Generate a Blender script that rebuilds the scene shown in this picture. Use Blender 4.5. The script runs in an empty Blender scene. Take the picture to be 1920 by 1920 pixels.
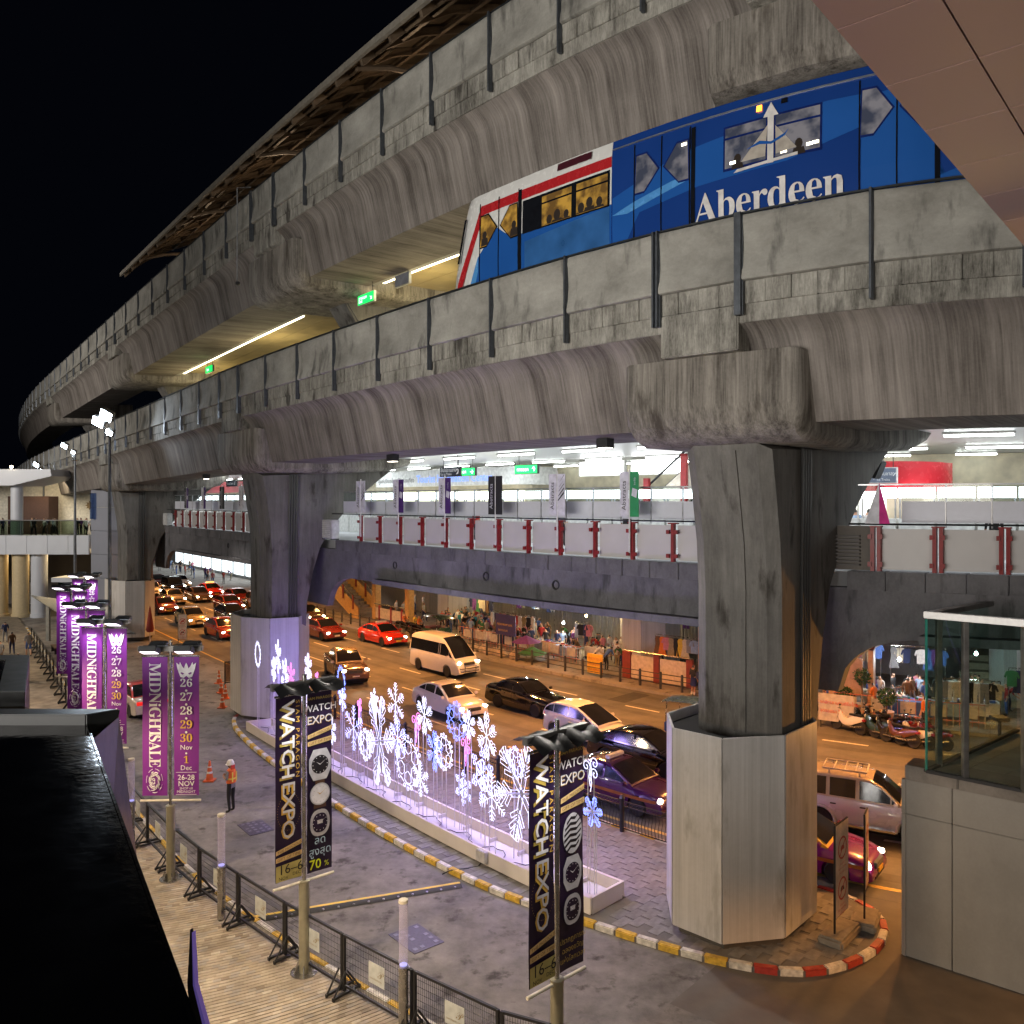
import bpy, bmesh, math, random
from mathutils import Vector, Matrix
from math import sin, cos, pi, atan2, hypot, radians, sqrt, tan
random.seed(7)
SC = bpy.context.scene
COL = SC.collection
# ---------------------------------------------------------------- camera, world, exposure
cd = bpy.data.cameras.new('camera'); cam = bpy.data.objects.new('camera', cd); COL.objects.link(cam)
cam.location = (0, 0, 10.5); cam.rotation_euler = (pi/2, 0, 0)
cd.sensor_width = 36; cd.lens = 36*1570/1920; cd.shift_y = -20/1920; cd.clip_start = 0.1; cd.clip_end = 2000
SC.camera = cam
wd = bpy.data.worlds.new('World'); SC.world = wd; wd.use_nodes = True
nt = wd.node_tree; bg = nt.nodes['Background']
sky = nt.nodes.new('ShaderNodeTexSky'); sky.sky_type = 'NISHITA'; sky.sun_disc = False
sky.sun_elevation = radians(-6); sky.sun_rotation = radians(150); sky.air_density = 1.2
ad_ = nt.nodes.new('ShaderNodeVectorMath'); ad_.operation = 'ADD'; ad_.inputs[1].default_value = (.006, .008, .016)   # dim city night glow
nt.links.new(sky.outputs[0], ad_.inputs[0]); nt.links.new(ad_.outputs[0], bg.inputs[0]); bg.inputs[1].default_value = 0.15
SC.view_settings.view_transform = 'Standard'; SC.view_settings.look = 'None'
SC.view_settings.exposure = 0.0; SC.view_settings.gamma = 1; SC.view_settings.use_curve_mapping = False
SC.render.engine = 'CYCLES'
cy = SC.cycles
cy.use_denoising = True
try: cy.denoiser = 'OPENIMAGEDENOISE'
except Exception: pass
cy.max_bounces = 7; cy.diffuse_bounces = 3; cy.glossy_bounces = 3; cy.transmission_bounces = 6; cy.transparent_max_bounces = 12
cy.sample_clamp_indirect = 4; cy.sample_clamp_direct = 0; cy.caustics_reflective = False; cy.caustics_refractive = False
cy.use_adaptive_sampling = True; cy.adaptive_threshold = 0.015
try: cy.use_light_tree = True
except Exception: pass

# ---------------------------------------------------------------- street alignment
HX = 0.7389
def W(s, t, z=0.0):
    """straight street plan bent into a curve about the camera: s metres along it, t metres across it, z up"""
    r = hypot(s, t); return Vector((r*(atan2(t, s)-HX), r, z))
def heading(s, t, ds=-1.0, dt=0.0):
    a = W(s, t); b = W(s+.05*ds, t+.05*dt); return atan2(b.y-a.y, b.x-a.x)

def lamp(name, kind, loc, energy, color, target=None, size=.2, size_y=None, spot=60, blend=.5, parent=None):
    l = bpy.data.lights.new(name, kind); o = bpy.data.objects.new(name, l); COL.objects.link(o)
    l.energy = energy; l.color = color; o.location = loc
    if kind == 'AREA':
        l.shape = 'RECTANGLE' if size_y else 'SQUARE'; l.size = size
        if size_y: l.size_y = size_y
    elif kind == 'SPOT': l.spot_size = radians(spot); l.spot_blend = blend; l.shadow_soft_size = size
    else: l.shadow_soft_size = size
    if target is not None:
        o.rotation_euler = (Vector(target)-Vector(loc)).to_track_quat('-Z', 'Y').to_euler()
    if parent is not None:
        o.parent = parent; o.location = Vector(loc)-ORI.get(parent, Vector((0,0,0)))
    return o
ORI = {}
# light of the shopping mall front, behind and beside the camera, falling on the viaduct and forecourt
l_ = lamp('mall_front_light', 'AREA', (-19, -3, 9), 2900, (1, .95, .88), target=(1, 27, 20), size=22, size_y=7); l_.data.spread = radians(95)
l_ = lamp('mall_corner_light', 'AREA', (6, -8, 12), 420, (1, .88, .76), target=(9, 20, 15), size=12, size_y=5); l_.data.spread = radians(110)
l_ = lamp('mall_far_light', 'AREA', (-62, 38, 19), 5200, (1, .93, .85), target=(-40, 80, 14), size=20, size_y=6); l_.data.spread = radians(110)
# unseen fill spots added below basin and mall edge to brighten the near pavement
for s_, t_ in ((11,5.0),(15,4.3),(20,3.4),(26,3.0),(33,3.2),(41,4.0),(50,4.6),(60,5)): lamp('pavement_fill_light', 'SPOT', W(s_, t_, 5.4), 1250, (1,.74,.48), target=W(s_-.5, t_+3.2, 0), size=.15, spot=140, blend=.6)

# ---------------------------------------------------------------- materials
MATS = {}
def newmat(name):
    m = bpy.data.materials.new(name); m.use_nodes = True
    return m, m.node_tree, m.node_tree.nodes['Principled BSDF']
def M(name, col, rough=.55, metal=0, var=.22, scale=5, bump=0.0, stretch=(1,1,1), coat=0, uv=False, detail=4, spec=.5, pos=False):
    """painted / plain surface with a little uneven wear"""
    if name in MATS: return MATS[name]
    m, t, b = newmat(name); n = t.nodes; L = t.links
    tc = n.new('ShaderNodeTexCoord'); mp = n.new('ShaderNodeMapping'); mp.inputs['Scale'].default_value = stretch
    L.new(n.new('ShaderNodeNewGeometry').outputs['Position'] if pos else tc.outputs['UV' if uv else 'Object'], mp.inputs[0])
    nz = n.new('ShaderNodeTexNoise'); nz.inputs['Scale'].default_value = scale; nz.inputs['Detail'].default_value = detail
    L.new(mp.outputs[0], nz.inputs['Vector'])
    mx = n.new('ShaderNodeMix'); mx.data_type = 'RGBA'
    mx.inputs['A'].default_value = (*[c*(1-var) for c in col], 1); mx.inputs['B'].default_value = (*[min(1, c*(1+var*.6)) for c in col], 1)
    rp = n.new('ShaderNodeMapRange'); rp.inputs[1].default_value = .3; rp.inputs[2].default_value = .7
    L.new(nz.outputs[0], rp.inputs[0]); L.new(rp.outputs[0], mx.inputs[0])
    L.new(mx.outputs['Result'], b.inputs['Base Color'])
    rr = n.new('ShaderNodeMapRange'); rr.inputs[3].default_value = max(.02, rough-.08); rr.inputs[4].default_value = min(1, rough+.1)
    L.new(nz.outputs[0], rr.inputs[0]); L.new(rr.outputs[0], b.inputs['Roughness'])
    b.inputs['Metallic'].default_value = metal
    b.inputs['Specular IOR Level'].default_value = spec
    if coat: b.inputs['Coat Weight'].default_value = coat; b.inputs['Coat Roughness'].default_value = .05
    if bump:
        bp = n.new('ShaderNodeBump'); bp.inputs['Strength'].default_value = bump; bp.inputs['Distance'].default_value = .02
        n2 = n.new('ShaderNodeTexNoise'); n2.inputs['Scale'].default_value = scale*5; n2.inputs['Detail'].default_value = 5
        L.new(mp.outputs[0], n2.inputs['Vector']); L.new(n2.outputs[0], bp.inputs['Height']); L.new(bp.outputs[0], b.inputs['Normal'])
    MATS[name] = m; return m
def EM(name, col, strength, base=None):
    if name in MATS: return MATS[name]
    m, t, b = newmat(name)
    b.inputs['Base Color'].default_value = (*(base or col), 1)
    b.inputs['Emission Color'].default_value = (*col, 1); b.inputs['Emission Strength'].default_value = strength
    MATS[name] = m; return m
def GLASS(name, col=(.9,.95,.95), alpha=.25, rough=.03):
    if name in MATS: return MATS[name]
    m, t, b = newmat(name); n = t.nodes; L = t.links
    tr = n.new('ShaderNodeBsdfTransparent'); tr.inputs[0].default_value = (*col, 1)
    gl = n.new('ShaderNodeBsdfGlossy'); gl.inputs['Roughness'].default_value = rough
    lw = n.new('ShaderNodeLayerWeight'); lw.inputs[0].default_value = .5
    fr = n.new('ShaderNodeMath'); fr.operation = 'POWER'; fr.inputs[1].default_value = 4.5; L.new(lw.outputs['Facing'], fr.inputs[0])
    ad = n.new('ShaderNodeMath'); ad.operation = 'MULTIPLY_ADD'; ad.inputs[1].default_value = .7; ad.inputs[2].default_value = .03+alpha*.05; L.new(fr.outputs[0], ad.inputs[0])
    mx = n.new('ShaderNodeMixShader'); L.new(ad.outputs[0], mx.inputs[0]); L.new(tr.outputs[0], mx.inputs[1]); L.new(gl.outputs[0], mx.inputs[2])
    L.new(mx.outputs[0], n['Material Output'].inputs[0]); MATS[name] = m; return m
def CONC(name, lo, hi, streak=(3.2, .10), amt=1.0, blotch=.35, uv=True, stain=None, rough=.85, fine=16):
    """weathered concrete: run-down streaks along v, soft blotches, grain"""
    if name in MATS: return MATS[name]
    m, t, b = newmat(name); n = t.nodes; L = t.links
    tc = n.new('ShaderNodeTexCoord'); out = tc.outputs['UV' if uv else 'Object']
    def noise(sc, scale, det, rough=.6):
        mp = n.new('ShaderNodeMapping'); mp.inputs['Scale'].default_value = sc; L.new(out, mp.inputs[0])
        z = n.new('ShaderNodeTexNoise'); z.inputs['Scale'].default_value = scale; z.inputs['Detail'].default_value = det; z.inputs['Roughness'].default_value = rough
        L.new(mp.outputs[0], z.inputs['Vector']); return z.outputs[0]
    sx, sy = streak
    st = (sx, sy, sx) if uv else (sx, sx, sy)
    st2 = tuple(a*4.3 for a in st); st3 = tuple(a*13 for a in st)
    a = noise(st, 1.0, 5); c = noise(st2, 1.0, 4); q3 = noise(st3, 1.0, 3); d = noise((1,1,1), .55, 5); e = noise((1,1,1), fine, 6, .7)
    def math_(op, x, y):
        k = n.new('ShaderNodeMath'); k.operation = op
        for i, q in enumerate((x, y)):
            if isinstance(q, (int, float)): k.inputs[i].default_value = q
            else: L.new(q, k.inputs[i])
        return k.outputs[0]
    v = math_('ADD', math_('MULTIPLY', a, .55*amt), math_('MULTIPLY', c, .30*amt)); v = math_('ADD', v, math_('MULTIPLY', q3, .30*amt))
    v = math_('ADD', v, math_('MULTIPLY', d, blotch)); v = math_('ADD', v, math_('MULTIPLY', e, .16))
    tot = 1.15*amt+blotch+.16
    rp = n.new('ShaderNodeMapRange'); rp.inputs[1].default_value = tot*.40; rp.inputs[2].default_value = tot*.61; L.new(v, rp.inputs[0])
    mx = n.new('ShaderNodeMix'); mx.data_type = 'RGBA'; mx.inputs['A'].default_value = (*lo, 1); mx.inputs['B'].default_value = (*hi, 1)
    L.new(rp.outputs[0], mx.inputs[0]); col = mx.outputs['Result']
    if stain:
        sn = noise((1.7,.45,1.7) if uv else (1.7,1.7,.5), 1.0, 6)
        r2 = n.new('ShaderNodeMapRange'); r2.inputs[1].default_value = .56; r2.inputs[2].default_value = .68; r2.inputs[4].default_value = .9; L.new(sn, r2.inputs[0])
        m2 = n.new('ShaderNodeMix'); m2.data_type = 'RGBA'; L.new(r2.outputs[0], m2.inputs[0]); L.new(col, m2.inputs['A']); m2.inputs['B'].default_value = (*stain, 1); col = m2.outputs['Result']
    L.new(col, b.inputs['Base Color']); b.inputs['Roughness'].default_value = rough; b.inputs['Specular IOR Level'].default_value = .25
    bp = n.new('ShaderNodeBump'); bp.inputs['Strength'].default_value = .35; bp.inputs['Distance'].default_value = .02
    L.new(v, bp.inputs['Height']); L.new(bp.outputs[0], b.inputs['Normal'])
    MATS[name] = m; return m

# ---------------------------------------------------------------- mesh builder
class MB:
    def __init__(s, world=True):
        s.v = []; s.f = []; s.mi = []; s.uv = []; s.world = world
    def add(s, vs, fs, mi=0, uvs=None):
        o = len(s.v); s.v += [tuple(p) for p in vs]
        for i, f in enumerate(fs):
            s.f.append([o+k for k in f]); s.mi.append(mi); s.uv.append(uvs[i] if uvs else None)
        return s
    def box(s, x0, x1, y0, y1, z0, z1, mi=0, xf=None):
        vs = [(x, y, z) for z in (z0, z1) for y in (y0, y1) for x in (x0, x1)]
        if xf is not None: vs = [xf @ Vector(p) for p in vs]
        w, d, h = abs(x1-x0), abs(y1-y0), abs(z1-z0)
        def r(a, b): return [(0,0),(a,0),(a,b),(0,b)]
        s.add(vs, [(0,2,3,1),(4,5,7,6),(0,1,5,4),(2,6,7,3),(0,4,6,2),(1,3,7,5)], mi, [r(d,w), r(w,d), r(w,h), r(h,w), r(h,d), r(d,h)]); return s
    def sbox(s, s0, s1, t0, t1, z0, z1, n=1, mi=0, toff=None, zoff=None):
        prof = [(t0, z0), (t0, z1), (t1, z1), (t1, z0)]
        s.sweep(prof, [s0+(s1-s0)*i/n for i in range(n+1)], mi, closed=True, caps=True, toff=toff, zoff=zoff); return s
    def sweep(s, prof, ss, mi=0, closed=False, caps=False, toff=None, zoff=None, uo=0):
        """profile of (t,z) carried along the street"""
        k = len(prof); vs = []; acc = [0]
        for i in range(1, k+1): acc.append(acc[-1]+hypot(prof[i % k][0]-prof[i-1][0], prof[i % k][1]-prof[i-1][1]))
        for q in ss:
            dt = toff(q) if toff else 0; dz = zoff(q) if zoff else 0
            for (t, z) in prof: vs.append(W(q, t+dt, z+dz))
        fs = []; uv = []
        for i in range(len(ss)-1):
            for j in range(k if closed else k-1):
                a = i*k+j; b = i*k+(j+1) % k; fs.append((a, b, b+k, a+k))
                uv.append([(ss[i]+uo, uo-acc[j]), (ss[i]+uo, uo-acc[j+1]), (ss[i+1]+uo, uo-acc[j+1]), (ss[i+1]+uo, uo-acc[j])])
        if caps and closed:
            fs.append(tuple(range(k))[::-1]); uv.append([(p[0], p[1]) for p in prof][::-1])
            fs.append(tuple(range(len(vs)-k, len(vs)))); uv.append([(p[0], p[1]) for p in prof])
        s.add(vs, fs, mi, uv); return s
    def prism(s, poly, f0, mi=0):
        """poly: list of 2-D points; f0(p, side) -> 3-D point for side 0 and 1"""
        k = len(poly); vs = [f0(p, 0) for p in poly]+[f0(p, 1) for p in poly]
        fs = [tuple(range(k))[::-1], tuple(range(k, 2*k))]+[(i, (i+1) % k, (i+1) % k+k, i+k) for i in range(k)]
        acc = 0; uv = [[tuple(p) for p in poly][::-1], [tuple(p) for p in poly]]
        for i in range(k):
            d = hypot(poly[(i+1)%k][0]-poly[i][0], poly[(i+1)%k][1]-poly[i][1]); th = (Vector(vs[i])-Vector(vs[i+k])).length
            uv.append([(0, acc), (0, acc+d), (th, acc+d), (th, acc)]); acc += d
        s.add(vs, fs, mi, uv); return s
    def tube(s, pts, r, n=6, mi=0, closed=False, r2=None):
        pts = [Vector(p) for p in pts]; m = len(pts); vs = []
        for i, p in enumerate(pts):
            if closed: d = pts[(i+1) % m]-pts[i-1]
            else: d = pts[min(i+1, m-1)]-pts[max(i-1, 0)]
            d = d.normalized() if d.length > 1e-9 else Vector((0,0,1))
            a = d.cross(Vector((0,0,1)))
            if a.length < .05: a = d.cross(Vector((0,1,0)))
            a.normalize(); b = d.cross(a)
            rr = r if r2 is None else r+(r2-r)*i/max(1, m-1)
            for k in range(n):
                w = 2*pi*k/n; vs.append(p+a*(rr*cos(w))+b*(rr*sin(w)))
        fs = []
        for i in range(m if closed else m-1):
            for k in range(n):
                a0 = i*n+k; a1 = i*n+(k+1) % n; j = ((i+1) % m)*n
                fs.append((a0, a1, j+(k+1) % n, j+k))
        if not closed: fs += [tuple(range(n))[::-1], tuple(range((m-1)*n, m*n))]
        s.add(vs, fs, mi); return s
    def lathe(s, prof, n=16, c=(0,0,0), mi=0, xf=None):
        vs = []; k = len(prof)
        for i in range(n):
            w = 2*pi*i/n
            for r, z in prof:
                p = Vector((r*cos(w), r*sin(w), z))
                if xf is not None: p = xf @ p
                vs.append(p+Vector(c))
        fs = [(i*k+j, ((i+1) % n)*k+j, ((i+1) % n)*k+j+1, i*k+j+1) for i in range(n) for j in range(k-1)]
        if prof[0][0] > 1e-6: fs.append(tuple(i*k for i in range(n))[::-1])
        if prof[-1][0] > 1e-6: fs.append(tuple(i*k+k-1 for i in range(n)))
        s.add(vs, fs, mi); return s
    def mesh(s, name, off=None):
        m = bpy.data.meshes.new(name)
        vs = s.v if off is None else [(p[0]-off[0], p[1]-off[1], p[2]-off[2]) for p in s.v]
        m.from_pydata(vs, [], s.f)
        if any(u is not None for u in s.uv):
            ul = m.uv_layers.new(name='UVMap').data; li = 0
            for f, u in zip(s.f, s.uv):
                for k in range(len(f)):
                    if u: ul[li].uv = u[k]
                    li += 1
        m.polygons.foreach_set('material_index', s.mi)
        return m
def tidy(m, smooth=True, ang=35, bevel=0):
    bm = bmesh.new(); bm.from_mesh(m)
    bmesh.ops.remove_doubles(bm, verts=bm.verts, dist=1e-5)
    bmesh.ops.recalc_face_normals(bm, faces=bm.faces)
    if bevel:
        es = [e for e in bm.edges if len(e.link_faces) == 2 and e.calc_face_angle(0) > .6]
        bmesh.ops.bevel(bm, geom=es, offset=bevel, segments=2, affect='EDGES', clamp_overlap=True)
    if smooth:
        for f in bm.faces: f.smooth = True
        for e in bm.edges:
            if len(e.link_faces) == 2 and e.calc_face_angle(0) > radians(ang): e.smooth = False
    bm.to_mesh(m); bm.free(); return m
def link(name, data, parent=None, mats=None):
    o = bpy.data.objects.new(name, data); COL.objects.link(o)
    if mats is not None and data is not None and not len(data.materials):
        for q in (mats if isinstance(mats, (list, tuple)) else [mats]): data.materials.append(q)
    if parent is not None: o.parent = parent; ORI[o] = ORI.get(parent, Vector((0,0,0)))
    return o
def part(name, mb, mats, parent=None, label=None, smooth=True, bevel=0, ang=35):
    m = mb.mesh(name, ORI.get(parent) if (mb.world and parent is not None) else None)
    tidy(m, smooth, ang, bevel); o = link(name, m, parent, mats)
    if label: o['label'] = label
    return o
def tag(o, label=None, cat=None, group=None, kind=None):
    if label: o['label'] = label
    if cat: o['category'] = cat
    if group: o['group'] = group
    if kind: o['kind'] = kind
    return o
def thing(name, label, cat, loc=(0,0,0), rz=0, group=None):
    o = bpy.data.objects.new(name, None); COL.objects.link(o); o.location = loc; o.rotation_euler = (0, 0, rz)
    o.empty_display_size = .2; ORI[o] = Vector(loc); return tag(o, label, cat, group)
def struct(name, mb, mats, smooth=False, ang=35):
    o = part(name, mb, mats, smooth=smooth, ang=ang); o['kind'] = 'structure'; return o
def solo(name, mb, mats, label, cat, group=None, loc=None, rz=0, smooth=True, bevel=0):
    """a thing that is one mesh, built about its own origin or in place"""
    o = part(name, mb, mats, smooth=smooth, bevel=bevel)
    if loc is not None: o.location = loc; o.rotation_euler = (0,0,rz)
    return tag(o, label, cat, group)
def instance(src, parent=None, loc=None, rot=None, scale=None):
    o = src.copy(); COL.objects.link(o); o.parent = parent
    if loc is not None: o.location = loc
    if rot is not None: o.rotation_euler = rot
    if scale is not None: o.scale = scale
    return o
def copy_tree(o, loc, rz, label=None, group=None):
    r = o.copy(); COL.objects.link(r); r.location = loc; r.rotation_euler = (0,0,rz); ORI[r] = Vector(loc)
    if label: r['label'] = label
    if group: r['group'] = group
    for c in list(o.children):
        d = c.copy(); COL.objects.link(d); d.parent = r
        for g in list(c.children):
            e = g.copy(); COL.objects.link(e); e.parent = d
    return r
ORDN = ['first','second','third','fourth','fifth','sixth','seventh','eighth','ninth','tenth','eleventh','twelfth','thirteenth','fourteenth','fifteenth','sixteenth','seventeenth','eighteenth','nineteenth','twentieth']
def nth(i):
    if i < 20: return ORDN[i]
    n = i+1; T_ = {2:'twent',3:'thirt',4:'fort',5:'fift',6:'sixt',7:'sevent',8:'eight'}[n//10]
    return T_+'ieth' if n % 10 == 0 else T_+'y-'+ORDN[n % 10-1]
# lettering
def textmesh(s, size=1.0, align='LEFT', bold=0.0, res=2, spacing=1.0, line=1.0):
    c = bpy.data.curves.new('lettering', 'FONT'); c.body = s; c.size = size; c.align_x = align; c.resolution_u = res
    c.offset = bold; c.space_character = spacing; c.space_line = line
    o = bpy.data.objects.new('lettering', c); m = bpy.data.meshes.new_from_object(o); bpy.data.objects.remove(o); m.materials.clear(); return m
def serif(s):
    r = ''
    for ch in s:
        if 'A' <= ch <= 'Z': r += chr(0x1D400+ord(ch)-65)
        elif 'a' <= ch <= 'z': r += chr(0x1D41A+ord(ch)-97)
        elif '0' <= ch <= '9': r += chr(0x1D7CE+ord(ch)-48)
        else: r += ch
    return r
def letters(s, mat, parent, fn, size=1, align='LEFT', bold=0.0, name='lettering', spacing=1.0, line=1.0, label=None):
    """flat print: fn(x, y) -> 3-D point in the frame of the parent's parent thing (or world minus origin)"""
    m = textmesh(s, size, align, bold, 2, spacing, line)
    for v in m.vertices: v.co = fn(v.co.x, v.co.y)
    o = link(name, m, parent, mat)
    if label: o['label'] = label
    return o
# ================================================================ SETTING: ground, road, pavements
asphalt = CONC('asphalt', (.10,.095,.09), (.165,.155,.145), streak=(.5,.25), amt=.5, blotch=.7, uv=False, rough=.8, fine=30)
drive_m = CONC('drive_concrete', (.10,.095,.09), (.27,.255,.245), streak=(.35,.9), amt=.9, blotch=.7, uv=False, stain=(.05,.045,.04), rough=.75, fine=26)
mortar = M('mortar', (.20,.17,.13), .9, scale=2, var=.4)
g = MB(); g.add([(-400,-60,-.02),(400,-60,-.02),(400,600,-.02),(-400,600,-.02)], [(0,1,2,3)])
struct('ground', g, M('city_ground', (.06,.058,.055), .9, scale=.3))
def strip(t0, t1, s0, s1, z, n=60, nt_=1):
    b = MB(); vs = []; fs = []; uv = []
    t0f = t0 if callable(t0) else (lambda s: t0); t1f = t1 if callable(t1) else (lambda s: t1)
    for i in range(n+1):
        s = s0+(s1-s0)*i/n
        for j in range(nt_+1): vs.append(W(s, t0f(s)+(t1f(s)-t0f(s))*j/nt_, z))
    k = nt_+1
    for i in range(n):
        for j in range(nt_): fs.append((i*k+j, (i+1)*k+j, (i+1)*k+j+1, i*k+j+1))
    b.add(vs, fs); return b
struct('road', strip(20.4, 36.0, -14, 260, .004, 140, 6), asphalt)
struct('driveway', strip(4.0, 20.4, 2.0, 75, .002, 60, 8), drive_m)
struct('side_road', strip(14.0, 20.4, -14, 10.5, .006, 30, 4), M('side_asphalt', (.12,.11,.10), .8, scale=1.5, bump=.2))
# lane paint
paint = M('road_paint', (.62,.58,.5), .7, var=.35, scale=14)
yellow = M('kerb_yellow', (.62,.40,.05), .65, var=.35, scale=9)
kwhite = M('kerb_white', (.62,.60,.55), .7, var=.35, scale=9)
kred = M('kerb_red', (.38,.04,.03), .6, var=.3, scale=9)
mk = MB()
for t in (24.0, 27.0, 30.0, 33.0):
    for i in range(26):
        s = 2.0+i*5.6+(t % 2)
        mk.add([W(s, t-.07, .012), W(s+2.2, t-.07, .012), W(s+2.2, t+.07, .012), W(s, t+.07, .012)], [(0,1,2,3)])
o = struct('lane_markings', mk, paint)
track_m = CONC('tyre_track', (.07,.066,.063), (.135,.127,.12), streak=(.5,.25), amt=.6, blotch=.9, uv=False, rough=.75, fine=30)
for t in (22.4, 25.5, 28.5, 31.5, 34.4):
    for d in (-.75, .75): struct('tyre_track', strip(t+d-.22, t+d+.22, -10, 150, .0065, 90), track_m)
patch_m = M('asphalt_patch', (.06,.057,.054), .85, var=.3, scale=5)
for a, b, c, d in ((38,40.2,29.2,31.0),(45.5,49,24.4,25.9),(21,23.5,31.2,32.6),(28,29.2,33.4,35.6),(14,17.5,27.4,28.6),(55,57,27,29)):
    struct('asphalt_patch', strip(c, d, a, b, .0085, 4), patch_m)
mk = strip(20.95, 21.1, 3, 150, .010, 80); struct('edge_line', mk, M('edge_paint', (.6,.42,.12), .7, var=.4, scale=10))
# ---- far pavement with kerb
far_m = CONC('pavement_far', (.20,.18,.16), (.32,.29,.26), streak=(.8,.8), amt=.5, blotch=.6, uv=False, stain=(.09,.08,.07))
b = MB(); b.sweep([(36.0, 0), (36.0,.16), (36.3,.17), (49, .17)], [i*1.5-14 for i in range(120)]); struct('pavement', b, far_m)
# ---- traffic island in the forecourt: outline from measured points (s, t)
isl = [(37.7,16.6),(36.9,15.75),(35,15.1),(31,14.6),(24.2,14.4),(17.5,14.55),(13.85,15.27),(11.5,15.6),(9.6,15.95),(8.4,16.4),(7.7,17.2),(7.4,18.2),(7.7,19.2),(8.6,19.9),(10,20.25),(14,20.35),(20,20.4),(28,20.45),(34,20.45),(37,20.2),(37.9,19.2),(38.1,17.8)]
def chaikin(p, n=2):
    for _ in range(n):
        q = []
        for i in range(len(p)):
            a, b = p[i], p[(i+1) % len(p)]
            q += [(a[0]*.75+b[0]*.25, a[1]*.75+b[1]*.25), (a[0]*.25+b[0]*.75, a[1]*.25+b[1]*.75)]
        p = q
    return p
isl_s = chaikin(isl, 2)
isl_w = [W(*p) for p in isl_s]
b = MB(); n_ = len(isl_w)
b.add([(p.x, p.y, .125) for p in isl_w]+[(p.x, p.y, 0) for p in isl_w], [tuple(range(n_))]+[(i, i+n_, (i+1) % n_+n_, (i+1) % n_) for i in range(n_)])
island_m = M('island_bed', (.17,.16,.15), .85, scale=2, bump=.3)
island = struct('traffic_island', b, island_m)
# kerb stones painted in turn, each its own piece, following the island's edge
def resample(p, step):
    out = [p[0]]; acc = 0
    for i in range(len(p)):
        a = p[i]; c = p[(i+1) % len(p)]; d = (c-a).length; pos = 0
        while acc+d-pos >= step:
            pos += step-acc; acc = 0; out.append(a.lerp(c, pos/d))
        acc += d-pos
    return out
def kerb(pts, h, w, colfn, parent, name='kerb_stone', closed=True, z0=.0):
    m = len(pts)
    for i in range(m-1 if not closed else m):
        a, c = pts[i], pts[(i+1) % m]; d = (c-a); d.z = 0
        if d.length < .05: continue
        nrm = Vector((-d.y, d.x, 0)).normalized(); e = d.normalized()*.012
        q = [a+e-nrm*.02, c-e-nrm*.02, c-e+nrm*w, a+e+nrm*w]
        x = MB(); vs = [(p.x, p.y, z0) for p in q]+[(p.x, p.y, z0+h) for p in q]
        x.add(vs, [(0,1,5,4),(1,2,6,5),(2,3,7,6),(3,0,4,7),(4,5,6,7)])
        part(name, x, colfn(i, (a+c)/2), parent, smooth=False, bevel=.02)
# polygon is ordered counter-clockwise or not: make the inside lie to the left
area = sum(isl_w[i].x*isl_w[(i+1) % n_].y-isl_w[(i+1) % n_].x*isl_w[i].y for i in range(n_))
if area < 0: isl_w = isl_w[::-1]
rs = resample(isl_w, .55)
def kcol(i, p):
    if i % 2: return kwhite
    return kred if p.x > 4.9 or p.y > 39.5 else yellow
kerb(rs[:-1], .15, .16, kcol, island)
# ---- near pavement by the mall, laid in small brick pavers
def fence_t(s):  # line of the mesh barriers
    pts = [(3,13.5),(8,11.2),(11,10.0),(14.95,9.1),(17,8.6),(19.1,8.17),(21.2,7.77),(23.26,7.58),(28,7.5),(34,7.9),(42,8.8),(50,9.4),(60,10),(80,11)]
    for (a, x), (c, y) in zip(pts, pts[1:]):
        if s <= c: return x+(y-x)*(s-a)/(c-a)
    return 11
pave = MB(); 
near_bed = strip(-9, lambda s: fence_t(s)+.45, 2, 90, .10, 60, 3); struct('forecourt_pavement', near_bed, mortar)
kb = [W(s, fence_t(s)+.45) for s in [x*.62+7 for x in range(100)]]
kparent = tag(struct('forecourt_kerb', strip(lambda s: fence_t(s)+.42, lambda s: fence_t(s)+.5, 7, 69, .03, 60), mortar), kind='structure')
kerb([p for p in kb][::-1], .13, .14, lambda i, p: yellow if i % 2 else kwhite, kparent, closed=False)
pv = [M('paver_%s' % k, c, .8, var=.38, scale=1.6, pos=True, detail=8) for k, c in (('tan', (.29,.245,.185)), ('sand', (.33,.285,.22)), ('grey', (.27,.245,.21)), ('brown', (.21,.17,.125)), ('light', (.40,.36,.29)))]
fp = bpy.data.objects['forecourt_pavement']
near = []; rest = MB()
pm = MB(False); pm.box(-.0985,.0985,-.0488,.0488,0,.012); pmesh = [tidy(pm.mesh('paver'), False, bevel=.003) for _ in pv]
for m_, q in zip(pmesh, pv): m_.materials.append(q)
rows = []
for i in range(0, 420):
    s = 7.5+i*.1035
    tf = fence_t(s)
    j = 0
    while True:
        t = tf+.22-j*.202-(.1 if i % 2 else 0); j += 1
        if t < tf-9: break
        p = W(s, t)
        if p.y < 8.5 or abs(p.x) > p.y*.63: continue
        rows.append((p.length, s, t, p))
        if len(rows) > 60000: break
rows.sort(key=lambda r: r[0])
def vis(r):  # not behind the dark basin, as seen from the walkway
    x, y = r[3].x, r[3].y; px = 960+1570*x/y; py = 940+1570*10.4/y
    return py < 1960 and px > 150+(py-1345)*.34
rows = [r for r in rows if vis(r)]
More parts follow.
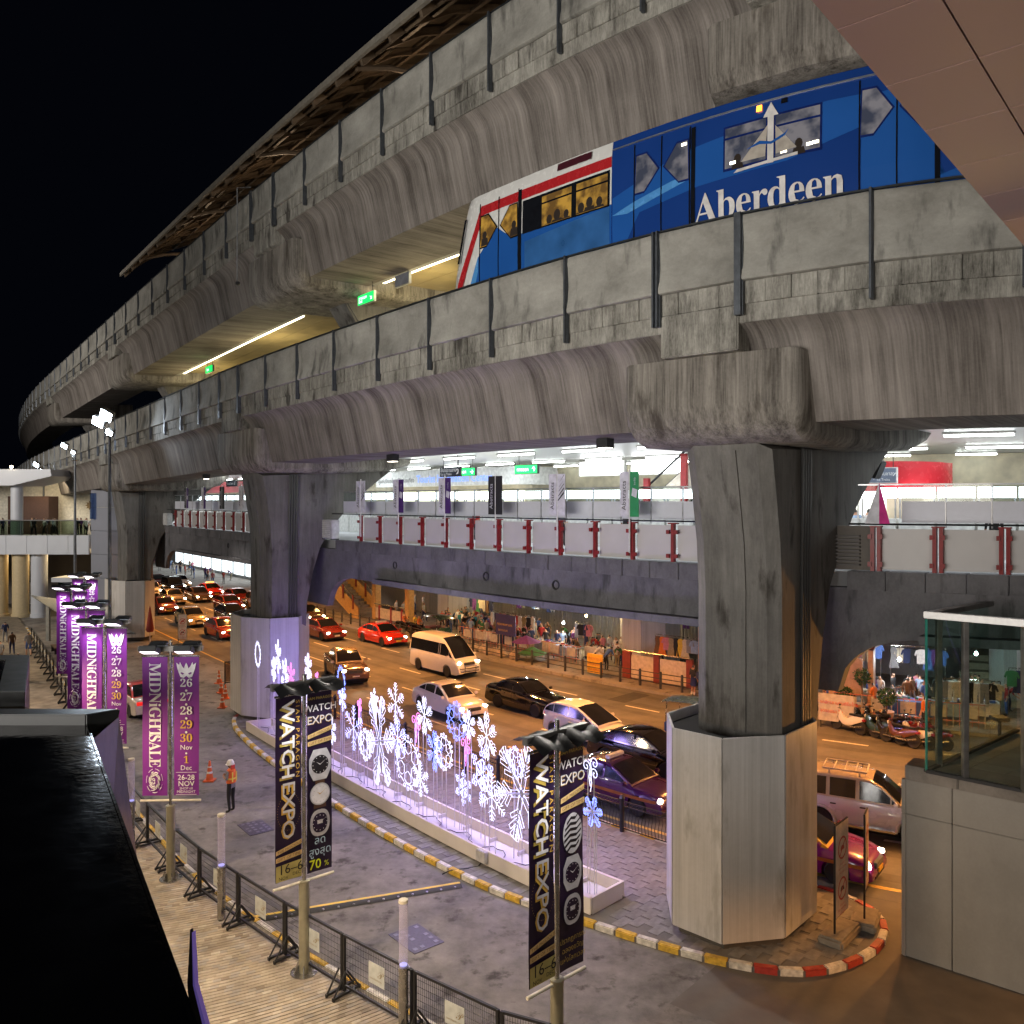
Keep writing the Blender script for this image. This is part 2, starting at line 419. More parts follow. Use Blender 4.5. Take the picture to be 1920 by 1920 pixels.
for k, (d, s, t, p) in enumerate(rows):
    h = heading(s, t, 0, 1); u = random.random(); c = 0 if u < .45 else 1 if u < .75 else 2 if u < .92 else 3 if u < .96 else 4
    if k < 300:
        o = bpy.data.objects.new('paver', pmesh[c]); COL.objects.link(o); o.parent = fp
        o.location = (p.x, p.y, .100+random.uniform(0,.004)); o.rotation_euler = (random.uniform(-.01,.01), random.uniform(-.01,.01), h)
    elif k < 16000:
        X = Matrix.Translation((p.x, p.y, .100+random.uniform(0,.004))) @ Matrix.Rotation(h, 4, 'Z')
        vs = [X @ Vector(q) for q in ((-.0985,-.0488,.012),(.0985,-.0488,.012),(.0985,.0488,.012),(-.0985,.0488,.012),(-.1,-.05,0),(.1,-.05,0),(.1,.05,0),(-.1,.05,0))]
        rest.add(vs, [(0,1,2,3),(4,5,1,0),(5,6,2,1),(6,7,3,2),(7,4,0,3)], c)
o = part('paver_field', rest, pv, fp, smooth=False); o['kind'] = 'stuff'
# island paving slabs (herring rows)
slab = [M('slab_%d' % i, c, .8, var=.25, scale=6) for i, c in enumerate(((.215,.205,.195), (.235,.225,.215), (.20,.19,.18)))]
sm_ = []
for q in slab:
    x = MB(False); x.box(-.247,.247,-.147,.147,0,.012); k = tidy(x.mesh('slab'), False, bevel=.008); k.materials.append(q); sm_.append(k)
def inside(s, t, P):
    r = False; j = len(P)-1
    for i in range(len(P)):
        if (P[i][1] > t) != (P[j][1] > t) and s < (P[j][0]-P[i][0])*(t-P[i][1])/(P[j][1]-P[i][1])+P[i][0]: r = not r
        j = i
    return r
rows = []
for i in range(0, 110):
    for j in range(0, 14):
        s = 7.5+i*.305; t = 14.5+j*.51+(.25 if i % 2 else 0)
        if all(inside(s+a, t+c, isl_s) for a in (-.3,.3) for c in (-.3,.3)):
            if 13.9 < s < 34.7 and 15.4 < t < 16.9: continue
            p = W(s, t); rows.append((p.length, s, t, p))
rows.sort(key=lambda r: r[0]); rest = MB()
for k, (d, s, t, p) in enumerate(rows):
    h = heading(s, t, 0, 1); c = random.choice((0,0,1,1,2))
    if k < 300:
        o = bpy.data.objects.new('paving_slab', sm_[c]); COL.objects.link(o); o.parent = island; o.location = (p.x, p.y, .122+random.uniform(0,.005)); o.rotation_euler = (0,0,h)
    else:
        X = Matrix.Translation((p.x, p.y, .122+random.uniform(0,.005))) @ Matrix.Rotation(h, 4, 'Z')
        vs = [X @ Vector(q) for q in ((-.247,-.147,.012),(.247,-.147,.012),(.247,.147,.012),(-.247,.147,.012),(-.25,-.15,0),(.25,-.15,0),(.25,.15,0),(-.25,.15,0))]
        rest.add(vs, [(0,1,2,3),(4,5,1,0),(5,6,2,1),(6,7,3,2),(7,4,0,3)], c)
if rest.v: o = part('slab_field', rest, slab, island, smooth=False); o['kind'] = 'stuff'
# drain channel and speed hump across the drive, two manhole covers
hm = MB(); 
a, c = W(17.84, 14.35), W(19.1, 8.7)
d = (c-a).normalized(); nr = Vector((-d.y, d.x, 0))
blackm = M('rubber_black', (.025,.024,.022), .6)
def bump(o0, o1, z1, mi):
    return [a+nr*o0, c+nr*o0, c+nr*o1, a+nr*o1]
hump = thing('speed_hump', 'black and yellow rubber speed hump lying across the forecourt drive', 'speed hump', (a+c)/2)
prof = [(-.2,.012),(-.12,.05),(0,.06),(.12,.05),(.2,.012)]
vs = []; fs = []
for k, (w, z) in enumerate(prof): vs += [a+nr*w+Vector((0,0,z)), c+nr*w+Vector((0,0,z))]
x = MB(); x.add(vs, [(2*k, 2*k+1, 2*k+3, 2*k+2) for k in range(2)], 0); part('yellow_strip', x, M('hump_yellow', (.75,.52,.03), .5, var=.25), hump)
x = MB(); x.add(vs, [(2*k, 2*k+1, 2*k+3, 2*k+2) for k in (2, 3)], 0); part('black_strip', x, blackm, hump)
hx = MB()
for i in range(14):
    q = a.lerp(c, (i+.5)/14)+nr*.14+Vector((0,0,.05)); hx.lathe([(.03,-.02),(.03,.004),(.0,.006)], 8, q)
part('fixing_bolts', hx, M('zinc', (.4,.4,.38), .35, 1), hump)
def cover(s, t, w, l, label, rz):
    th = thing('drain_cover', label, 'drain cover', W(s, t, .004), rz)
    x = MB(False); x.box(-w/2,w/2,-l/2,l/2,0,.012); part('cover_plate', x, M('cover_iron', (.11,.10,.13), .5, .5, scale=12), th, bevel=.004)
    y = MB(False)
    for i in range(5):
        for j in range(4):
            if random.random() < .8: y.box(-w/2+.08+i*w/5.4, -w/2+.08+i*w/5.4+w*.1, -l/2+.08+j*l/4.4, -l/2+.08+j*l/4.4+l*.13, .0125, .016)
    part('grip_pads', y, M('cover_worn', (.2,.19,.24), .45, .4), th, smooth=False)
p_ = (16.31, 11.75); cover(*p_, 1.15, .85, 'large square iron drain cover in the drive nearest the speed hump', heading(*p_))
p_ = (24.46, 11.3); cover(*p_, 1.15, .8, 'square iron drain cover in the drive near the guard', heading(*p_))
# ================================================================ VIADUCT: two stacked trackways on piers, concourse between
girder_m = CONC('girder_concrete', (.065,.055,.048), (.29,.262,.238), streak=(1.5,.06), amt=1.4, blotch=.35)
panel_m = CONC('parapet_concrete', (.20,.193,.172), (.38,.37,.335), streak=(.6,.9), amt=.6, blotch=.8, stain=(.10,.097,.088), fine=22)
tile_m = CONC('parapet_block_concrete', (.07,.065,.055), (.42,.405,.36), streak=(3,.5), amt=.9, blotch=.5, uv=False, stain=(.05,.045,.04))
pier_m = CONC('pier_concrete', (.085,.081,.076), (.19,.182,.17), streak=(1.1,.10), amt=.9, blotch=.5, uv=False, stain=(.04,.035,.03))
cap_m = CONC('capital_concrete', (.06,.052,.045), (.32,.295,.26), streak=(2.2,.09), amt=1.3, blotch=.3, uv=False, stain=(.06,.05,.04))
post_m = M('post_steel', (.09,.10,.115), .4, .5, scale=8)
rail_m = M('rail_steel', (.05,.055,.06), .4, .6)
casing_m = CONC('casing_metal', (.40,.40,.40), (.57,.57,.575), streak=(4.5,.05), amt=1.0, blotch=.35, uv=False, rough=.42, fine=8, stain=(.33,.325,.31))
soffit_m = M('soffit_concrete', (.34,.34,.35), .8, scale=.7, bump=.15)
zoff = lambda s: -.024*max(0, s-37)
def toff(s): return .0015*max(0, s-85)**2
tofu = lambda s: .0021*max(0, s-85)**2

def trackway(name, label, dz, piers, s0, s1, tf, word):
    root = thing(name, label, 'viaduct', W(11, 17.5, 12.2+dz))
    zf = lambda s: zoff(s)+dz
    under = [(16.7,12.28),(19.6,12.28)]
    cove = [(15.78,14.45),(15.86,14.40),(16.02,14.30),(16.17,14.14),(16.28,13.93),(16.35,13.66)]
    prof = cove+under+[(20.1,13.7),(20.6,14.45),(20.6,14.9),(15.9,14.9)]
    ends = [s0]+[p for p in piers]+[s1]
    for a, b in zip(ends, ends[1:]):
        x = MB(); a2 = a+(.06 if a in piers else 0); b2 = b-(.06 if b in piers else 0); n = max(4, int((b2-a2)/1.5))
        x.sweep(prof, [a2+(b2-a2)*i/n for i in range(n+1)], closed=True, caps=True, toff=tf, zoff=zf, uo=dz*7.3+a*3.7)
        part('girder', x, girder_m, root, ang=30)
        x = MB(); x.sbox(a2, b2, 15.74, 16.0, 14.46, 14.86, n, toff=tf, zoff=zf); part('edge_ledge', x, tile_m, root, smooth=False)
    # posts, panels, small blocks
    marks = []
    for a, b in zip(ends, ends[1:]):
        lo = a+1.15 if a in piers else a; hi = b-1.15 if b in piers else b
        k = max(1, round((hi-lo)/2.9))
        if a in piers: marks.append((a-1.15, lo, True))
        for i in range(k): marks.append((lo+(hi-lo)*i/k, lo+(hi-lo)*(i+1)/k, False))
    pmb = MB(False)   # one panel, length 1, gently dished with rolled lower lip
    pr = [(.0,1.43),(-.02,1.41),(-.03,1.28),(.0,1.0),(.015,.7),(-.02,.3),(-.07,.08),(-.06,.0),(.02,-.03),(.1,.0),(.1,1.43)]
    k = len(pr); vs = []
    for q in (0, .03, .5, .97, 1): 
        e = .02 if q in (0, 1) else 0
        vs += [(q, t+e, z) for t, z in pr]
    fs = []; uvs = []; acc = [0]
    for i in range(1, k+1): acc.append(acc[-1]+hypot(pr[i % k][0]-pr[i-1][0], pr[i % k][1]-pr[i-1][1]))
    for i in range(4):
        for j in range(k): fs.append((i*k+j, i*k+(j+1) % k, (i+1)*k+(j+1) % k, (i+1)*k+j))
    fs += [tuple(range(k))[::-1], tuple(range(4*k, 5*k))]
    pmb.add(vs, fs)
    for (a, b, gap) in marks:
        mid = (a+b)/2; L = (b-a); dt = tf(mid); z = zf(mid)
        A = W(a+.05, 15.62+dt, 15.37+z); B = W(b-.05, 15.62+tf(b), 15.37+zf(b))
        d = B-A; h = atan2(d.y, d.x)
        m = MB(False)
        off = random.uniform(0, 40)
        m.v = [(v[0]*d.length, -v[1] if True else v[1], v[2]) for v in pmb.v]; m.f = pmb.f; m.mi = pmb.mi
        # street runs left to right seen from the mall; outer face has to look to the mall
        m.uv = [[(m.v[q][0]+off, m.v[q][2]+off) for q in f] for f in m.f]
        me = tidy(m.mesh('parapet_panel'), True, 50)
        o = link('parapet_panel', me, root, panel_m); o.location = A-ORI[root]; o.rotation_euler = (0, 0, h)
        o.rotation_euler.y = -atan2(d.z, hypot(d.x, d.y))
        for q in ((a, b) if gap else (b,)):
            x = MB(); dq = tf(q)
            for w in ((-.085, -.03), (.03, .085)) if gap else ((-.028, .028),):
                x.sbox(q+w[0], q+w[1], 15.535+dq, 15.60+dq, 14.6+zf(q), 16.85+zf(q))
            x.sbox(q-(.11 if gap else .04), q+(.11 if gap else .04), 15.60+dq, 15.68+dq, 14.6+zf(q), 16.80+zf(q))
            part('parapet_post', x, post_m, root, smooth=False)
        if mid < 62:
            nb = 5 if not gap else 4
            for i in range(nb):
                c0 = a+L*i/nb+.005; c1 = a+L*(i+1)/nb-.005; e = random.uniform(-.015, .015)
                x = MB(); x.sbox(c0, c1, 15.70+dt+e, 15.95+dt, 14.862+z, 15.365+z); part('parapet_block', x, tile_m, root, smooth=False, bevel=.012)
        else:
            x = MB(); x.sbox(a, b, 15.70+dt, 15.95+dt, 14.862+z, 15.365+z); part('parapet_block', x, tile_m, root, smooth=False)
    x = MB(); n = int((s1-s0)/1.2)
    x.tube([W(s0+(s1-s0)*i/n, 15.66+tf(s0+(s1-s0)*i/n), 16.85+zf(s0+(s1-s0)*i/n)) for i in range(n+1)], .035, 5); part('top_rail', x, rail_m, root)
    x = MB(); x.sbox(s0, s1, 16.0, 20.3, 14.9, 14.98, 60, toff=tf, zoff=zf); part('track_slab', x, soffit_m, root, smooth=False)
    for pc in piers:
        x = MB(); x.sbox(pc-1.08, pc+1.08, 15.68, 16.2, 13.86+dz, 14.85+dz, 2, zoff=zoff); part('bearing_block', x, tile_m, root, smooth=False, bevel=.03)
    return root
PL = [10.96, 36.85, 61.5]; PU = [8.6, 33.1, 58.8, 84]
lower = trackway('lower_viaduct', 'lower concrete trackway with streaked girder, carrying the blue train', 0, PL, -6, 112, toff, 'lower')
upper = trackway('upper_viaduct', 'upper concrete trackway under the station roof, above the blue train', 7.6, PU, -8, 150, tofu, 'upper')

def capital(parent, pc, dz, wide=2.5, back=25.0, lift=0):
    pr = [(15.95,13.86),(15.93,12.75),(16.02,12.3),(16.25,12.0),(16.6,11.84),(20.5,11.84),(23.2,12.0),(24.4,12.3),(back,12.9),(back,13.86)]
    c = (19.5, 13.0)
    ss = []; vs = []; k = len(pr)
    for ds, e in ((-wide,.22),(-wide+.08,.09),(-wide+.25,0),(0,0),(wide-.25,0),(wide-.08,.09),(wide,.22)):
        for t, z in pr:
            tt = t+(e if t < 18 else 0); zz = z+(e if z < 12.4 else -e*.3)
            vs.append(W(pc+ds, tt, max(zz, 11.84+lift+.03*(t-16))+dz+zoff(pc)) if lift else W(pc+ds, tt, zz+dz+zoff(pc)))
    fs = [(i*k+j, i*k+(j+1) % k, (i+1)*k+(j+1) % k, (i+1)*k+j) for i in range(6) for j in range(k)]
    fs += [tuple(range(k))[::-1], tuple(range(6*k, 7*k))]
    x = MB(); x.add(vs, fs); return part('capital', x, cap_m, parent, ang=40)

# ---- street piers: octagonal metal casing, grooved column flaring up to the capital
col_prof = [(17.1,4.45),(17.1,8.4),(17.02,9.5),(16.8,10.8),(16.6,11.86),(24.2,12.12),(23.0,11.25),(21.7,10.25),(20.7,9.2),(20.0,8.2),(19.6,7.0),(19.3,5.6),(19.25,4.9),(19.25,4.45)]
def offset_poly(p, d):
    out = []; n = len(p)
    ar = sum(p[i][0]*p[(i+1) % n][1]-p[(i+1) % n][0]*p[i][1] for i in range(n)); sg = 1 if ar > 0 else -1
    for i in range(n):
        a, b, c = p[i-1], p[i], p[(i+1) % n]
        d1 = Vector((b[0]-a[0], b[1]-a[1])).normalized(); d2 = Vector((c[0]-b[0], c[1]-b[1])).normalized()
        n1 = Vector((-d1.y, d1.x))*sg; n2 = Vector((-d2.y, d2.x))*sg; m = (n1+n2); m = m/max(.35, m.length_squared/2)*.5*1.0
        out.append((b[0]+m.x*d*1.0, b[1]+m.y*d*1.0))
    return out
def pier(sc, label, ctop):
    root = thing('viaduct_pier', label, 'pier', W(sc, 18.1), 0, 'piers of the viaduct standing in the street')
    z = zoff(sc+.4)
    s0 = sc-.12
    ins = offset_poly(col_prof, .32); k = len(col_prof); vs = []
    lay = [(-1.2, ins), (-.88, col_prof), (.88, col_prof), (1.2, ins)]
    for ds, P in lay:
        for t, zz in P: vs.append(W(s0+ds, t, zz+(z if zz > 6 else 0)))
    fs = [(i*k+j, i*k+(j+1) % k, (i+1)*k+(j+1) % k, (i+1)*k+j) for i in range(3) for j in range(k)]+[tuple(range(k))[::-1], tuple(range(3*k, 4*k))]
    x = MB(); x.add(vs, fs); part('column', x, pier_m, root, ang=25)
    # slot with downpipes on the near side face, another narrow rib on the forecourt face
    for i in range(4):
        x = MB(); t = 18.15+i*.13
        x.tube([W(s0-1.26, t, ctop-.05), W(s0-1.26, t, 9), W(s0-1.26, t+.05, 11.8+z)], .04, 6); part('drain_pipe', x, M('pipe_dark', (.035,.035,.035), .5), root)
    x = MB(); rb = [(17.07,ctop-.1),(17.07,8.4),(16.99,9.5),(16.77,10.8),(16.6,11.7)]
    vs = [W(s0+d, t, z_) for t, z_ in rb for d in (-.3,.1)]+[W(s0+d, t+.1, z_) for t, z_ in rb for d in (-.3,.1)]
    x.add(vs, [(2*i, 2*i+1, 2*i+3, 2*i+2) for i in range(4)]+[(2*i, 2*i+2, 2*i+12, 2*i+10) for i in range(4)]+[(2*i+1, 2*i+11, 2*i+13, 2*i+3) for i in range(4)]); part('rib', x, pier_m, root, smooth=False)
    capital(root, sc, 0)
    # octagonal casing of eight sheet-metal panels
    cs, ct, R = sc+.24, 17.9, 1.95
    hexp = [(cs+R*cos(radians(22.5+45*i+3)), ct+R*sin(radians(22.5+45*i+3))) for i in range(8)]
    for i in range(8):
        a = hexp[i]; c = hexp[(i+1) % 8]; f = .005
        a2 = (a[0]+(c[0]-a[0])*f, a[1]+(c[1]-a[1])*f); c2 = (c[0]-(c[0]-a[0])*f, c[1]-(c[1]-a[1])*f)
        ia = (cs+(a2[0]-cs)*.965, ct+(a2[1]-ct)*.965); ic = (cs+(c2[0]-cs)*.965, ct+(c2[1]-ct)*.965)
        x = MB(); vs = []
        for zz in (.32, ctop): vs += [W(*q, zz) for q in (a2, c2, ic, ia)]
        x.add(vs, [(0,1,5,4),(1,2,6,5),(2,3,7,6),(3,0,4,7),(4,5,6,7),(3,2,1,0)]); part('casing_panel', x, casing_m, root, smooth=False, bevel=.012)
    x = MB(); q2 = [(cs+(q[0]-cs)*.9, ct+(q[1]-ct)*.9) for q in hexp]
    x.prism(q2, lambda p, sd: W(p[0], p[1], .1 if sd == 0 else .34)); part('plinth', x, M('plinth_dark', (.07,.065,.06), .9), root, smooth=False)
    x = MB(); x.prism([(cs+(q[0]-cs)*.955, ct+(q[1]-ct)*.955) for q in hexp], lambda p, sd: W(p[0], p[1], ctop-.5+.25*sd)); part('casing_lid', x, M('casing_black', (.012,.012,.014), .9), root, smooth=False)
    return root
pier(10.96, 'nearest viaduct pier with pale octagonal metal casing, orange lit on one side', 5.05)
pier(36.85, 'second viaduct pier, its casing lit pink and white behind the snowflake planter', 5.0)
pier(61.5, 'third viaduct pier behind the purple banners, a folded red umbrella beside it', 4.55)
# ---- upper piers, seen between the two trackways
for i, (pc, lab) in enumerate(zip(PU, ('upper trackway pier hidden behind the train roof, nearest of the upper piers', 'upper trackway pier with split capital beside the green exit sign over the platform', 'upper trackway pier at the far end of the platform light strip', 'farthest upper trackway pier where the track bends away'))):
    root = thing('platform_pier', lab, 'pier', W(pc, 20.5, 15), 0, 'piers carrying the upper trackway')
    capital(root, pc, 7.6, 2.4, 24, .38 if pc < 20 else 0)
    pr = [(20.4,15),(20.4,17.6),(20.0,18.6),(19.2,19.7),(24.2,19.7),(23.2,18.5),(22.8,17.6),(22.8,15)]
    z = zoff(pc)
    x = MB(); x.prism(pr, lambda p, sd: W(pc-.8+1.6*sd, p[0], p[1]+z)); part('column', x, pier_m, root, bevel=.08)

# ---- station roof over the upper platform
roof_m = M('roof_steel', (.11,.085,.06), .5, .4, scale=2); rafter_m = M('roof_rafter', (.15,.11,.075), .5, .2)
root = thing('station_roof', 'dark curved steel station roof with brown rafters above the upper trackway', 'roof', W(20, 20, 27))
S0, S1 = -9, 58.7
rp = [(16.5,27.05),(17.6,28.0),(19.2,29.0),(21.5,29.9),(25,30.6),(29,30.4)]
ss = [S0+(S1-S0)*i/40 for i in range(41)]
x = MB(); x.sweep(rp+[(t+.05, z+.18) for t, z in rp[::-1]], ss, closed=True, caps=True); part('roof_sheet', x, roof_m, root, ang=30)
x = MB(); x.sbox(S0, S1+.3, 16.35, 16.5, 26.95, 27.2, 40); part('edge_gutter', x, M('gutter_pale', (.34,.31,.26), .5, .3), root, smooth=False)
for i in range(36):
    s = S1-.2-i*1.88
    x = MB(); x.sweep([(t+.02, z-.02) for t, z in rp]+[(t+.1, z-.3) for t, z in rp[::-1]], [s, s-.14], closed=True, caps=True); part('rafter', x, rafter_m, root, smooth=False)
for t, z in ((17.1,27.42),(18.3,28.3),(20.2,29.2)):
    x = MB(); x.sbox(S0, S1, t, t+.14, z-.12, z+.02, 40); part('purlin', x, rafter_m, root, smooth=False)
for i in range(7):
    s = 55-i*9.2
    x = MB(); x.tube([W(s, 16.9, 27.15), W(s, 18.5, 27.6), W(s, 21.5, 28.0), W(s, 24, 28.0)], .11, 6); part('brace', x, rafter_m, root)

for q in (4, 16, 28, 40, 52): lamp('roof_fill_light', 'POINT', W(q, 20.5, 26.6), 130, (1,.72,.45), size=.4)  # unseen point lights added to brighten the underside of the roof
# ---- platform ceiling of the lower level with light strips
plat = thing('platform_ceiling', 'yellow lit panelled platform ceiling between the two trackways', 'ceiling', W(33, 22, 20))
ceil_m = M('ceiling_panel', (.45,.36,.20), .3, .25, var=.2, scale=1.2)
for a, b in ((-4, 32.0), (34.6, 58.0)):
    k = 0; s = a
    while s < b-.3:
        e = min(s+1.9, b)
        for j in range(4):
            x = MB(); t = 20.0+j*2.0; x.sbox(s+.01, e-.01, t+.01, t+1.99, 20.22, 20.26, 1, zoff=zoff); part('panel', x, ceil_m, plat, smooth=False)
        s = e
x = MB(); x.sbox(-4, 58, 19.7, 20.0, 19.95, 20.5, 50, zoff=zoff); part('edge_beam', x, soffit_m, plat, smooth=False)
strip_e = EM('platform_light', (1, .93, .62), 6.0)
for i, (a, b) in enumerate(((38.4, 59), (14, 33.0))):
    root = thing('light_strip', ['long glowing light strip along the far half of the platform ceiling', 'long glowing light strip behind the hanging green exit sign and the train'][i], 'light', W((a+b)/2, 20.6, 20.1), 0, 'platform light strips')
    x = MB(); x.sbox(a, b, 20.35, 20.52, 20.12, 20.2, 14, zoff=zoff); part('tube', x, strip_e, root, smooth=False)
    x = MB(); x.sbox(a, b, 20.3, 20.57, 20.2, 20.24, 14, zoff=zoff); part('housing', x, M('white_metal', (.7,.7,.68), .4), root, smooth=False)
    for q in (.25, .75):
        s = a+(b-a)*q; p = W(s, 22, 19.9+zoff(s)); lamp('platform_light', 'AREA', p, 220, (1,.86,.5), target=p+Vector((0,0,-1)), size=8, size_y=1, parent=None)
        l2 = lamp('platform_glow', 'POINT', W(s, 21.2, 18.2+zoff(s)), 330, (1,.82,.42), size=.5)
x = MB(); x.sbox(-6, 60, 21.0, 30, 14.9, 15.9, 40, zoff=zoff); o = part('platform_slab', x, soffit_m, plat, smooth=False)
# ================================================================ CONCOURSE hung between the piers
conc_m = CONC('concourse_concrete', (.085,.083,.088), (.17,.165,.175), streak=(.8,.5), amt=.5, blotch=.6, stain=(.05,.05,.05))
wpan = M('white_panel', (.50,.485,.48), .45, var=.06, scale=1.5); redm = M('post_red', (.22,.012,.014), .45, var=.2)
frost = M('frosted_glass', (.62,.63,.70), .35, var=.04); alu = M('aluminium', (.55,.56,.58), .35, .8)
clear = GLASS('clear_glass'); white = M('white_metal', (.7,.7,.68), .4); cream = M('cream_wall', (.62,.56,.42), .7, scale=2)
dark = M('dark_metal', (.03,.03,.032), .5, .3)
C = thing('concourse_bridge', 'white panelled pedestrian concourse with red posts between the viaduct piers', 'concourse', W(24, 20.4, 8.2))
def haunch(s):
    z = 6.9
    for pc in PL:
        d = (pc-1.35)-s
        if 0 <= d < 2.2: z = min(z, 6.9-1.5*(1-sqrt(max(0, 1-((2.2-d)/2.2)**2))))
        elif -2.6 < d < 0: z = min(z, 5.4)
    return z
x = MB(); ss = []; s = -6.0
while s < 76: ss.append(s); s += .22
vs = []; fs = []; uv = []
for s in ss:
    for t, z in ((20.3, 8.2), (20.3, haunch(s)), (20.62, haunch(s)), (20.62, 8.2)): vs.append(W(s, t, z))
for i in range(len(ss)-1):
    for j in range(4):
        a = i*4+j; b = i*4+(j+1) % 4; fs.append((a, b, b+4, a+4))
        uv.append([(ss[i], vs[a].z), (ss[i], vs[b].z), (ss[i+1], vs[b].z), (ss[i+1], vs[a].z)])
x.add(vs, fs, 0, uv); part('girder', x, conc_m, C, ang=20)
for a_, b_ in ((12.3, 31), (39.5, 57), (-5, 7.2)):
    x = MB(); x.sbox(a_, b_, 19.95, 20.4, 6.86, 7.08, 14); part('bottom_flange', x, conc_m, C, smooth=False)
gaps = [(pc-1.7, pc+1.7) for pc in PL]
ingap = lambda s: any(a < s < b for a, b in gaps)
s = -5.0
while s < 74:
    if not ingap(s+.55):
        x = MB(); x.sbox(s+.012, s+1.09, 20.16+random.uniform(-.012,.012), 20.6, 8.16, 8.66, 1); part('edge_block', x, conc_m, C, smooth=False, bevel=.015)
    s += 1.1
x = MB(); x.sbox(-8, 150, 20.6, 37, 7.9, 8.6, 80); part('deck', x, soffit_m, C, smooth=False)
posts = [15.0+1.57*k for k in range(-1, 12)]+[39.3+1.52*k for k in range(13)]+[8.46, 6.75, 5.0, 3.3, 1.6]
posts = sorted(p for p in posts if not ingap(p))
def rpost(s):
    x = MB(); w = .055
    for d in ((-.09, .09) if s < 9 else (0,)):
        x.sbox(s+d-w, s+d+w, 20.12, 20.24, 8.68, 9.82)
    for z in (8.86, 9.58):
        for d in (-.15, .15): x.sbox(s+d-.055, s+d+.055, 20.08, 20.14, z-.06, z+.06)
    x.sbox(s-.17, s+.17, 20.12, 20.24, 9.82, 9.86)
    part('red_post', x, redm, C, smooth=False)
for q in posts: rpost(q)
for a, b in zip(posts, posts[1:]):
    if b-a < 2.2:
        x = MB(); x.sbox(a+.1, b-.1, 20.26, 20.30, 8.72, 9.78); part('wall_panel', x, wpan, C, smooth=False, bevel=.018)
for a, b in ((-2, 9.3), (12.7, 35.1), (38.6, 59.8)):
    x = MB(); n = int((b-a)/1.2); x.tube([W(a+(b-a)*i/n, 20.3, 9.9) for i in range(n+1)], .03, 6); part('handrail', x, dark, C)
    k = int((b-a)/1.2)
    for i in range(k):
        c, d = a+(b-a)*i/k, a+(b-a)*(i+1)/k
        if a < 0 and c > 8.0: continue
        x = MB(); x.sbox(c+.02, d-.02, 20.92, 20.95, 9.93, 10.5); part('frosted_pane', x, frost, C, smooth=False)
        x = MB(); x.sbox(c+.02, d-.02, 20.93, 20.94, 10.5, 10.93); part('clear_pane', x, clear, C, smooth=False)
        x = MB(); x.sbox(c-.015, c+.015, 20.9, 20.97, 9.8, 10.95); part('mullion', x, alu, C, smooth=False)
    x = MB(); x.sbox(a, b, 20.9, 20.97, 10.93, 10.97, k); part('screen_rail', x, alu, C, smooth=False)
for s, z in ((29.7,7.75), (23.7,7.7), (20.05,7.65), (13.85,7.6), (48,7.75)):
    x = MB(); p = W(s, 20.28, z); h = heading(s, 20.28)
    x.lathe([(.02,-.03),(.15,-.03),(.17,.015),(.13,.02),(.12,-.02),(0,-.025)], 16, p, xf=Matrix.Rotation(h, 4, 'Z') @ Matrix.Rotation(pi/2, 4, 'X')); part('drain_outlet', x, dark, C)
# ceiling and tubes
ceilw = M('concourse_ceiling', (.62,.62,.62), .35, var=.05, scale=.5)
x = MB()
x.sbox(-8, 150, 19.7, 36, 12.62, 12.72, 80)
part('ceiling', x, ceilw, C, smooth=False)
tube_e = EM('tube_white', (.93,1,.96), 14.0)
def tubes(t, s0, ds, n, row, L=2.2):
    for i in range(n):
        s = s0+ds*i
        root = thing('tube_light', 'white fluorescent tube on the concourse ceiling, %s from the right in the %s row' % (nth(i), row), 'light', W(s, t, 12.55), 0, 'tube lights on the concourse ceiling')
        x = MB(); x.sbox(s-L/2, s+L/2, t-.05, t+.05, 12.48, 12.54, 2); part('tube', x, tube_e, root, smooth=False)
        x = MB(); x.sbox(s-L/2-.05, s+L/2+.05, t-.1, t+.1, 12.545, 12.615, 2); part('fitting', x, white, root, smooth=False)
tubes(24.5, -1, 3.95, 20, 'front'); tubes(30.2, .4, 3.75, 26, 'middle'); tubes(34.4, 2, 3.9, 26, 'back', 1.8)
for s in (4, 13, 22, 30, 45, 53, 62, 72, 86): lamp('concourse_lamp', 'AREA', W(s, 26, 12.4), 330, (.88,.97,1), target=W(s, 26, 0), size=7, size_y=8)
# back wall, fascia, lit counters
x = MB(); x.sbox(-8, 150, 35.2, 35.5, 8.6, 12.6, 60); part('back_wall', x, cream, C, smooth=False)
counter_e = EM('counter_light', (.92,.97,1), 5.5)
k = 0
for i in range(58):
    s = 3.5+1.42*i
    if random.random() < .08: continue
    root = thing('display_counter', 'glowing white shop counter light behind the concourse glass, %s from the right' % nth(k), 'counter', W(s, 27, 8.6), 0, 'lit counters on the concourse'); k += 1
    x = MB(); x.sbox(s, s+1.3, 27, 27.15, 10.62, 10.98); part('light_panel', x, counter_e, root, smooth=False)
    x = MB(); x.sbox(s, s+1.3, 27.0, 27.5, 8.6, 9.9); part('counter_base', x, white, root, smooth=False)
    x = MB(); x.sbox(s, s+.05, 27.05, 27.1, 9.9, 10.62); x.sbox(s+1.25, s+1.3, 27.05, 27.1, 9.9, 10.62); part('upright', x, alu, root, smooth=False)
def T3(s0, t0, z0, k=1.0):   # text running left to right as seen from the mall
    return lambda par: (lambda x, y: W(s0-x*k, t0, z0+y*k)-ORI[par])
info = thing('information_booth', 'white information booth fascia with blue lettering at the back of the concourse', 'booth', W(38, 30, 8.6))
x = MB(); x.sbox(32, 45.5, 29.6, 32.5, 11.4, 12.35, 8); part('fascia', x, white, info, smooth=False)
x = MB(); x.sbox(32.4, 45, 31, 32.3, 8.6, 11.4, 6); part('booth_wall', x, cream, info, smooth=False)
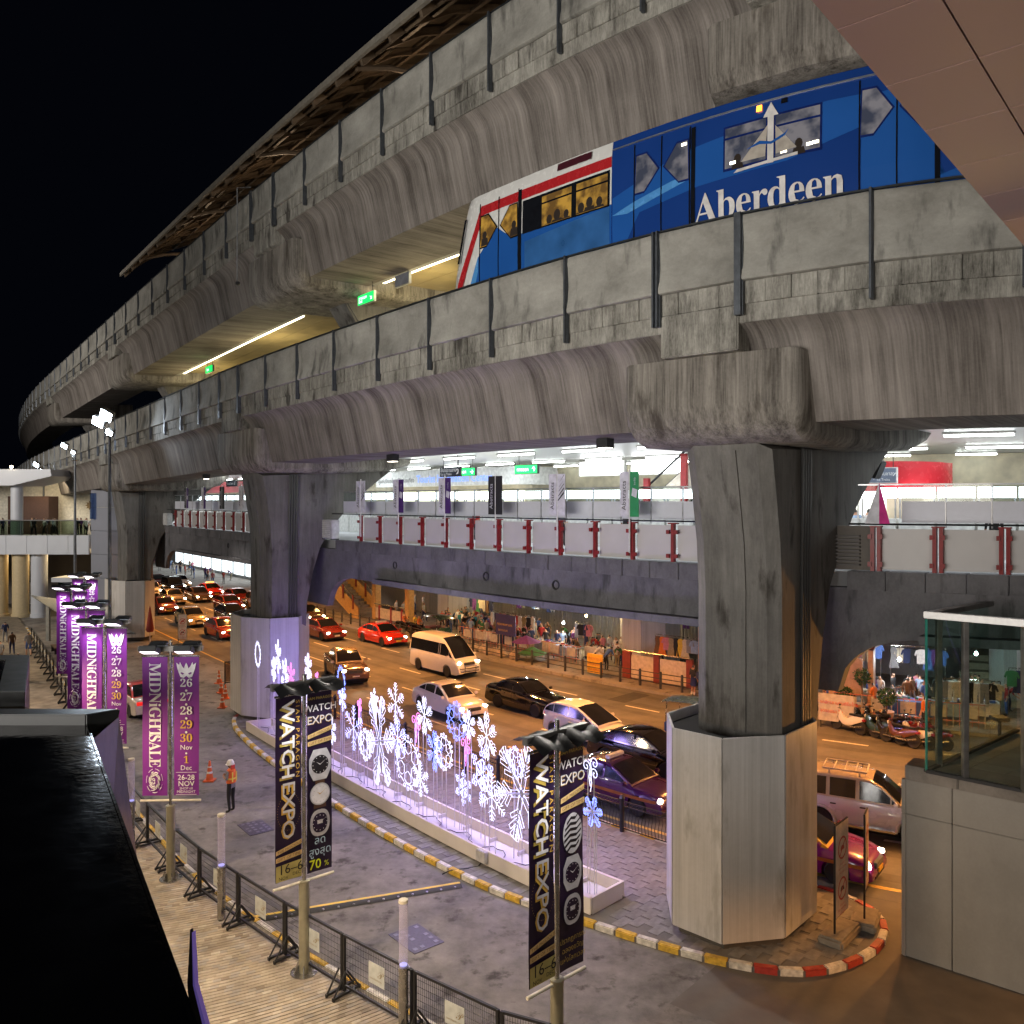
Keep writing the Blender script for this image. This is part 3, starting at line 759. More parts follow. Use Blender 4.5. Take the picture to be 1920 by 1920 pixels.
for i in range(6):
    x = MB(); x.sbox(33+2*i, 34.6+2*i, 30.9, 30.98, 9.4, 11.1); part('window', x, EM('booth_window', (1,.93,.7), 1.6), info, smooth=False)
bluee = EM('sign_blue', (.15,.3,1), 1.2)
letters('Tourist Information Center', bluee, info, T3(41.0, 29.57, 11.62)(info), .62, name='lettering')
letters('ศูนย์บริการข้อมูลนักท่องเที่ยว', dark, info, T3(45.2, 29.57, 11.66)(info), .34)
x = MB(); x.sbox(62, 90, 30.2, 30.6, 11.3, 12.3, 8); solo('red_fascia', x, M('fascia_red', (.32,.02,.03), .4), 'long dark red fascia at the back of the concourse, left of the second pier', 'fascia', smooth=False)
# hanging signs
def hang(name, label, s, t, z, w, h, face, parts, cat='sign', group=None, frame=dark):
    root = thing(name, label, cat, W(s, t, z), 0, group)
    x = MB(); x.sbox(s-w/2, s+w/2, t, t+.12, z-h/2, z+h/2); part('sign_box', x, frame, root, smooth=False)
    x = MB(); x.sbox(s-w/2+.03, s+w/2-.03, t-.012, t-.002, z-h/2+.03, z+h/2-.03); part('sign_face', x, face, root, smooth=False)
    x = MB()
    for d in (-.35, .35): x.tube([W(s+w*d, t+.06, z+h/2), W(s+w*d, t+.06, z+h/2+.5)], .015, 5)
    part('hanger', x, dark, root)
    for body, dx, dy, sz, m in parts: letters(body, m, root, T3(s+w/2-dx*w, t-.02, z-h/2+dy*h)(root), sz)
    return root
green_e = EM('exit_green', (.01,.75,.12), 1.5); tw = EM('sign_white', (.9,1,.92), 2.2); tw2 = M('print_white', (.8,.8,.8), .5)
navy = M('sign_navy', (.03,.035,.05), .4)
hang('direction_sign', 'dark hanging sign with white arrow over the concourse, right of the second pier', 28.6, 22.4, 11.78, 1.4, .42, navy, [('ขึ้นไปชานชาลา', .06, .5, .22, tw2), ('Up to Trains', .06, .15, .15, tw2), ('↗', .78, .2, .4, tw2)])
hang('direction_sign', 'dark hanging sign over the concourse, left of the second pier', 52.5, 22.4, 11.72, 1.7, .42, navy, [('Up to Trains', .1, .3, .22, tw2), ('↗', .8, .2, .4, tw2)])
hang('exit_sign', 'green lit exit sign with Thai lettering, left one over the concourse', 32.0, 26, 11.95, 1.6, .4, green_e, [('ทางออก', .1, .3, .24, tw), ('→', .75, .2, .35, tw)])
hang('exit_sign', 'green lit exit sign next to the bright light boxes over the concourse', 27.6, 26, 11.95, 1.5, .42, green_e, [('ทางออก', .1, .3, .24, tw), ('↑', .75, .2, .35, tw)])
hang('exit_sign', 'green lit exit sign just left of the second pier over the concourse', 45.4, 26, 11.6, 1.5, .5, green_e, [('ทางออก', .1, .3, .24, tw)])
for i, (s, w) in enumerate(((27.5, 3.0), (24, 3.2))):
    root = thing('light_box', ['bright white advertising light box high in the concourse, left of two', 'bright white advertising light box high in the concourse, right of two'][i], 'light box', W(s, 31, 12), 0)
    x = MB(); x.sbox(s-w/2, s+w/2, 31, 31.2, 11.75, 12.5); part('box', x, white, root, smooth=False)
    x = MB(); x.sbox(s-w/2+.1, s+w/2-.1, 30.97, 30.99, 11.82, 12.43); part('face', x, EM('box_light', (1,1,1), 4.5), root, smooth=False)
    letters('ปตท' if i else 'ช้อป', M('print_grey', (.2,.2,.25), .5), root, T3(s+.5, 30.95, 11.98)(root), .3)
# escalator up to the platform
E_ = thing('escalator', 'pale escalator rising to the right inside the concourse with red posts', 'escalator', W(21, 29, 8.6))
for dt, nm in ((0, 'side_truss'), (1.3, 'side_truss')):
    x = MB(); pts = [(24.0, 8.6),(23.0, 8.6),(16.6, 13.4),(16.6, 14.2),(17.4,14.2),(24.0, 9.5)]
    x.prism(pts, lambda p, sd: W(p[0], 28.6+dt+.12*sd, p[1])); part(nm, x, M('escalator_panel', (.55,.5,.42), .4), E_, smooth=False)
    x = MB(); x.tube([W(24.6, 28.66+dt, 10.5), W(23.6, 28.66+dt, 10.5), W(17.2, 28.66+dt, 15.2)], .05, 6); part('handrail', x, dark, E_)
for i in range(3):
    s = 22.6-2.0*i; x = MB(); x.sbox(s-.14, s+.14, 28.4, 28.55, 9.4+1.35*i*.7, 11.5+1.0*i); part('red_post', x, redm, E_, smooth=False)
x = MB()
for i in range(14): x.sbox(23.4-.42*i, 23.0-.42*i, 28.72, 29.9, 8.6+.33*i, 8.93+.33*i)
o = part('steps', x, dark, E_, smooth=False)
# red kiosk at the right end
K = thing('ticket_kiosk', 'cream ticket kiosk with curved red fascia at the right end of the concourse', 'kiosk', W(10, 27, 8.6))
arc = [(14.2,26.7),(12.8,26.8),(11.6,26.9),(10.5,27.15),(9.8,27.6),(9.4,28.3),(9.25,29.3)]
redg = M('kiosk_red', (.48,.02,.03), .25, coat=.6, var=.08)
x = MB(); vs = []; n = len(arc)
for a, b in arc: vs += [W(a, b, 10.85), W(a, b, 11.9)]
for a, b in arc: vs += [W(a+.1, b+.2, 10.85), W(a+.1, b+.2, 11.9)]
fs = []
for i in range(n-1):
    fs += [(2*i, 2*i+1, 2*i+3, 2*i+2), (2*n+2*i, 2*n+2*i+2, 2*n+2*i+3, 2*n+2*i+1), (2*i+1, 2*n+2*i+1, 2*n+2*i+3, 2*i+3), (2*i, 2*i+2, 2*n+2*i+2, 2*n+2*i)]
x.add(vs, fs); part('fascia', x, redg, K)
x = MB(); x.sbox(9.6, 13.9, 28.2, 32, 8.6, 10.84, 3); part('kiosk_wall', x, cream, K, smooth=False)
x = MB(); x.sbox(11.4, 13.0, 28.1, 28.18, 9.5, 10.7); part('window', x, EM('kiosk_window', (.95,1,.85), 1.2), K, smooth=False)
for z in (9.9, 10.35):
    x = MB(); x.sbox(11.5, 11.9, 28.06, 28.09, z-.15, z+.15); part('notice', x, M('notice_paper', (.6,.68,.6), .7), K, smooth=False)
hang('direction_sign', 'small navy sign with arrows on the red kiosk fascia', 11.0, 26.82, 11.4, 1.05, .55, M('sign_blue_grey', (.14,.17,.24), .4), [('ไปชานชาลา', .22, .5, .17, tw2), ('To Trains', .28, .15, .13, tw2), ('↑', .03, .2, .36, tw2), ('↑', .83, .2, .36, tw2)], frame=white)
# lamp hanging by the nearest pier, vent, air conditioners
root = thing('loudspeaker', 'black loudspeaker hung beside the nearest pier under the concourse ceiling', 'loudspeaker', W(9.9, 23.6, 11.7))
x = MB(); X = Matrix.Translation(W(9.9, 23.6, 11.5)) @ Matrix.Rotation(.7, 4, 'Z') @ Matrix.Rotation(.4, 4, 'X'); x.box(-.2,.2,-.17,.17,-.28,.28, xf=X); part('speaker_box', x, dark, root, bevel=.03)
x = MB(); x.tube([W(9.9, 23.6, 11.7), W(9.9, 23.6, 12.6)], .02, 5); part('bracket', x, dark, root)
def aircon(s, t, z, label):
    rz = heading(s, t); root = thing('air_conditioner', label, 'air conditioner', W(s, t, z), rz, 'air conditioner units beside the piers')
    x = MB(False); x.box(-.55,.55,-.2,.2,.05,.95); part('unit_casing', x, M('ac_white', (.5,.5,.5), .5), root, bevel=.03)
    x = MB(False); x.lathe([(.0,-.215),(.34,-.215),(.34,-.2)], 20, (-.08,0,.5), xf=Matrix.Rotation(pi/2, 4, 'X')); part('fan_opening', x, dark, root)
    for i in range(8):
        x = MB(False); x.box(-.46,.34,-.235,-.215,.16+i*.09,.175+i*.09); part('grille_bar', x, white, root, smooth=False)
    x = MB(False); x.box(-.5,-.4,-.2,.2,0,.05); x.box(.4,.5,-.2,.2,0,.05); part('foot', x, dark, root, smooth=False)
aircon(35.1, 20.2, 8.66, 'white air conditioner unit on the ledge right of the second pier')
aircon(59.4, 20.2, 8.66, 'white air conditioner unit on the ledge right of the third pier')
root = thing('louvre_vent', 'brown louvred vent in a recess just right of the nearest pier', 'vent', W(9.3, 20.25, 8.7))
x = MB(); x.sbox(8.65, 10.0, 20.3, 20.36, 8.68, 9.85); part('back_panel', x, M('vent_brown', (.10,.085,.07), .6), root, smooth=False)
for i in range(9):
    x = MB(); x.sbox(8.95, 9.7, 20.2, 20.29, 8.8+i*.095, 8.84+i*.095); part('louvre', x, M('louvre_dark', (.05,.04,.038), .5), root, smooth=False)
# twin pole banners on every second red post
prints = [('white','zebra'), ('white','purple'), ('white','purple'), ('black','black'), ('white','zebra'), ('white','green')]
bm_ = {'white': M('flag_white', (.6,.6,.66), .7), 'black': M('flag_black', (.02,.02,.022), .6), 'purple': M('flag_purple', (.06,.02,.14), .6), 'green': M('flag_green', (.02,.26,.09), .6), 'zebra': M('flag_white', (.6,.6,.66), .7)}
def twin(s, l, r, label):
    root = thing('concourse_banner', label, 'banner', W(s, 20.05, 9), 0, 'twin banners along the concourse railing')
    x = MB(); x.tube([W(s, 20.05, 8.9), W(s, 20.05, 11.5)], .025, 6); part('pole', x, white, root)
    for k, (c, sg) in enumerate(((l, 1), (r, -1))):
        x = MB(); x.sbox(s+sg*.03, s+sg*.38, 20.03, 20.045, 10.02, 11.42); p = part('flag', x, bm_[c], root, label=c+' half of the banner' if c != 'zebra' else 'white half with black stripes', smooth=False)
        if k == 0:
            letters('Abstracts', bm_['black'] if c == 'white' else bm_['white'], p, lambda x, y: W(s+.13+y, 20.02, 10.22+x)-ORI[root], .24)
        elif c == 'zebra':
            y = MB()
            for i in range(5): y.add([W(s-.06-.02*i, 20.02, 10.5+.16*i), W(s-.34, 20.02, 10.75+.16*i), W(s-.34, 20.02, 10.84+.13*i), W(s-.06-.02*i, 20.02, 10.55+.15*i)], [(0,1,2,3)])
            part('print', y, bm_['black'], p, smooth=False)
        elif c in ('green', 'purple'):
            y = MB(); y.add([W(s-.1, 20.02, 10.68), W(s-.3, 20.02, 10.6), W(s-.34, 20.02, 10.86), W(s-.14, 20.02, 10.92)], [(0,1,2,3)]); part('print', y, bm_['white'], p, smooth=False)
            letters('for your lifestyle', bm_['white'], p, lambda x, y: W(s-.26+y, 20.02, 11.0+x*.3)-ORI[root], .12)
    return root
lab = ['striped and white twin banner nearest the second pier', 'white and purple twin banner, second from the left over the planter', 'white and purple twin banner left of the black one', 'all black twin banner on the concourse railing', 'white twin banner with black stripes, between the black and green ones', 'white and green twin banner nearest the big front pier']
for (l, r), s, tx in zip(prints, (32.1, 29.1, 25.9, 22.9, 19.75, 16.6), lab): twin(s, l, r, tx)
for i, (s, l, r) in enumerate(((54.9,'black','purple'), (51.6,'white','purple'), (48.4,'black','black'), (45.4,'white','zebra'), (42.4,'white','green'))):
    twin(s, l, r, '%s twin banner on the far railing bay, %s from left' % (['dark purple','white and purple','black','white and striped','white and green'][i], nth(i)))
root = thing('pennant', 'pink and white paper cone pennant on the railing right of the front pier', 'pennant', W(8.3, 20.1, 9.9))
x = MB(); x.add([W(8.75,20.1,9.92), W(8.3,20.0,11.0), W(8.3,20.0,9.92)], [(0,1,2)]); part('white_side', x, bm_['white'], root, smooth=False)
x = MB(); x.add([W(8.3,20.0,9.92), W(8.3,20.0,11.0), W(8.05,20.12,9.92)], [(0,1,2)]); part('pink_side', x, M('hot_pink', (.7,.05,.3), .6), root, smooth=False)
# signs in the platform gap
hang('exit_sign', 'green lit exit sign hanging under the upper trackway beside its pier', 30.5, 19.3, 19.25, 1.3, .46, green_e, [('ทางออก', .08, .5, .2, tw), ('Exit', .08, .2, .2, tw), ('↘', .75, .25, .3, tw)], frame=alu)
hang('hanging_sign', 'plain grey sign hanging by the platform light strip left of the train nose', 28.2, 19.6, 19.6, 1.0, .5, M('sign_grey', (.16,.17,.20), .5), [], frame=alu)
hang('exit_sign', 'small green exit sign at the far end of the platform', 49.5, 19.6, 18.9, 1.2, .45, green_e, [('Exit', .2, .3, .25, tw)])
root = thing('surveillance_mast', 'thin grey mast with a hanging wire on the upper parapet', 'mast', W(34.6, 15.3, 22))
x = MB(); x.tube([W(34.2,15.55,24.6), W(34.9,15.2,24.75), W(34.9,15.2,20.6), W(34.8,15.2,20.4)], .03, 6); part('pole', x, alu, root)
x = MB(); x.lathe([(.0,-.1),(.1,-.06),(.1,.06),(0,.1)], 10, W(34.85,15.2,20.4)); part('wire_coil', x, dark, root)
# ================================================================ TRAIN on the lower trackway
blue = M('train_blue', (.010,.045,.22), .22, var=.05, coat=.7, scale=.8); blue2 = M('train_blue_mid', (.016,.095,.36), .22, var=.08, coat=.7, scale=.6)
blue3 = M('train_blue_pale', (.08,.28,.62), .25, var=.1, coat=.5); tnavy = M('train_navy', (.008,.02,.12), .2, coat=.7)
twhite = M('train_white', (.68,.68,.66), .25, var=.05, coat=.5); tred = M('train_red', (.42,.02,.025), .25, coat=.5, var=.05)
tblack = M('train_black', (.008,.009,.012), .15); trim = M('train_trim', (.35,.36,.38), .3, .7)
TR = thing('train', 'blue and white commuter train with large white lettering on the lower trackway', 'train', W(9, 17.7, 15.1))
W_ = W
def W(s, t, z=0.0): return W_(s*.985, t*.985, 10.5+(z-10.5)*.985)
side = [(16.42,15.7),(16.36,16.6),(16.34,17.6),(16.36,18.6),(16.38,19.40),(16.40,19.60),(16.43,19.80),(16.52,19.86),(17.75,19.90),(18.6,19.84),(19.0,19.68),(19.12,19.4),(19.14,17.6),(19.08,15.7)]
def tside(z):
    for (a, b), (c, d) in zip(side[:7], side[1:7]):
        if z <= d: return a+(c-a)*(z-b)/(d-b)
    return 16.45
def hull(sa, sb, mat, name, nose=False, n=16):
    x = MB(); k = len(side); vs = []; uv = []
    ss = [sa+(sb-sa)*i/n for i in range(n+1)]
    for q in ss: vs += [W(q, t, z) for t, z in side]
    rows = n+1
    if nose:
        for f, sh in ((.35,.02), (.7,.08), (.95,.2), (1.0,.32)):
            for t, z in side:
                s_ = sb+(20.95-max(0, z-16.9)*.27-sb)*f; tc = 17.74
                vs.append(W(s_, tc+(t-tc)*(1-sh*.55), z-(sh*.25 if z > 19 else 0)))
            rows += 1
    fs = [(i*k+j, i*k+(j+1) % k, (i+1)*k+(j+1) % k, (i+1)*k+j) for i in range(rows-1) for j in range(k)]+[tuple(range(k))[::-1], tuple(range((rows-1)*k, rows*k))]
    x.add(vs, fs); return part(name, x, mat, TR, ang=40)
hull(14.15, 19.5, twhite, 'cab_body', True); hull(-4.0, 14.145, blue, 'car_body', n=24)
def decal(poly, mat, name='livery', off=.008, step=.5, parent=TR):
    """flat print or pane on the car side, poly in (s, z); cut into narrow pieces so that it follows the side"""
    x = MB(); smin = min(p[0] for p in poly); smax = max(p[0] for p in poly)
    bm = bmesh.new(); f = bm.faces.new([bm.verts.new((p[0], p[1], 0)) for p in poly])
    q = math.ceil(smin/step)*step
    while q < smax:
        bmesh.ops.bisect_plane(bm, geom=list(bm.verts)+list(bm.edges)+list(bm.faces), plane_co=(q,0,0), plane_no=(1,0,0)); q += step
    for zc in (16.6, 17.6, 18.6, 19.4):
        bmesh.ops.bisect_plane(bm, geom=list(bm.verts)+list(bm.edges)+list(bm.faces), plane_co=(0,zc,0), plane_no=(0,1,0))
    bm.verts.index_update(); bm.verts.ensure_lookup_table()
    x.add([W(v.co.x, tside(v.co.y)-off, v.co.y) for v in bm.verts], [tuple(v.index for v in f.verts) for f in bm.faces]); bm.free()
    return part(name, x, mat, parent, smooth=False)
def rect(a, b, z0, z1): return [(a,z0),(b,z0),(b,z1),(a,z1)]
decal([(14.14,16.0),(20.35,16.0),(19.9,17.0),(19.42,17.95),(18.95,18.35),(18.6,18.6),(18.1,18.25),(17.5,18.17),(14.14,18.17)], blue2, off=.006)
decal([(20.42,16.0),(20.0,16.0),(19.45,17.5),(19.45,17.95),(19.9,17.0)], blue3, off=.009)
decal(rect(14.15, 19.35, 19.14, 19.42), tred, 'red_stripe')
decal([(19.35,19.42),(19.2,19.14),(19.5,18.6),(20.2,17.2),(20.4,16.6),(20.62,16.6),(20.42,17.3),(19.75,18.6)], tred, 'red_stripe')
decal([(20.12,19.2),(20.02,19.2),(20.36,17.9),(20.46,17.9)], tblack, 'cab_window', .012)
# pale and deep waves of the advertising wrap
decal([(14.1,16.4),(14.1,18.3),(13.4,18.5),(12.6,18.75),(11.6,18.95),(9.9,19.1),(8.0,19.22),(7.2,19.2),(7.2,18.5),(9.0,18.1),(11.4,18.0),(13.2,17.75)], blue2, 'wrap_wave')
decal([(14.1,17.85),(13.4,18.05),(12.2,18.3),(11.7,18.35),(11.7,18.22),(12.5,18.05),(13.6,17.8)], blue3, 'wrap_wave', .012)
decal([(7.2,16.2),(7.2,19.1),(6.4,19.2),(5.5,19.3),(5.5,17.2),(4.0,17.6),(2,18.4),(2,16.2)], blue2, 'wrap_wave')
decal([(17.4,16.2),(17.4,17.9),(15.4,18.05),(14.2,18.12),(14.2,16.2)], M('train_blue_dusk', (.03,.12,.33), .3, var=.3, scale=1.5), 'wrap_photo', .012)
warm = None
def lit(name, c1, c2, st, sc):
    m, t, b = newmat(name); n = t.nodes; L = t.links
    tc = n.new('ShaderNodeTexCoord'); vz = n.new('ShaderNodeTexNoise'); vz.inputs['Scale'].default_value = sc; vz.inputs['Detail'].default_value = 3; L.new(tc.outputs['Object'], vz.inputs['Vector'])
    rp = n.new('ShaderNodeMapRange'); rp.inputs[1].default_value = .42; rp.inputs[2].default_value = .62; L.new(vz.outputs[0], rp.inputs[0])
    mx = n.new('ShaderNodeMix'); mx.data_type = 'RGBA'; mx.inputs['A'].default_value = (*c1,1); mx.inputs['B'].default_value = (*c2,1); L.new(rp.outputs[0], mx.inputs[0])
    b.inputs['Base Color'].default_value = (.02,.02,.02,1); b.inputs['Roughness'].default_value = .1
    L.new(mx.outputs['Result'], b.inputs['Emission Color']); b.inputs['Emission Strength'].default_value = st; return m
amber = lit('window_amber', (.16,.075,.008), (.62,.33,.04), .7, 2.6); hazy = lit('window_hazy', (.05,.06,.10), (.30,.28,.30), .55, 2.2)
lampw = EM('cabin_lamp', (1,.93,.7), 4)
def door(sc, z0, z1, mat, fr, w=.86, post=True):
    for sg in (1, -1):
        pl = [(sc+sg*w*.92, z1), (sc+sg*w*.96, z0), (sc+sg*w*.62, z0), (sc+sg*w*.12, (z0+z1)/2), (sc+sg*w*.55, z1)]
        c = (sum(p[0] for p in pl)/5, sum(p[1] for p in pl)/5)
        decal([(c[0]+(p[0]-c[0])*1.12, c[1]+(p[1]-c[1])*1.1) for p in pl], fr, 'window_frame', .016)
        decal(pl, mat, 'door_window', .022)
    for q in (sc, sc+w, sc-w):
        decal(rect(q-.018, q+.018, 15.9, 19.5), tblack, 'door_gap', .018)
door(18.53, 18.17, 19.08, amber, tblack); door(12.52, 18.25, 19.18, hazy, tnavy); door(6.38, 18.3, 19.26, hazy, tnavy); door(.6, 18.3, 19.26, hazy, tnavy)
for q in (17.6, 11.56, 5.48): decal(rect(q-.06, q+.06, 15.9, 19.45), tblack, 'door_track', .02)
decal(rect(14.2, 17.5, 18.13, 19.08), tblack, 'window_band', .014)
for a, b in ((15.56,16.7), (14.27,15.38)):
    decal(rect(a, b, 18.17, 18.78), amber, 'window', .022); decal(rect(a, b, 18.83, 19.0), amber, 'vent_window', .022)
for a, b in ((9.55,10.65), (8.18,9.30), (3.4,4.5), (2.1,3.2)):
    decal(rect(a-.05, b+.05, 18.17, 19.22), tnavy, 'window_frame', .014); decal(rect(a, b, 18.23, 18.9), hazy, 'window', .02); decal(rect(a, b, 18.95, 19.17), hazy, 'vent_window', .02)
for a, z in ((10.35,18.3),(9.0,18.28),(8.35,18.32),(8.2,18.33),(11.75,19.07)): decal(rect(a, a+.16, z, z+.07), lampw, 'cabin_lamp', .026)
# ship emblem over the windows: arrow mast, two sails, a wave
pal = M('emblem_pale', (.62,.6,.58), .4); palt = M('emblem_sail', (.42,.38,.33), .4)
decal([(9.56,18.3),(9.5,19.0),(10.2,18.3)][::1], palt, 'emblem', .03); decal([(9.28,18.3),(9.3,18.95),(8.75,18.35)], palt, 'emblem', .03)
decal([(9.50,18.12),(9.34,18.12),(9.34,19.18),(9.22,19.18),(9.42,19.5),(9.62,19.18),(9.50,19.18)], pal, 'emblem', .034)
decal([(10.4,18.08),(10.3,18.15),(8.72,18.24),(8.72,18.17)], pal, 'emblem', .034)
decal([(10.05,18.55),(9.7,18.68),(9.4,18.6),(9.05,18.72),(8.95,18.8),(9.05,18.66),(9.4,18.54),(9.7,18.6)], blue2, 'emblem', .04)
x = MB(); x.sbox(-4, 14.1, 16.36, 16.44, 19.55, 19.58, 24); part('gutter_trim', x, trim, TR, smooth=False)
decal(rect(14.85, 16.1, 19.54, 19.74), M('display_maroon', (.06,.012,.02), .3), 'destination_display', .05)
decal(rect(9.66, 9.80, 19.36, 19.5), EM('lamp_orange', (1,.25,.02), 6), 'door_lamp', .03); decal(rect(9.0, 9.16, 19.4, 19.52), tblack, 'door_lamp', .03, parent=TR)
letters(serif('Aberdeen'), M('print_cream', (.66,.64,.62), .5), TR, lambda x, y: W(11.52-x*1.0, tside(17.08+y)-.03, 17.08+y)-ORI[TR], 1.02, spacing=.95)
letters('1148', tblack, TR, lambda x, y: W(19.3-x, 16.45, 19.56+y*.9)-ORI[TR], .2, spacing=1.3)
lamp('carriage_glow', 'POINT', W(16.5, 17.7, 18.6), 6, (1,.75,.4), size=.4)

sil = M('passenger_shade', (.02,.012,.008), .9)
for q, z, r in ((16.4,18.3,.11),(16.1,18.36,.13),(15.75,18.3,.10),(15.2,18.32,.12),(14.9,18.4,.12),(14.55,18.34,.11),(19.15,18.5,.1),(17.85,18.5,.1),(10.3,18.4,.1),(8.7,18.42,.1)):
    decal([(q+r*cos(w)*1.0, z+r*1.2*sin(w)) for w in [2*pi*k/10 for k in range(10)]], sil, 'passenger_shade', .024)
    decal([(q-r*1.7, 18.18),(q+r*1.7, 18.18),(q+r*1.3, z-r*.9),(q-r*1.3, z-r*.9)], sil, 'passenger_shade', .0245)
W = W_
# ================================================================ NEAR STRUCTURES: podium with glass, soffit, dark basins
stone = CONC('podium_stone', (.29,.27,.24), (.37,.345,.31), streak=(.6,.3), amt=.35, blotch=.5, uv=False, rough=.5, fine=18)
stone_d = CONC('coping_stone', (.15,.13,.11), (.33,.295,.26), streak=(.5,.4), amt=.5, blotch=.7, uv=False, rough=.5)
P = thing('podium', 'grey stone clad podium carrying the glass railing at the right', 'podium', (11, 19, 0))
F0, F1 = Vector((9.02,19.4,0)), Vector((13.2,15.85,0)); bk = Vector((4.2,3.3,0))
fd = (F1-F0).normalized(); fn = Vector((fd.y, -fd.x, 0))
if fn.y > 0: fn = -fn
segs = [(0, 1.06), (1.075, 2.6), (2.615, 4.2), (4.215, 5.5)]
for a, b in segs:
    for z0, z1 in ((0, 3.28), (3.29, 4.08)):
        x = MB(); p, q = F0+fd*a, F0+fd*b; o = -fn*.12
        vs = [v+Vector((0,0,z)) for z in (z0, z1) for v in (p, q, q+o, p+o)]
        x.add(vs, [(0,1,5,4),(1,2,6,5),(2,3,7,6),(3,0,4,7),(4,5,6,7),(3,2,1,0)]); part('stone_panel', x, stone, P, smooth=False, bevel=.012)
L0 = F0+bk
for a, b in ((0, .32), (.33, .66), (.67, 1)):
    for z0, z1 in ((0, 3.28), (3.29, 4.08)):
        x = MB(); p, q = F0.lerp(L0, a), F0.lerp(L0, b); ld = (L0-F0).normalized(); o = Vector((ld.y, -ld.x, 0))*.1
        vs = [v+Vector((0,0,z)) for z in (z0, z1) for v in (p+o*.3, q+o*.3, q+o, p+o)]
        x.add(vs, [(0,1,5,4),(1,2,6,5),(2,3,7,6),(3,0,4,7),(4,5,6,7),(3,2,1,0)]); part('stone_panel', x, stone, P, smooth=False)
pts = [F0-fn*.1+fd*.05, F1-fn*.1, F1+bk*1.2, L0+fd*.05]
x = MB(); x.prism([(p.x, p.y) for p in pts], lambda p, sd: Vector((p[0], p[1], 0 if sd == 0 else 4.06))); part('core', x, stone, P, smooth=False)
for a, b in ((.08, 1.18), (1.195, 3.2), (3.215, 5.4)):
    x = MB(); p, q = F0+fd*a+fn*.02, F0+fd*b+fn*.02; vs = [v+Vector((0,0,z)) for z in (4.085, 4.42) for v in (p, q, q-fn*.75, p-fn*.75)]
    x.add(vs, [(0,1,5,4),(1,2,6,5),(2,3,7,6),(3,0,4,7),(4,5,6,7)]); part('coping_stone', x, stone_d, P, smooth=False, bevel=.02)
# terrace floor tiles
tm = [M('terrace_tile_%d' % i, c, .55, var=.12, scale=3) for i, c in enumerate(((.36,.34,.29), (.40,.38,.33)))]
bd = bk.normalized()
for i in range(7):
    for j in range(8):
        p = F0+fd*(.5+i*.72)-fn*.8+Vector((0,0,4.36)); p = p+bd*(j*.72)
        x = MB(); x.add([p, p+fd*.71, p+fd*.71+bd*.71, p+bd*.71]+[q-Vector((0,0,.05)) for q in (p, p+fd*.71, p+fd*.71+bd*.71, p+bd*.71)], [(0,1,2,3),(4,5,1,0),(5,6,2,1),(6,7,3,2),(7,4,0,3)])
        part('floor_tile', x, tm[(i+j) % 2], P, smooth=False)
G = thing('glass_railing', 'tall clear glass railing with brushed metal top rail on the grey podium', 'railing', (10.2, 18.5, 4.4))
g0 = Vector((9.32,18.84,0)); g1 = Vector((9.92,18.33,0)); g2 = Vector((10.72,17.5,0)); g3 = Vector((12.4,16.0,0)); gb = Vector((13.4,22.2,0))
gm = GLASS('railing_glass', (.86,.95,.92), .5, .02); brush = M('brushed_metal', (.36,.35,.34), .4, .9)
edge_m = M('glass_edge', (.05,.28,.22), .15)
def pane(a, b, z0, z1, th=.02):
    d = (b-a).normalized(); n = Vector((-d.y, d.x, 0))*th
    x = MB(); vs = [v+Vector((0,0,z)) for z in (z0, z1) for v in (a, b, b+n, a+n)]
    x.add(vs, [(0,1,5,4),(2,3,7,6),(3,0,4,7),(1,2,6,5),(4,5,6,7)]); return x
def rail(a, b, z0, z1, w, mat, nm):
    d = (b-a).normalized(); n = Vector((-d.y, d.x, 0))*w/2
    x = MB(); vs = [v+Vector((0,0,z)) for z in (z0, z1) for v in (a-n, b-n, b+n, a+n)]
    x.add(vs, [(0,1,5,4),(1,2,6,5),(2,3,7,6),(3,0,4,7),(4,5,6,7),(3,2,1,0)]); return part(nm, x, mat, G, smooth=False, bevel=.01)
for a, b in ((g0, g1), (g1, g2), (g2, g3)): part('glass_pane', pane(a.lerp(b,.03), b.lerp(a,.03), 4.45, 7.85), gm, G, smooth=False)
for i in range(3):
    a, b = g0.lerp(gb, i/3), g0.lerp(gb, (i+1)/3); part('glass_pane', pane(a.lerp(b,.02), b.lerp(a,.02), 4.45, 7.85), gm, G, smooth=False)
rail(g0-(g3-g0).normalized()*.03, g3, 7.88, 8.03, .2, brush, 'top_rail'); rail(g0+(gb-g0).normalized()*.12, gb, 7.88, 8.0, .2, brush, 'top_rail')
for p in (g1, g2, g0+(gb-g0)*.12): 
    x = MB(); x.box(p.x-.06, p.x+.06, p.y-.06, p.y+.06, 4.4, 7.86); part('post', x, brush, G, smooth=False, bevel=.01)
x = MB(); x.box(g0.x-.02, g0.x+.02, g0.y-.02, g0.y+.02, 4.43, 7.85); part('glass_edge', x, edge_m, G, smooth=False)
rail(g0, g3, 4.4, 4.47, .12, dark, 'base_channel'); rail(g0, gb, 4.4, 4.47, .12, dark, 'base_channel')
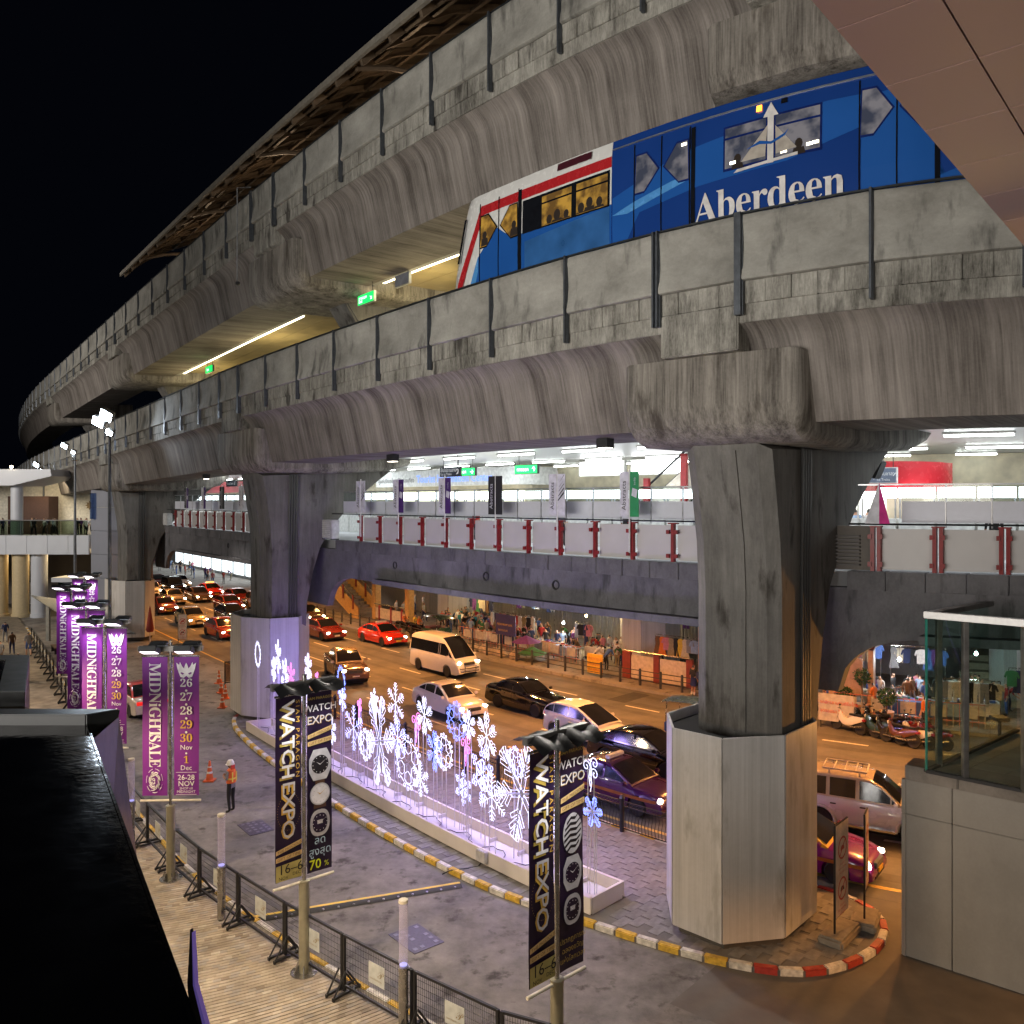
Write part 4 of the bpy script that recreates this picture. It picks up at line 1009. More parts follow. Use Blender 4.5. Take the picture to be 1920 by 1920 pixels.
# soffit above the walkway
S = thing('canopy_soffit', 'brown-pink panelled canopy soffit hanging over the top right corner', 'canopy', (4, 7, 13.5))
sp = M('soffit_panel', (.36,.225,.20), .45, var=.05, scale=.8); sg_ = M('soffit_gap', (.02,.014,.012), .9)
e0 = Vector((1.8,5.0,13.5)); d = Vector((4.2,4.8,0)).normalized(); n = Vector((d.y, -d.x, 0))
c0 = -.55
for i in range(-5, 9):
    for j in range(9):
        w0 = .58*j; a = e0+d*(c0+i*.97)+n*w0; s_ = (1 if j else 1)
        x = MB(); q = [a+d*.006+n*.006, a+d*.964+n*.006, a+d*.964+n*.574, a+d*.006+n*.574]
        if j == 0: q[0] -= n*.02; q[1] -= n*.02
        sk = -n*0
        x.add([v for v in q]+[v+Vector((0,0,.04)) for v in q], [(3,2,1,0),(4,5,6,7),(0,1,5,4),(1,2,6,5),(2,3,7,6),(3,0,4,7)]); part('panel', x, sp, S, smooth=False)
x = MB(); q = [e0+d*-5.3+n*.02, e0+d*8.2+n*.02, e0+d*8.2+n*5.2, e0+d*-5.3+n*5.2]; x.add([v+Vector((0,0,.045)) for v in q]+[v+Vector((0,0,.3)) for v in q], [(3,2,1,0),(4,5,6,7),(0,1,5,4),(1,2,6,5),(2,3,7,6),(3,0,4,7)]); part('backing', x, sg_, S, smooth=False)
# dark water basins beside the walkway
blk = M('basin_black', (.002,.002,.0025), .05, var=.1, spec=.2, bump=.15, scale=1.2); brown = CONC('basin_stone', (.03,.02,.012), (.075,.052,.03), streak=(1.5,.3), amt=.9, blotch=.4, uv=False, rough=.5)
rimm = M('basin_rim', (.014,.015,.015), .35, var=.3, scale=3)
B = thing('water_basin', 'black water basin with dark granite rim in the lower left corner', 'basin', (-9, 11, 6))
A0, A1 = Vector((-8.6,16.9,0)), Vector((-2.2,6.3,0)); ad = (A1-A0).normalized()
x = MB(); x.add([(A0.x,A0.y,5.98),(A1.x,A1.y,5.98),(A1.x-3,A1.y-3,5.98),(-30,A1.y-3,5.98),(-30,A0.y,5.98)], [(0,1,2,3,4)]); part('water', x, blk, B, smooth=False)
x = MB(); an = Vector((-ad.y, ad.x, 0))
if an.x < 0: an = -an
x.add([v+Vector((0,0,z)) for z in (3.0, 6.0) for v in (A0, A1, A1+an*.04, A0+an*.04)], [(0,1,5,4),(1,2,6,5),(2,3,7,6),(3,0,4,7),(4,5,6,7)]); part('edge_trim', x, blk, B, smooth=False)
x = MB(); x.add([(-30,16.9,5.8),(-8.6,16.9,5.8),(-8.15,17.3,5.8),(-30,17.6,5.8),(-30,16.9,6.2),(-8.6,16.9,6.2),(-8.1,17.35,6.2),(-30,17.7,6.2)], [(0,1,5,4),(1,2,6,5),(2,3,7,6),(3,0,4,7),(4,5,6,7)]); part('far_rim', x, rimm, B, smooth=False, bevel=.02)
x = MB(); T_ = [Vector((-8.12,17.3,6.05)), Vector((-7.0,15.0,6.0)), Vector((-6.0,15.0,0)), Vector((-7.3,17.2,0))]
x.add([T_[0], T_[1]-Vector((.9,0,.1)), T_[2]-Vector((1.5,0,0)), T_[3], T_[0]+Vector((-3,.3,0)), T_[1]+Vector((-4,0,0)), T_[2]+Vector((-4,0,0)), T_[3]+Vector((-3,.3,0))], [(0,1,2,3),(0,3,7,4),(1,5,6,2)]); part('stone_wall', x, brown, B, smooth=False)
B2 = thing('water_basin', 'smaller dark basin beyond the first one at the left edge', 'basin', (-16, 21, 6))
x = MB(); x.add([(-40,24.4,5.7),(-14.0,24.3,5.7),(-11.4,19.6,5.7),(-40,19.6,5.7),(-40,24.4,6.05),(-14.0,24.3,6.05),(-11.4,19.6,6.05),(-40,19.6,6.05)], [(0,1,5,4),(1,2,6,5),(2,3,7,6),(3,0,4,7),(4,5,6,7)]); part('rim', x, rimm, B2, smooth=False, bevel=.02)
x = MB(); x.add([(-40,23.6,6.06),(-14.2,23.5,6.06),(-12.2,19.9,6.06),(-40,19.9,6.06)], [(0,1,2,3)]); part('water', x, blk, B2, smooth=False)
x = MB(); x.add([(-14.0,24.3,5.7),(-11.4,19.6,5.7),(-11.4,19.6,0),(-14.0,24.3,0),(-20,24.3,0),(-20,24.3,5.7)], [(0,1,2,3),(0,3,4,5)]); part('stone_wall', x, brown, B2, smooth=False)
# pointed fin sign near the bottom left
Fn = thing('fin_sign', 'pointed dark metal fin edged in purple light at the bottom left', 'sign', (-3.3, 8.6, 0))
def fin(pts, mat, nm, th=.03):
    x = MB(); x.prism(pts, lambda p, sd: Vector((p[0]+.02*sd, 8.9-(5.95-p[1])*.15+th*sd, p[1]))); part(nm, x, mat, Fn, smooth=False)
fin([(-3.42,5.95),(-3.36,5.4),(-3.20,4.9),(-2.9,4.2),(-3.2,4.2),(-3.33,4.9),(-3.42,5.4)], dark, 'fin')
fin([(-3.40,5.92),(-3.34,5.4),(-3.16,4.9),(-2.85,4.2),(-2.9,4.2),(-3.2,4.9),(-3.36,5.4)], EM('fin_purple', (.35,.25,1), .12), 'edge_light', .05)
fin([(-3.3,5.0),(-3.2,4.75),(-3.0,4.2),(-3.16,4.2)], M('fin_brass', (.45,.33,.12), .3, .8), 'brass_strip', .06)
# ================================================================ FORECOURT FURNITURE
galv = M('pole_gold_grey', (.33,.31,.22), .38, .55, var=.12, scale=6); steel = M('stainless', (.42,.41,.39), .25, .9)
blackp = M('black_paint', (.012,.012,.013), .45); hoodm = M('lamp_hood', (.03,.032,.036), .5)
purple = M('banner_purple', (.17,.015,.24), .6, var=.12, scale=1.2); gold = M('print_gold', (.62,.38,.06), .45); pwhite = M('print_bright', (.78,.76,.78), .5)
dpur = M('banner_night', (.016,.006,.03), .45, var=.6, scale=2.5); gold2 = M('print_dark_gold', (.42,.30,.06), .4); lime = M('print_lime', (.62,.70,.02), .5)
silver = M('print_silver', (.55,.54,.56), .4); ribbon = M('print_ribbon', (.60,.42,.18), .5); pblack = M('print_black', (.012,.01,.014), .5)
goldblock = M('print_gold_block', (.42,.36,.12), .45, var=.5, scale=1.4)
def LT(x0, z0, k=1.0, y0=-.03, rot=False, sx=1.0):
    if rot: return lambda x, y: Vector((x0+y*k*sx, y0, z0-x*k))   # reads downwards
    return lambda x, y: Vector((x0+x*k*sx, y0, z0+y*k))
def fit(txt, mat, parent, x0, x1, z0, z1, rot=False, y0=-.03, bold=0, spacing=1.0):
    """print filling the rectangle; rot: reads downwards from z1"""
    m = textmesh(txt, 1, 'LEFT', bold, 2, spacing); a = min(v.co.x for v in m.vertices); b = max(v.co.x for v in m.vertices); c = min(v.co.y for v in m.vertices); d = max(v.co.y for v in m.vertices)
    for v in m.vertices:
        u, w = (v.co.x-a)/(b-a), (v.co.y-c)/(d-c)
        v.co = (x0+(x1-x0)*w, y0, z1-(z1-z0)*u) if rot else (x0+(x1-x0)*u, y0, z0+(z1-z0)*w)
    return link('lettering', m, parent, mat)
def poly2(pts, mat, parent, name='print', y0=-.028):
    x = MB(False); x.add([(p[0], y0, p[1]) for p in pts], [tuple(range(len(pts)))]); return part(name, x, mat, parent, smooth=False)
def disc(cx, cz, r, n=28, e=1.0): return [(cx+r*cos(2*pi*i/n), cz+r*e*sin(2*pi*i/n)) for i in range(n)]
def cloth(root, x0, x1, z0, z1, mat, label):
    m = MB(False); nx, nz = 6, 16; vs = []
    for i in range(nx+1):
        for j in range(nz+1):
            u = i/nx; v = j/nz; vs.append((x0+(x1-x0)*u, .010*sin(u*5+v*4)+.009*sin(v*11+u*2), z0+(z1-z0)*v))
    m.add(vs, [(i*(nz+1)+j, (i+1)*(nz+1)+j, (i+1)*(nz+1)+j+1, i*(nz+1)+j+1) for i in range(nx) for j in range(nz)])
    return part('banner_cloth', m, mat, root, label=label)
def stand(name, label, s, t, ang, z0, z1, w, gap, hood='hood', group=None):
    root = thing(name, label, 'banner', W(s, t, .1), radians(ang), group)
    m = MB(False); m.lathe([(.30,0),(.30,.03),(.0,.03)], 24); part('base_plate', m, steel, root)
    for i in range(6):
        m = MB(False); X = Matrix.Rotation(i*pi/3, 4, 'Z'); m.add([X @ Vector(p) for p in ((.11,-.01,.03),(.24,-.01,.03),(.17,-.01,.2),(.11,-.01,.2),(.11,.01,.03),(.24,.01,.03),(.17,.01,.2),(.11,.01,.2))], [(0,1,2,3),(7,6,5,4),(1,5,6,2),(2,6,7,3)]); part('base_fin', m, steel, root, smooth=False)
    m = MB(False); m.lathe([(.118,.03),(.118,2.0),(.126,2.0),(.126,2.04),(.045,2.05)], 24); part('base_tube', m, galv, root)
    m = MB(False); m.lathe([(.045,2.0),(.045,6.58),(0,6.58)], 16); part('pole', m, steel, root)
    m = MB(False); m.tube([(-w-gap/2-.05,0,z0-.13),(w+gap/2+.05,0,z0-.13)], .032, 8); part('bottom_bar', m, M('bar_cream', (.6,.56,.45), .4), root)
    m = MB(False); m.tube([(-w-gap/2-.02,0,z1+.02),(w+gap/2+.02,0,z1+.02)], .025, 8); part('top_bar', m, steel, root)
    m = MB(False); m.box(-w-gap/2-.1,w+gap/2+.1,-.07,.07,z1+.16,z1+.30); part('lamp_arm', m, M('arm_grey', (.20,.19,.18), .4, .6), root, smooth=False, bevel=.01)
    for sg in (-1, 1):
        for fb in (-1, 1):
            m = MB(False); cx = sg*(w*.55+gap/2)
            if hood == 'cloth':
                vs = []
                for i in range(9):
                    u = i/8; 
                    for j in range(5): v = j/4; vs.append((cx-.36+.72*u, fb*(.05+.42*v), z1+.27-.15*v*v+.035*sin(u*9+fb)+.02*sin(v*7+u*5)-.05*abs(u-.5)))
                m.add(vs, [(i*5+j, (i+1)*5+j, (i+1)*5+j+1, i*5+j+1) for i in range(8) for j in range(4)]); part('cloth_hood', m, blackp, root)
            else:
                X = Matrix.Translation((cx, fb*.28, z1+.24)) @ Matrix.Rotation(fb*.35, 4, 'X'); m.box(-.24,.24,-.2,.2,-.07,.08, xf=X); m.box(-.2,.2,-.05,.05,.08,.12, xf=X); part('lamp_head', m, hoodm, root, bevel=.02)
                m = MB(False); m.box(-.2,.2,-.15,.15,-.085,-.072, xf=X); part('lamp_glass', m, EM('banner_lamp', (1,.9,1), 3), root, smooth=False)
    return root
mask_pts = [(0,-.10),(.07,-.16),(.16,-.13),(.2,-.02),(.24,.10),(.27,.26),(.19,.20),(.17,.28),(.11,.16),(.06,.10),(.03,.2),(0,.26)]
def midnight(i, s, t, ang, z0, z1, label):
    w, gap = .68, .18; root = stand('banner_stand', label, s, t, ang, z0, z1, w, gap, group='purple sale banners along the drive')
    L = cloth(root, -w-gap/2, -gap/2, z0, z1, purple, 'purple cloth with the sale title'); R = cloth(root, gap/2, w+gap/2, z0, z1, purple, 'purple cloth with the dates')
    h = z1-z0
    letters(serif('MIDNiGHT'), pwhite, L, LT(-w-gap/2+.2, z1-.16, .415, rot=True, sx=1.1), 1, spacing=.92)
    letters(serif('SALE'), pwhite, L, LT(-w-gap/2+.2, z1-2.12, .38, rot=True, sx=1.18), 1, spacing=.92)
    x = MB(False); cx, cz = -w/2-gap/2, z0+.42
    for k in range(7):
        a0 = k*2*pi/7; x.tube([(cx+.16*cos(a0+q*.5)*(1-.1*q), -.03, cz+.26*sin(a0+q*.5)*(1-.1*q)) for q in range(5)], .012, 4)
        x.tube([(cx+.22*cos(a0+q*.3), -.03, cz+.33*sin(a0+q*.3)) for q in range(3)], .008, 4)
    o = part('ornament', x, pwhite, L); o['kind'] = 'stuff'
    letters('Again', pwhite, L, lambda x, y: Vector((cx-.09+y*.24, -.035, cz+.25-x*.24)), 1)
    m = gap/2+w/2
    poly2([(m-p[0], z1-.42+p[1]) for p in mask_pts]+[(m+p[0], z1-.42+p[1]) for p in mask_pts[::-1]], pwhite, R, 'mask_print')
    for e in (-1, 1): poly2([(m+e*.05, z1-.46),(m+e*.12, z1-.42),(m+e*.16,z1-.44),(m+e*.1,z1-.49)], purple, R, 'mask_eye', -.032)
    for f, n_, c in ((.215,'26',pwhite),(.315,'27',pwhite),(.415,'28',pwhite),(.515,'29',gold),(.612,'30',gold)):
        letters(serif(n_), c, R, LT(m, z1-f*h, .31), 1, 'CENTER')
        if n_ != '30': poly2(disc(m, z1-(f+.028)*h, .032, 12), pwhite, R, 'dot_print')
    letters('Nov', pwhite, R, LT(m, z1-.668*h, .19), 1, 'CENTER'); poly2(disc(m, z1-.695*h, .028, 12), pwhite, R, 'dot_print')
    letters(serif('1'), gold, R, LT(m, z1-.765*h, .28), 1, 'CENTER'); letters('Dec', pwhite, R, LT(m, z1-.815*h, .19), 1, 'CENTER')
    letters('26-28', pwhite, R, LT(m, z1-.885*h, .2), 1, 'CENTER', bold=.01); letters('NOV', pwhite, R, LT(m, z1-.93*h, .2), 1, 'CENTER', bold=.01)
    letters('SHOP till', pwhite, R, LT(m, z1-.955*h, .095), 1, 'CENTER'); letters('MIDNIGHT', pwhite, R, LT(m, z1-.98*h, .105), 1, 'CENTER')
    for zz in (z0+.03, z1-.833*h): poly2([(m-.28,zz),(m+.28,zz),(m+.28,zz+.012),(m-.28,zz+.012)], pwhite, R, 'rule_print')
    if i:
        for sg in (-1, 1):
            p = Vector((sg*(w/2+gap/2), -.55, z1+.25)); q = Vector((sg*(w/2+gap/2), 0, z1-1.9)); R_ = Matrix.Rotation(radians(ang), 4, 'Z'); b = W(s, t, .1)
            lamp('banner_spot', 'SPOT', b+R_ @ p, 190, (1,.88,1), target=b+R_ @ q, size=.08, spot=95, blend=.9)
    return root
midnight(0, 21.8, 7.5, 2, 2.3, 6.12, 'nearest purple sale banner pair on a tall pole beside the mesh barriers')
midnight(1, 26.8, 6.9, -4, 2.4, 6.2, 'purple sale banner pair, second nearest, its top lit bright')
midnight(2, 31.4, 7.36, -6, 2.4, 6.2, 'purple sale banner pair, third along the drive')
midnight(3, 37.9, 8.2, -8, 2.4, 6.2, 'purple sale banner pair, fourth along the drive, half hidden')
midnight(4, 43.8, 10.2, -10, 2.4, 6.2, 'farthest purple sale banner pair under the grey lamp hoods')
def watch_face(P, cx, cz, r, kind):
    if kind in (0, 3):
        case = [(cx-r*.7,cz+r*1.5),(cx+r*.7,cz+r*1.5),(cx+r*1.15,cz+r*.6),(cx+r*1.15,cz-r*.6),(cx+r*.7,cz-r*1.5),(cx-r*.7,cz-r*1.5),(cx-r*1.15,cz-r*.6),(cx-r*1.15,cz+r*.6)]
        poly2(case, silver, P, 'watch_case', -.022); poly2(disc(cx, cz, r*.9), pblack if kind == 0 else dpur, P, 'watch_dial', -.026)
    elif kind == 1:
        poly2([(cx-r*.5,cz+r*1.4),(cx+r*.5,cz+r*1.4),(cx+r*.7,cz-r*1.4),(cx-r*.7,cz-r*1.4)], M('print_brown', (.1,.05,.03), .5), P, 'watch_strap', -.020)
        poly2(disc(cx, cz, r*1.12), silver, P, 'watch_case', -.023); poly2(disc(cx, cz, r), pwhite, P, 'watch_dial', -.026)
    else:
        case = [(cx+r*1.1*cos(a)*(abs(cos(a))**-.3 if abs(cos(a)) > .1 else 1), cz+r*1.35*sin(a)) for a in [2*pi*k/24+.13 for k in range(24)]]
        poly2(case, silver, P, 'watch_case', -.022); poly2([(cx+(a-cx)*.75, cz+(b-cz)*.72) for a, b in case], dpur, P, 'watch_dial', -.026)
        poly2([(cx-r*.3,cz-r*.1),(cx+r*.3,cz-r*.1),(cx+r*.3,cz+r*.3),(cx-r*.3,cz+r*.3)], silver, P, 'dial_window', -.028)
    hm_ = pblack if kind == 1 else pwhite
    for a, l, wd_ in ((.6, .75, .03), (2.5, .5, .045)):
        d = Vector((cos(a), sin(a))); n = Vector((-d.y, d.x))*r*wd_; c = Vector((cx, cz)); poly2([c-n, c+d*r*l, c+n], gold if kind == 1 else hm_, P, 'watch_hand', -.030)
    for k in range(12):
        a = k*pi/6; poly2(disc(cx+r*.76*cos(a), cz+r*.76*sin(a), r*.05, 6), hm_ if kind != 1 else silver, P, 'hour_mark', -.029)
def stripes_watch(P, cx, cz, r):
    poly2(disc(cx, cz, r, 28, 1.5), silver, P, 'watch_case', -.022)
    for k in range(6):
        z = cz+r*1.1-k*r*.42; h = r*.9*sqrt(max(.05, 1-((z-cz)/(r*1.5))**2))
        poly2([(cx-h,z-.05),(cx-h*.3,z+.04),(cx+h*.5,z+.02),(cx+h,z+.09),(cx+h,z+.05),(cx+h*.4,z-.03),(cx-h*.3,z-.01),(cx-h,z-.1)], pblack, P, 'stripe_print', -.026)
def expo(i, s, t, ang, z0, z1, label):
    w, gap = .60, .14; root = stand('banner_stand', label, s, t, ang, z0, z1, w, gap, 'cloth', 'black watch fair banners along the drive')
    L = cloth(root, -w-gap/2, -gap/2, z0, z1, dpur, 'dark cloth with the fair title reading downwards'); R = cloth(root, gap/2, w+gap/2, z0, z1, dpur, 'dark cloth with watches')
    xl = -w-gap/2
    fit('WATCH', gold2, L, xl+.08, xl+.38, z1-1.80, z1-.12, True, -.024, .02); fit('WATCH', pwhite, L, xl+.13, xl+.43, z1-1.76, z1-.07, True, -.032, .015)
    fit('SIAM PARAGON', gold, L, xl+.455, xl+.545, z1-1.78, z1-.1, True, -.034, 0, 1.35)
    ring = MB(False); cx, cz = xl+.3, z1-2.5
    for k in range(44):
        a = 2*pi*k/44; ring.add([(cx+.27*cos(a)+d[0], -.03, cz+.40*sin(a)+d[1]) for d in ((-.007,0),(0,-.007),(.007,0),(0,.007))], [(0,1,2,3)])
    o = part('dotted_ring', ring, gold, L, smooth=False); o['kind'] = 'stuff'
    fit('EXPO', gold, L, xl+.12, xl+.42, z1-3.10, z1-1.90, True, -.026, .03, .9); fit('EXPO', silver, L, xl+.15, xl+.44, z1-3.08, z1-1.87, True, -.033, .0, .9)
    def ribbons(P, x0, z):
        poly2([(x0,z),(x0+w,z+.14),(x0+w,z+.24),(x0,z+.09)], ribbon, P, 'ribbon_print', -.025); poly2([(x0,z-.16),(x0+w,z-.1),(x0+w,z+.0),(x0,z-.06)], ribbon, P, 'ribbon_print', -.026)
        letters('THE PRECIOUS', M('print_umber', (.2,.1,.03), .5), P, lambda x, y: Vector((x0+.03+x*.085, -.031, z+.02+y*.085+x*.085*.24)), 1); letters('GIFT OF TIME', MATS['print_umber'], P, lambda x, y: Vector((x0+.03+x*.09, -.031, z-.135+y*.09+x*.09*.1)), 1)
    ribbons(L, xl, z0+.60)
    poly2([(xl,z0+.02),(xl+w,z0+.02),(xl+w,z0+.40),(xl,z0+.36)], goldblock, L, 'gold_block', -.025)
    letters('16–6', pblack, L, LT(xl+.05, z0+.17, .29, -.03), 1, bold=0); letters('NOV', pblack, L, LT(xl+.06, z0+.05, .1, -.03), 1); letters('DEC', pblack, L, LT(xl+.38, z0+.09, .1, -.03), 1)
    xr = gap/2; m = xr+w/2
    letters('SIAM PARAGON', gold2, R, LT(m, z1-.16, .09), 1, 'CENTER'); letters('WATCH', pwhite, R, LT(m, z1-.42, .215, -.03), 1, 'CENTER', bold=.01)
    letters('EXPO', gold, R, LT(m, z1-.70, .25, -.028), 1, 'CENTER', bold=.012); letters('EXPO', silver, R, LT(m-.008, z1-.69, .25, -.034), 1, 'CENTER')
    ribbons(R, xr, z1-1.02)
    if i == 0:
        watch_face(R, m, z1-1.62, .23, 0); watch_face(R, m, z1-2.28, .22, 1); watch_face(R, m, z1-2.92, .22, 2)
        letters('ลด', M('print_sky', (.45,.62,.75), .5), R, LT(m, z0+.62, .24), 1, 'CENTER'); letters('สูงสุด', MATS['print_sky'], R, LT(m, z0+.38, .24), 1, 'CENTER')
        letters('70', lime, R, LT(m-.27, z0+.08, .30), 1, bold=.01); letters('%', lime, R, LT(m+.10, z0+.09, .17), 1)
    else:
        stripes_watch(R, m, z1-1.6, .24); watch_face(R, m, z1-2.3, .2, 3); watch_face(R, m, z1-2.95, .2, 2)
        for k, q in enumerate(('ปรากฏการณ์', 'ฉลองขวัญ', 'แห่งโลกเวลา')): letters(q, gold2, R, LT(m, z0+.5-.17*k, .13), 1, 'CENTER')
    for sg in (-1, 1):
        b = W(s, t, .1); R_ = Matrix.Rotation(radians(ang), 4, 'Z')
        lamp('banner_spot', 'SPOT', b+R_ @ Vector((sg*.37, -.75, z1+.15)), 110, (1,.97,.95), target=b+R_ @ Vector((sg*.37, 0, z1-2.2)), size=.06, spot=90, blend=.9)
    return root
expo(0, 16.3, 8.71, 40, 2.15, 6.15, 'black watch fair banner pair with three round watches, left one')
expo(1, 10.3, 10.45, 42, 2.10, 6.10, 'black watch fair banner pair with the striped watch, nearest the front')

# ---- mesh barriers: one built, the rest copied along the line
plate = M('barrier_plate', (.42,.44,.42), .4); gridm = blackp
bar = thing('mesh_barrier', 'black mesh barrier', 'barrier', (0,0,0)); Lb = 2.05
for xx, nm in ((-Lb/2, 'end_post'), (Lb/2, 'end_post')):
    x = MB(False); x.box(xx-.03,xx+.03,-.03,.03,.06,1.25); part(nm, x, blackp, bar, smooth=False, bevel=.006)
for z in (.18, 1.23):
    x = MB(False); x.box(-Lb/2+.03,Lb/2-.03,-.025,.025,z-.025,z+.025); part('rail', x, blackp, bar, smooth=False)
x = MB(False)
for i in range(1, 40): q = -Lb/2+Lb*i/40; x.add([(q-.004,0,.2),(q+.004,0,.2),(q+.004,0,1.2),(q-.004,0,1.2)], [(0,1,2,3)])
for j in range(1, 8): q = .18+j*.131; x.add([(-Lb/2,.002,q-.004),(Lb/2,.002,q-.004),(Lb/2,.002,q+.004),(-Lb/2,.002,q+.004)], [(0,1,2,3)])
o = part('wire_mesh', x, gridm, bar, smooth=False); o['kind'] = 'stuff'
for xx in (-Lb/2+.07, Lb/2-.07):
    x = MB(False)
    x.box(xx-.03,xx+.03,-.36,.36,.03,.08); part('foot', x, blackp, bar, smooth=False)
    for sg in (-1, 1):
        x = MB(False); x.tube([(xx, sg*.33, .07), (xx, sg*.02, .5)], .022, 5); part('brace', x, blackp, bar)
    for sg in (-1, 1):
        x = MB(False); x.lathe([(.0,-.02),(.03,-.02),(.03,.02),(.0,.02)], 8, (xx, sg*.34, .03), xf=Matrix.Rotation(pi/2, 4, 'Y')); part('castor', x, blackp, bar)
x = MB(False); x.box(-.24,.24,-.012,-.004,.55,.98); pl_ = part('name_plate', x, plate, bar, smooth=False)
letters('\U0001D4AB', M('plate_gold', (.28,.20,.08), .4, .3), pl_, lambda x, y: Vector((.02+x*.24, -.016, .72+y*.24)), 1)
letters('SIAM PARAGON', MATS['plate_gold'], pl_, lambda x, y: Vector((-.2+x*.05, -.016, .64+y*.05)), 1)
s = 9.2; i = 0
while s < 60:
    t = fence_t(s); ds = .2
    p = W(s, t); q = s; acc = 0
    while acc < Lb+.08: q += .02; acc = (W(q, fence_t(q))-p).length
    e = W(q, fence_t(q)); c = (p+e)/2; c.z = .13; dv = p-e
    lab = 'black mesh barrier with name plate along the forecourt, %s from the front' % nth(i)
    if i == 0: bar.location = c; bar.rotation_euler.z = atan2(dv.y, dv.x); tag(bar, lab, None, 'mesh barriers along the forecourt')
    else: copy_tree(bar, c, atan2(dv.y, dv.x), lab)
    s = q; i += 1
# ---- light bollards
ACR, t_, b_ = newmat('acrylic'); b_.inputs['Base Color'].default_value = (.62,.58,.78,1); b_.inputs['Roughness'].default_value = .25
tr_ = t_.nodes.new('ShaderNodeBsdfTransparent'); mx_ = t_.nodes.new('ShaderNodeMixShader'); mx_.inputs[0].default_value = .3
t_.links.new(tr_.outputs[0], mx_.inputs[1]); t_.links.new(b_.outputs[0], mx_.inputs[2]); t_.links.new(mx_.outputs[0], t_.nodes['Material Output'].inputs[0])
def bollard(s, t, label):
    root = thing('light_bollard', label, 'bollard', W(s, t, .13), 0, 'steel bollards with clear tube tops')
    x = MB(False); x.lathe([(.098,0),(.098,1.25),(.108,1.26),(.108,1.29),(.095,1.3)], 20); part('steel_base', x, steel, root)
    x = MB(False); x.lathe([(.09,1.3),(.09,2.55)], 20); part('clear_tube', x, ACR, root)
    x = MB(False); x.lathe([(0,2.6),(.092,2.6),(.098,2.55),(.092,2.54),(0,2.54)], 20); part('cap', x, M('cap_cream', (.6,.56,.46), .4), root)
    x = MB(False); x.lathe([(0,1.32),(.075,1.32),(.075,1.34),(0,1.34)], 16); part('lamp', x, EM('bollard_blue', (.35,.38,1), .7), root)
bollard(24.29, 7.1, 'clear topped steel bollard beside the dark basin, farthest of three'); bollard(19.24, 7.95, 'clear topped steel bollard in the middle, left of the watch banners'); bollard(13.4, 9.35, 'clear topped steel bollard nearest the front, glowing faintly blue')

# ================================================================ PLANTER AND SNOWFLAKE LIGHTS
pw = M('planter_white', (.66,.63,.60), .5, var=.06, scale=2)
PN = thing('planter_box', 'long white planter trough on the island holding the snowflake lights', 'planter', W(24, 16.2, .12))
def trough_t(s): return 15.55+.35*((s-24.5)/10.5)**2*0
ss = [14.1+(34.6-14.1)*i/30 for i in range(31)]
x = MB(); x.sweep([(15.5,.13),(15.5,.55),(15.58,.55),(15.58,.2)], ss, closed=True, caps=True); part('front_board', x, pw, PN, smooth=False, bevel=.01)
x = MB(); x.sweep([(16.82,.13),(16.82,.55),(16.74,.55),(16.74,.2)], ss, closed=True, caps=True); part('back_board', x, pw, PN, smooth=False)
x = MB(); x.sweep([(15.58,.2),(15.58,.23),(16.74,.23),(16.74,.2)], ss, closed=True, caps=True); part('floor_board', x, pw, PN, smooth=False)
for a in (14.1, 34.52):
    x = MB(); x.sbox(a, a+.08, 15.583, 16.737, .13, .55); part('end_board', x, pw, PN, smooth=False)
for k in range(16):
    a = 15.3+k*1.25; x = MB(); x.sbox(a, a+.04, 16.45, 16.737, .23, .34); part('rib_board', x, pw, PN, smooth=False)
root = thing('junction_box', 'small grey electric box on the front of the white planter', 'box', W(18.2, 15.44, .3))
x = MB(); x.sbox(18.0, 18.42, 15.36, 15.49, .22, .55); part('box_lid', x, M('box_grey', (.45,.45,.45), .5), root, smooth=False, bevel=.02)
x = MB(); x.tube([W(18.2,15.42,.22), W(18.22,15.3,.13), W(18.3,15.0,.13), W(18.5,14.5,.14), W(18.6,14.3,.05)], .018, 5); part('cable', x, blackp, root)
for k in range(3):
    a = 15+6.5*k; pts = [W(a+i*.22, 16.15+.22*sin(i*.9+k)+.08*sin(i*2.3), .245+.02*(i % 2)) for i in range(30)]
    x = MB(); x.tube(pts, .012, 4); solo('power_cable', x, blackp, 'black power cable coiled along the planter floor, %s stretch from the right' % nth(k), 'cable', 'cables in the planter')
LW = EM('led_white', (.72,.74,1), 2.0); LB = EM('led_blue', (.22,.30,1), 2.6); LP = EM('led_pink', (1,.30,.80), 1.5); LM = EM('led_ice', (.50,.54,1), 2.4)
rod = M('rod_white', (.6,.6,.66), .4)
def loopq(c, d, l, w):   # open rectangle outline starting at c along d
    n = Vector((-d.y, 0, d.x)) if False else Vector((d.z, 0, -d.x)); c = Vector(c)
    return [c-n*w, c-n*w+d*l, c+n*w+d*l, c+n*w]
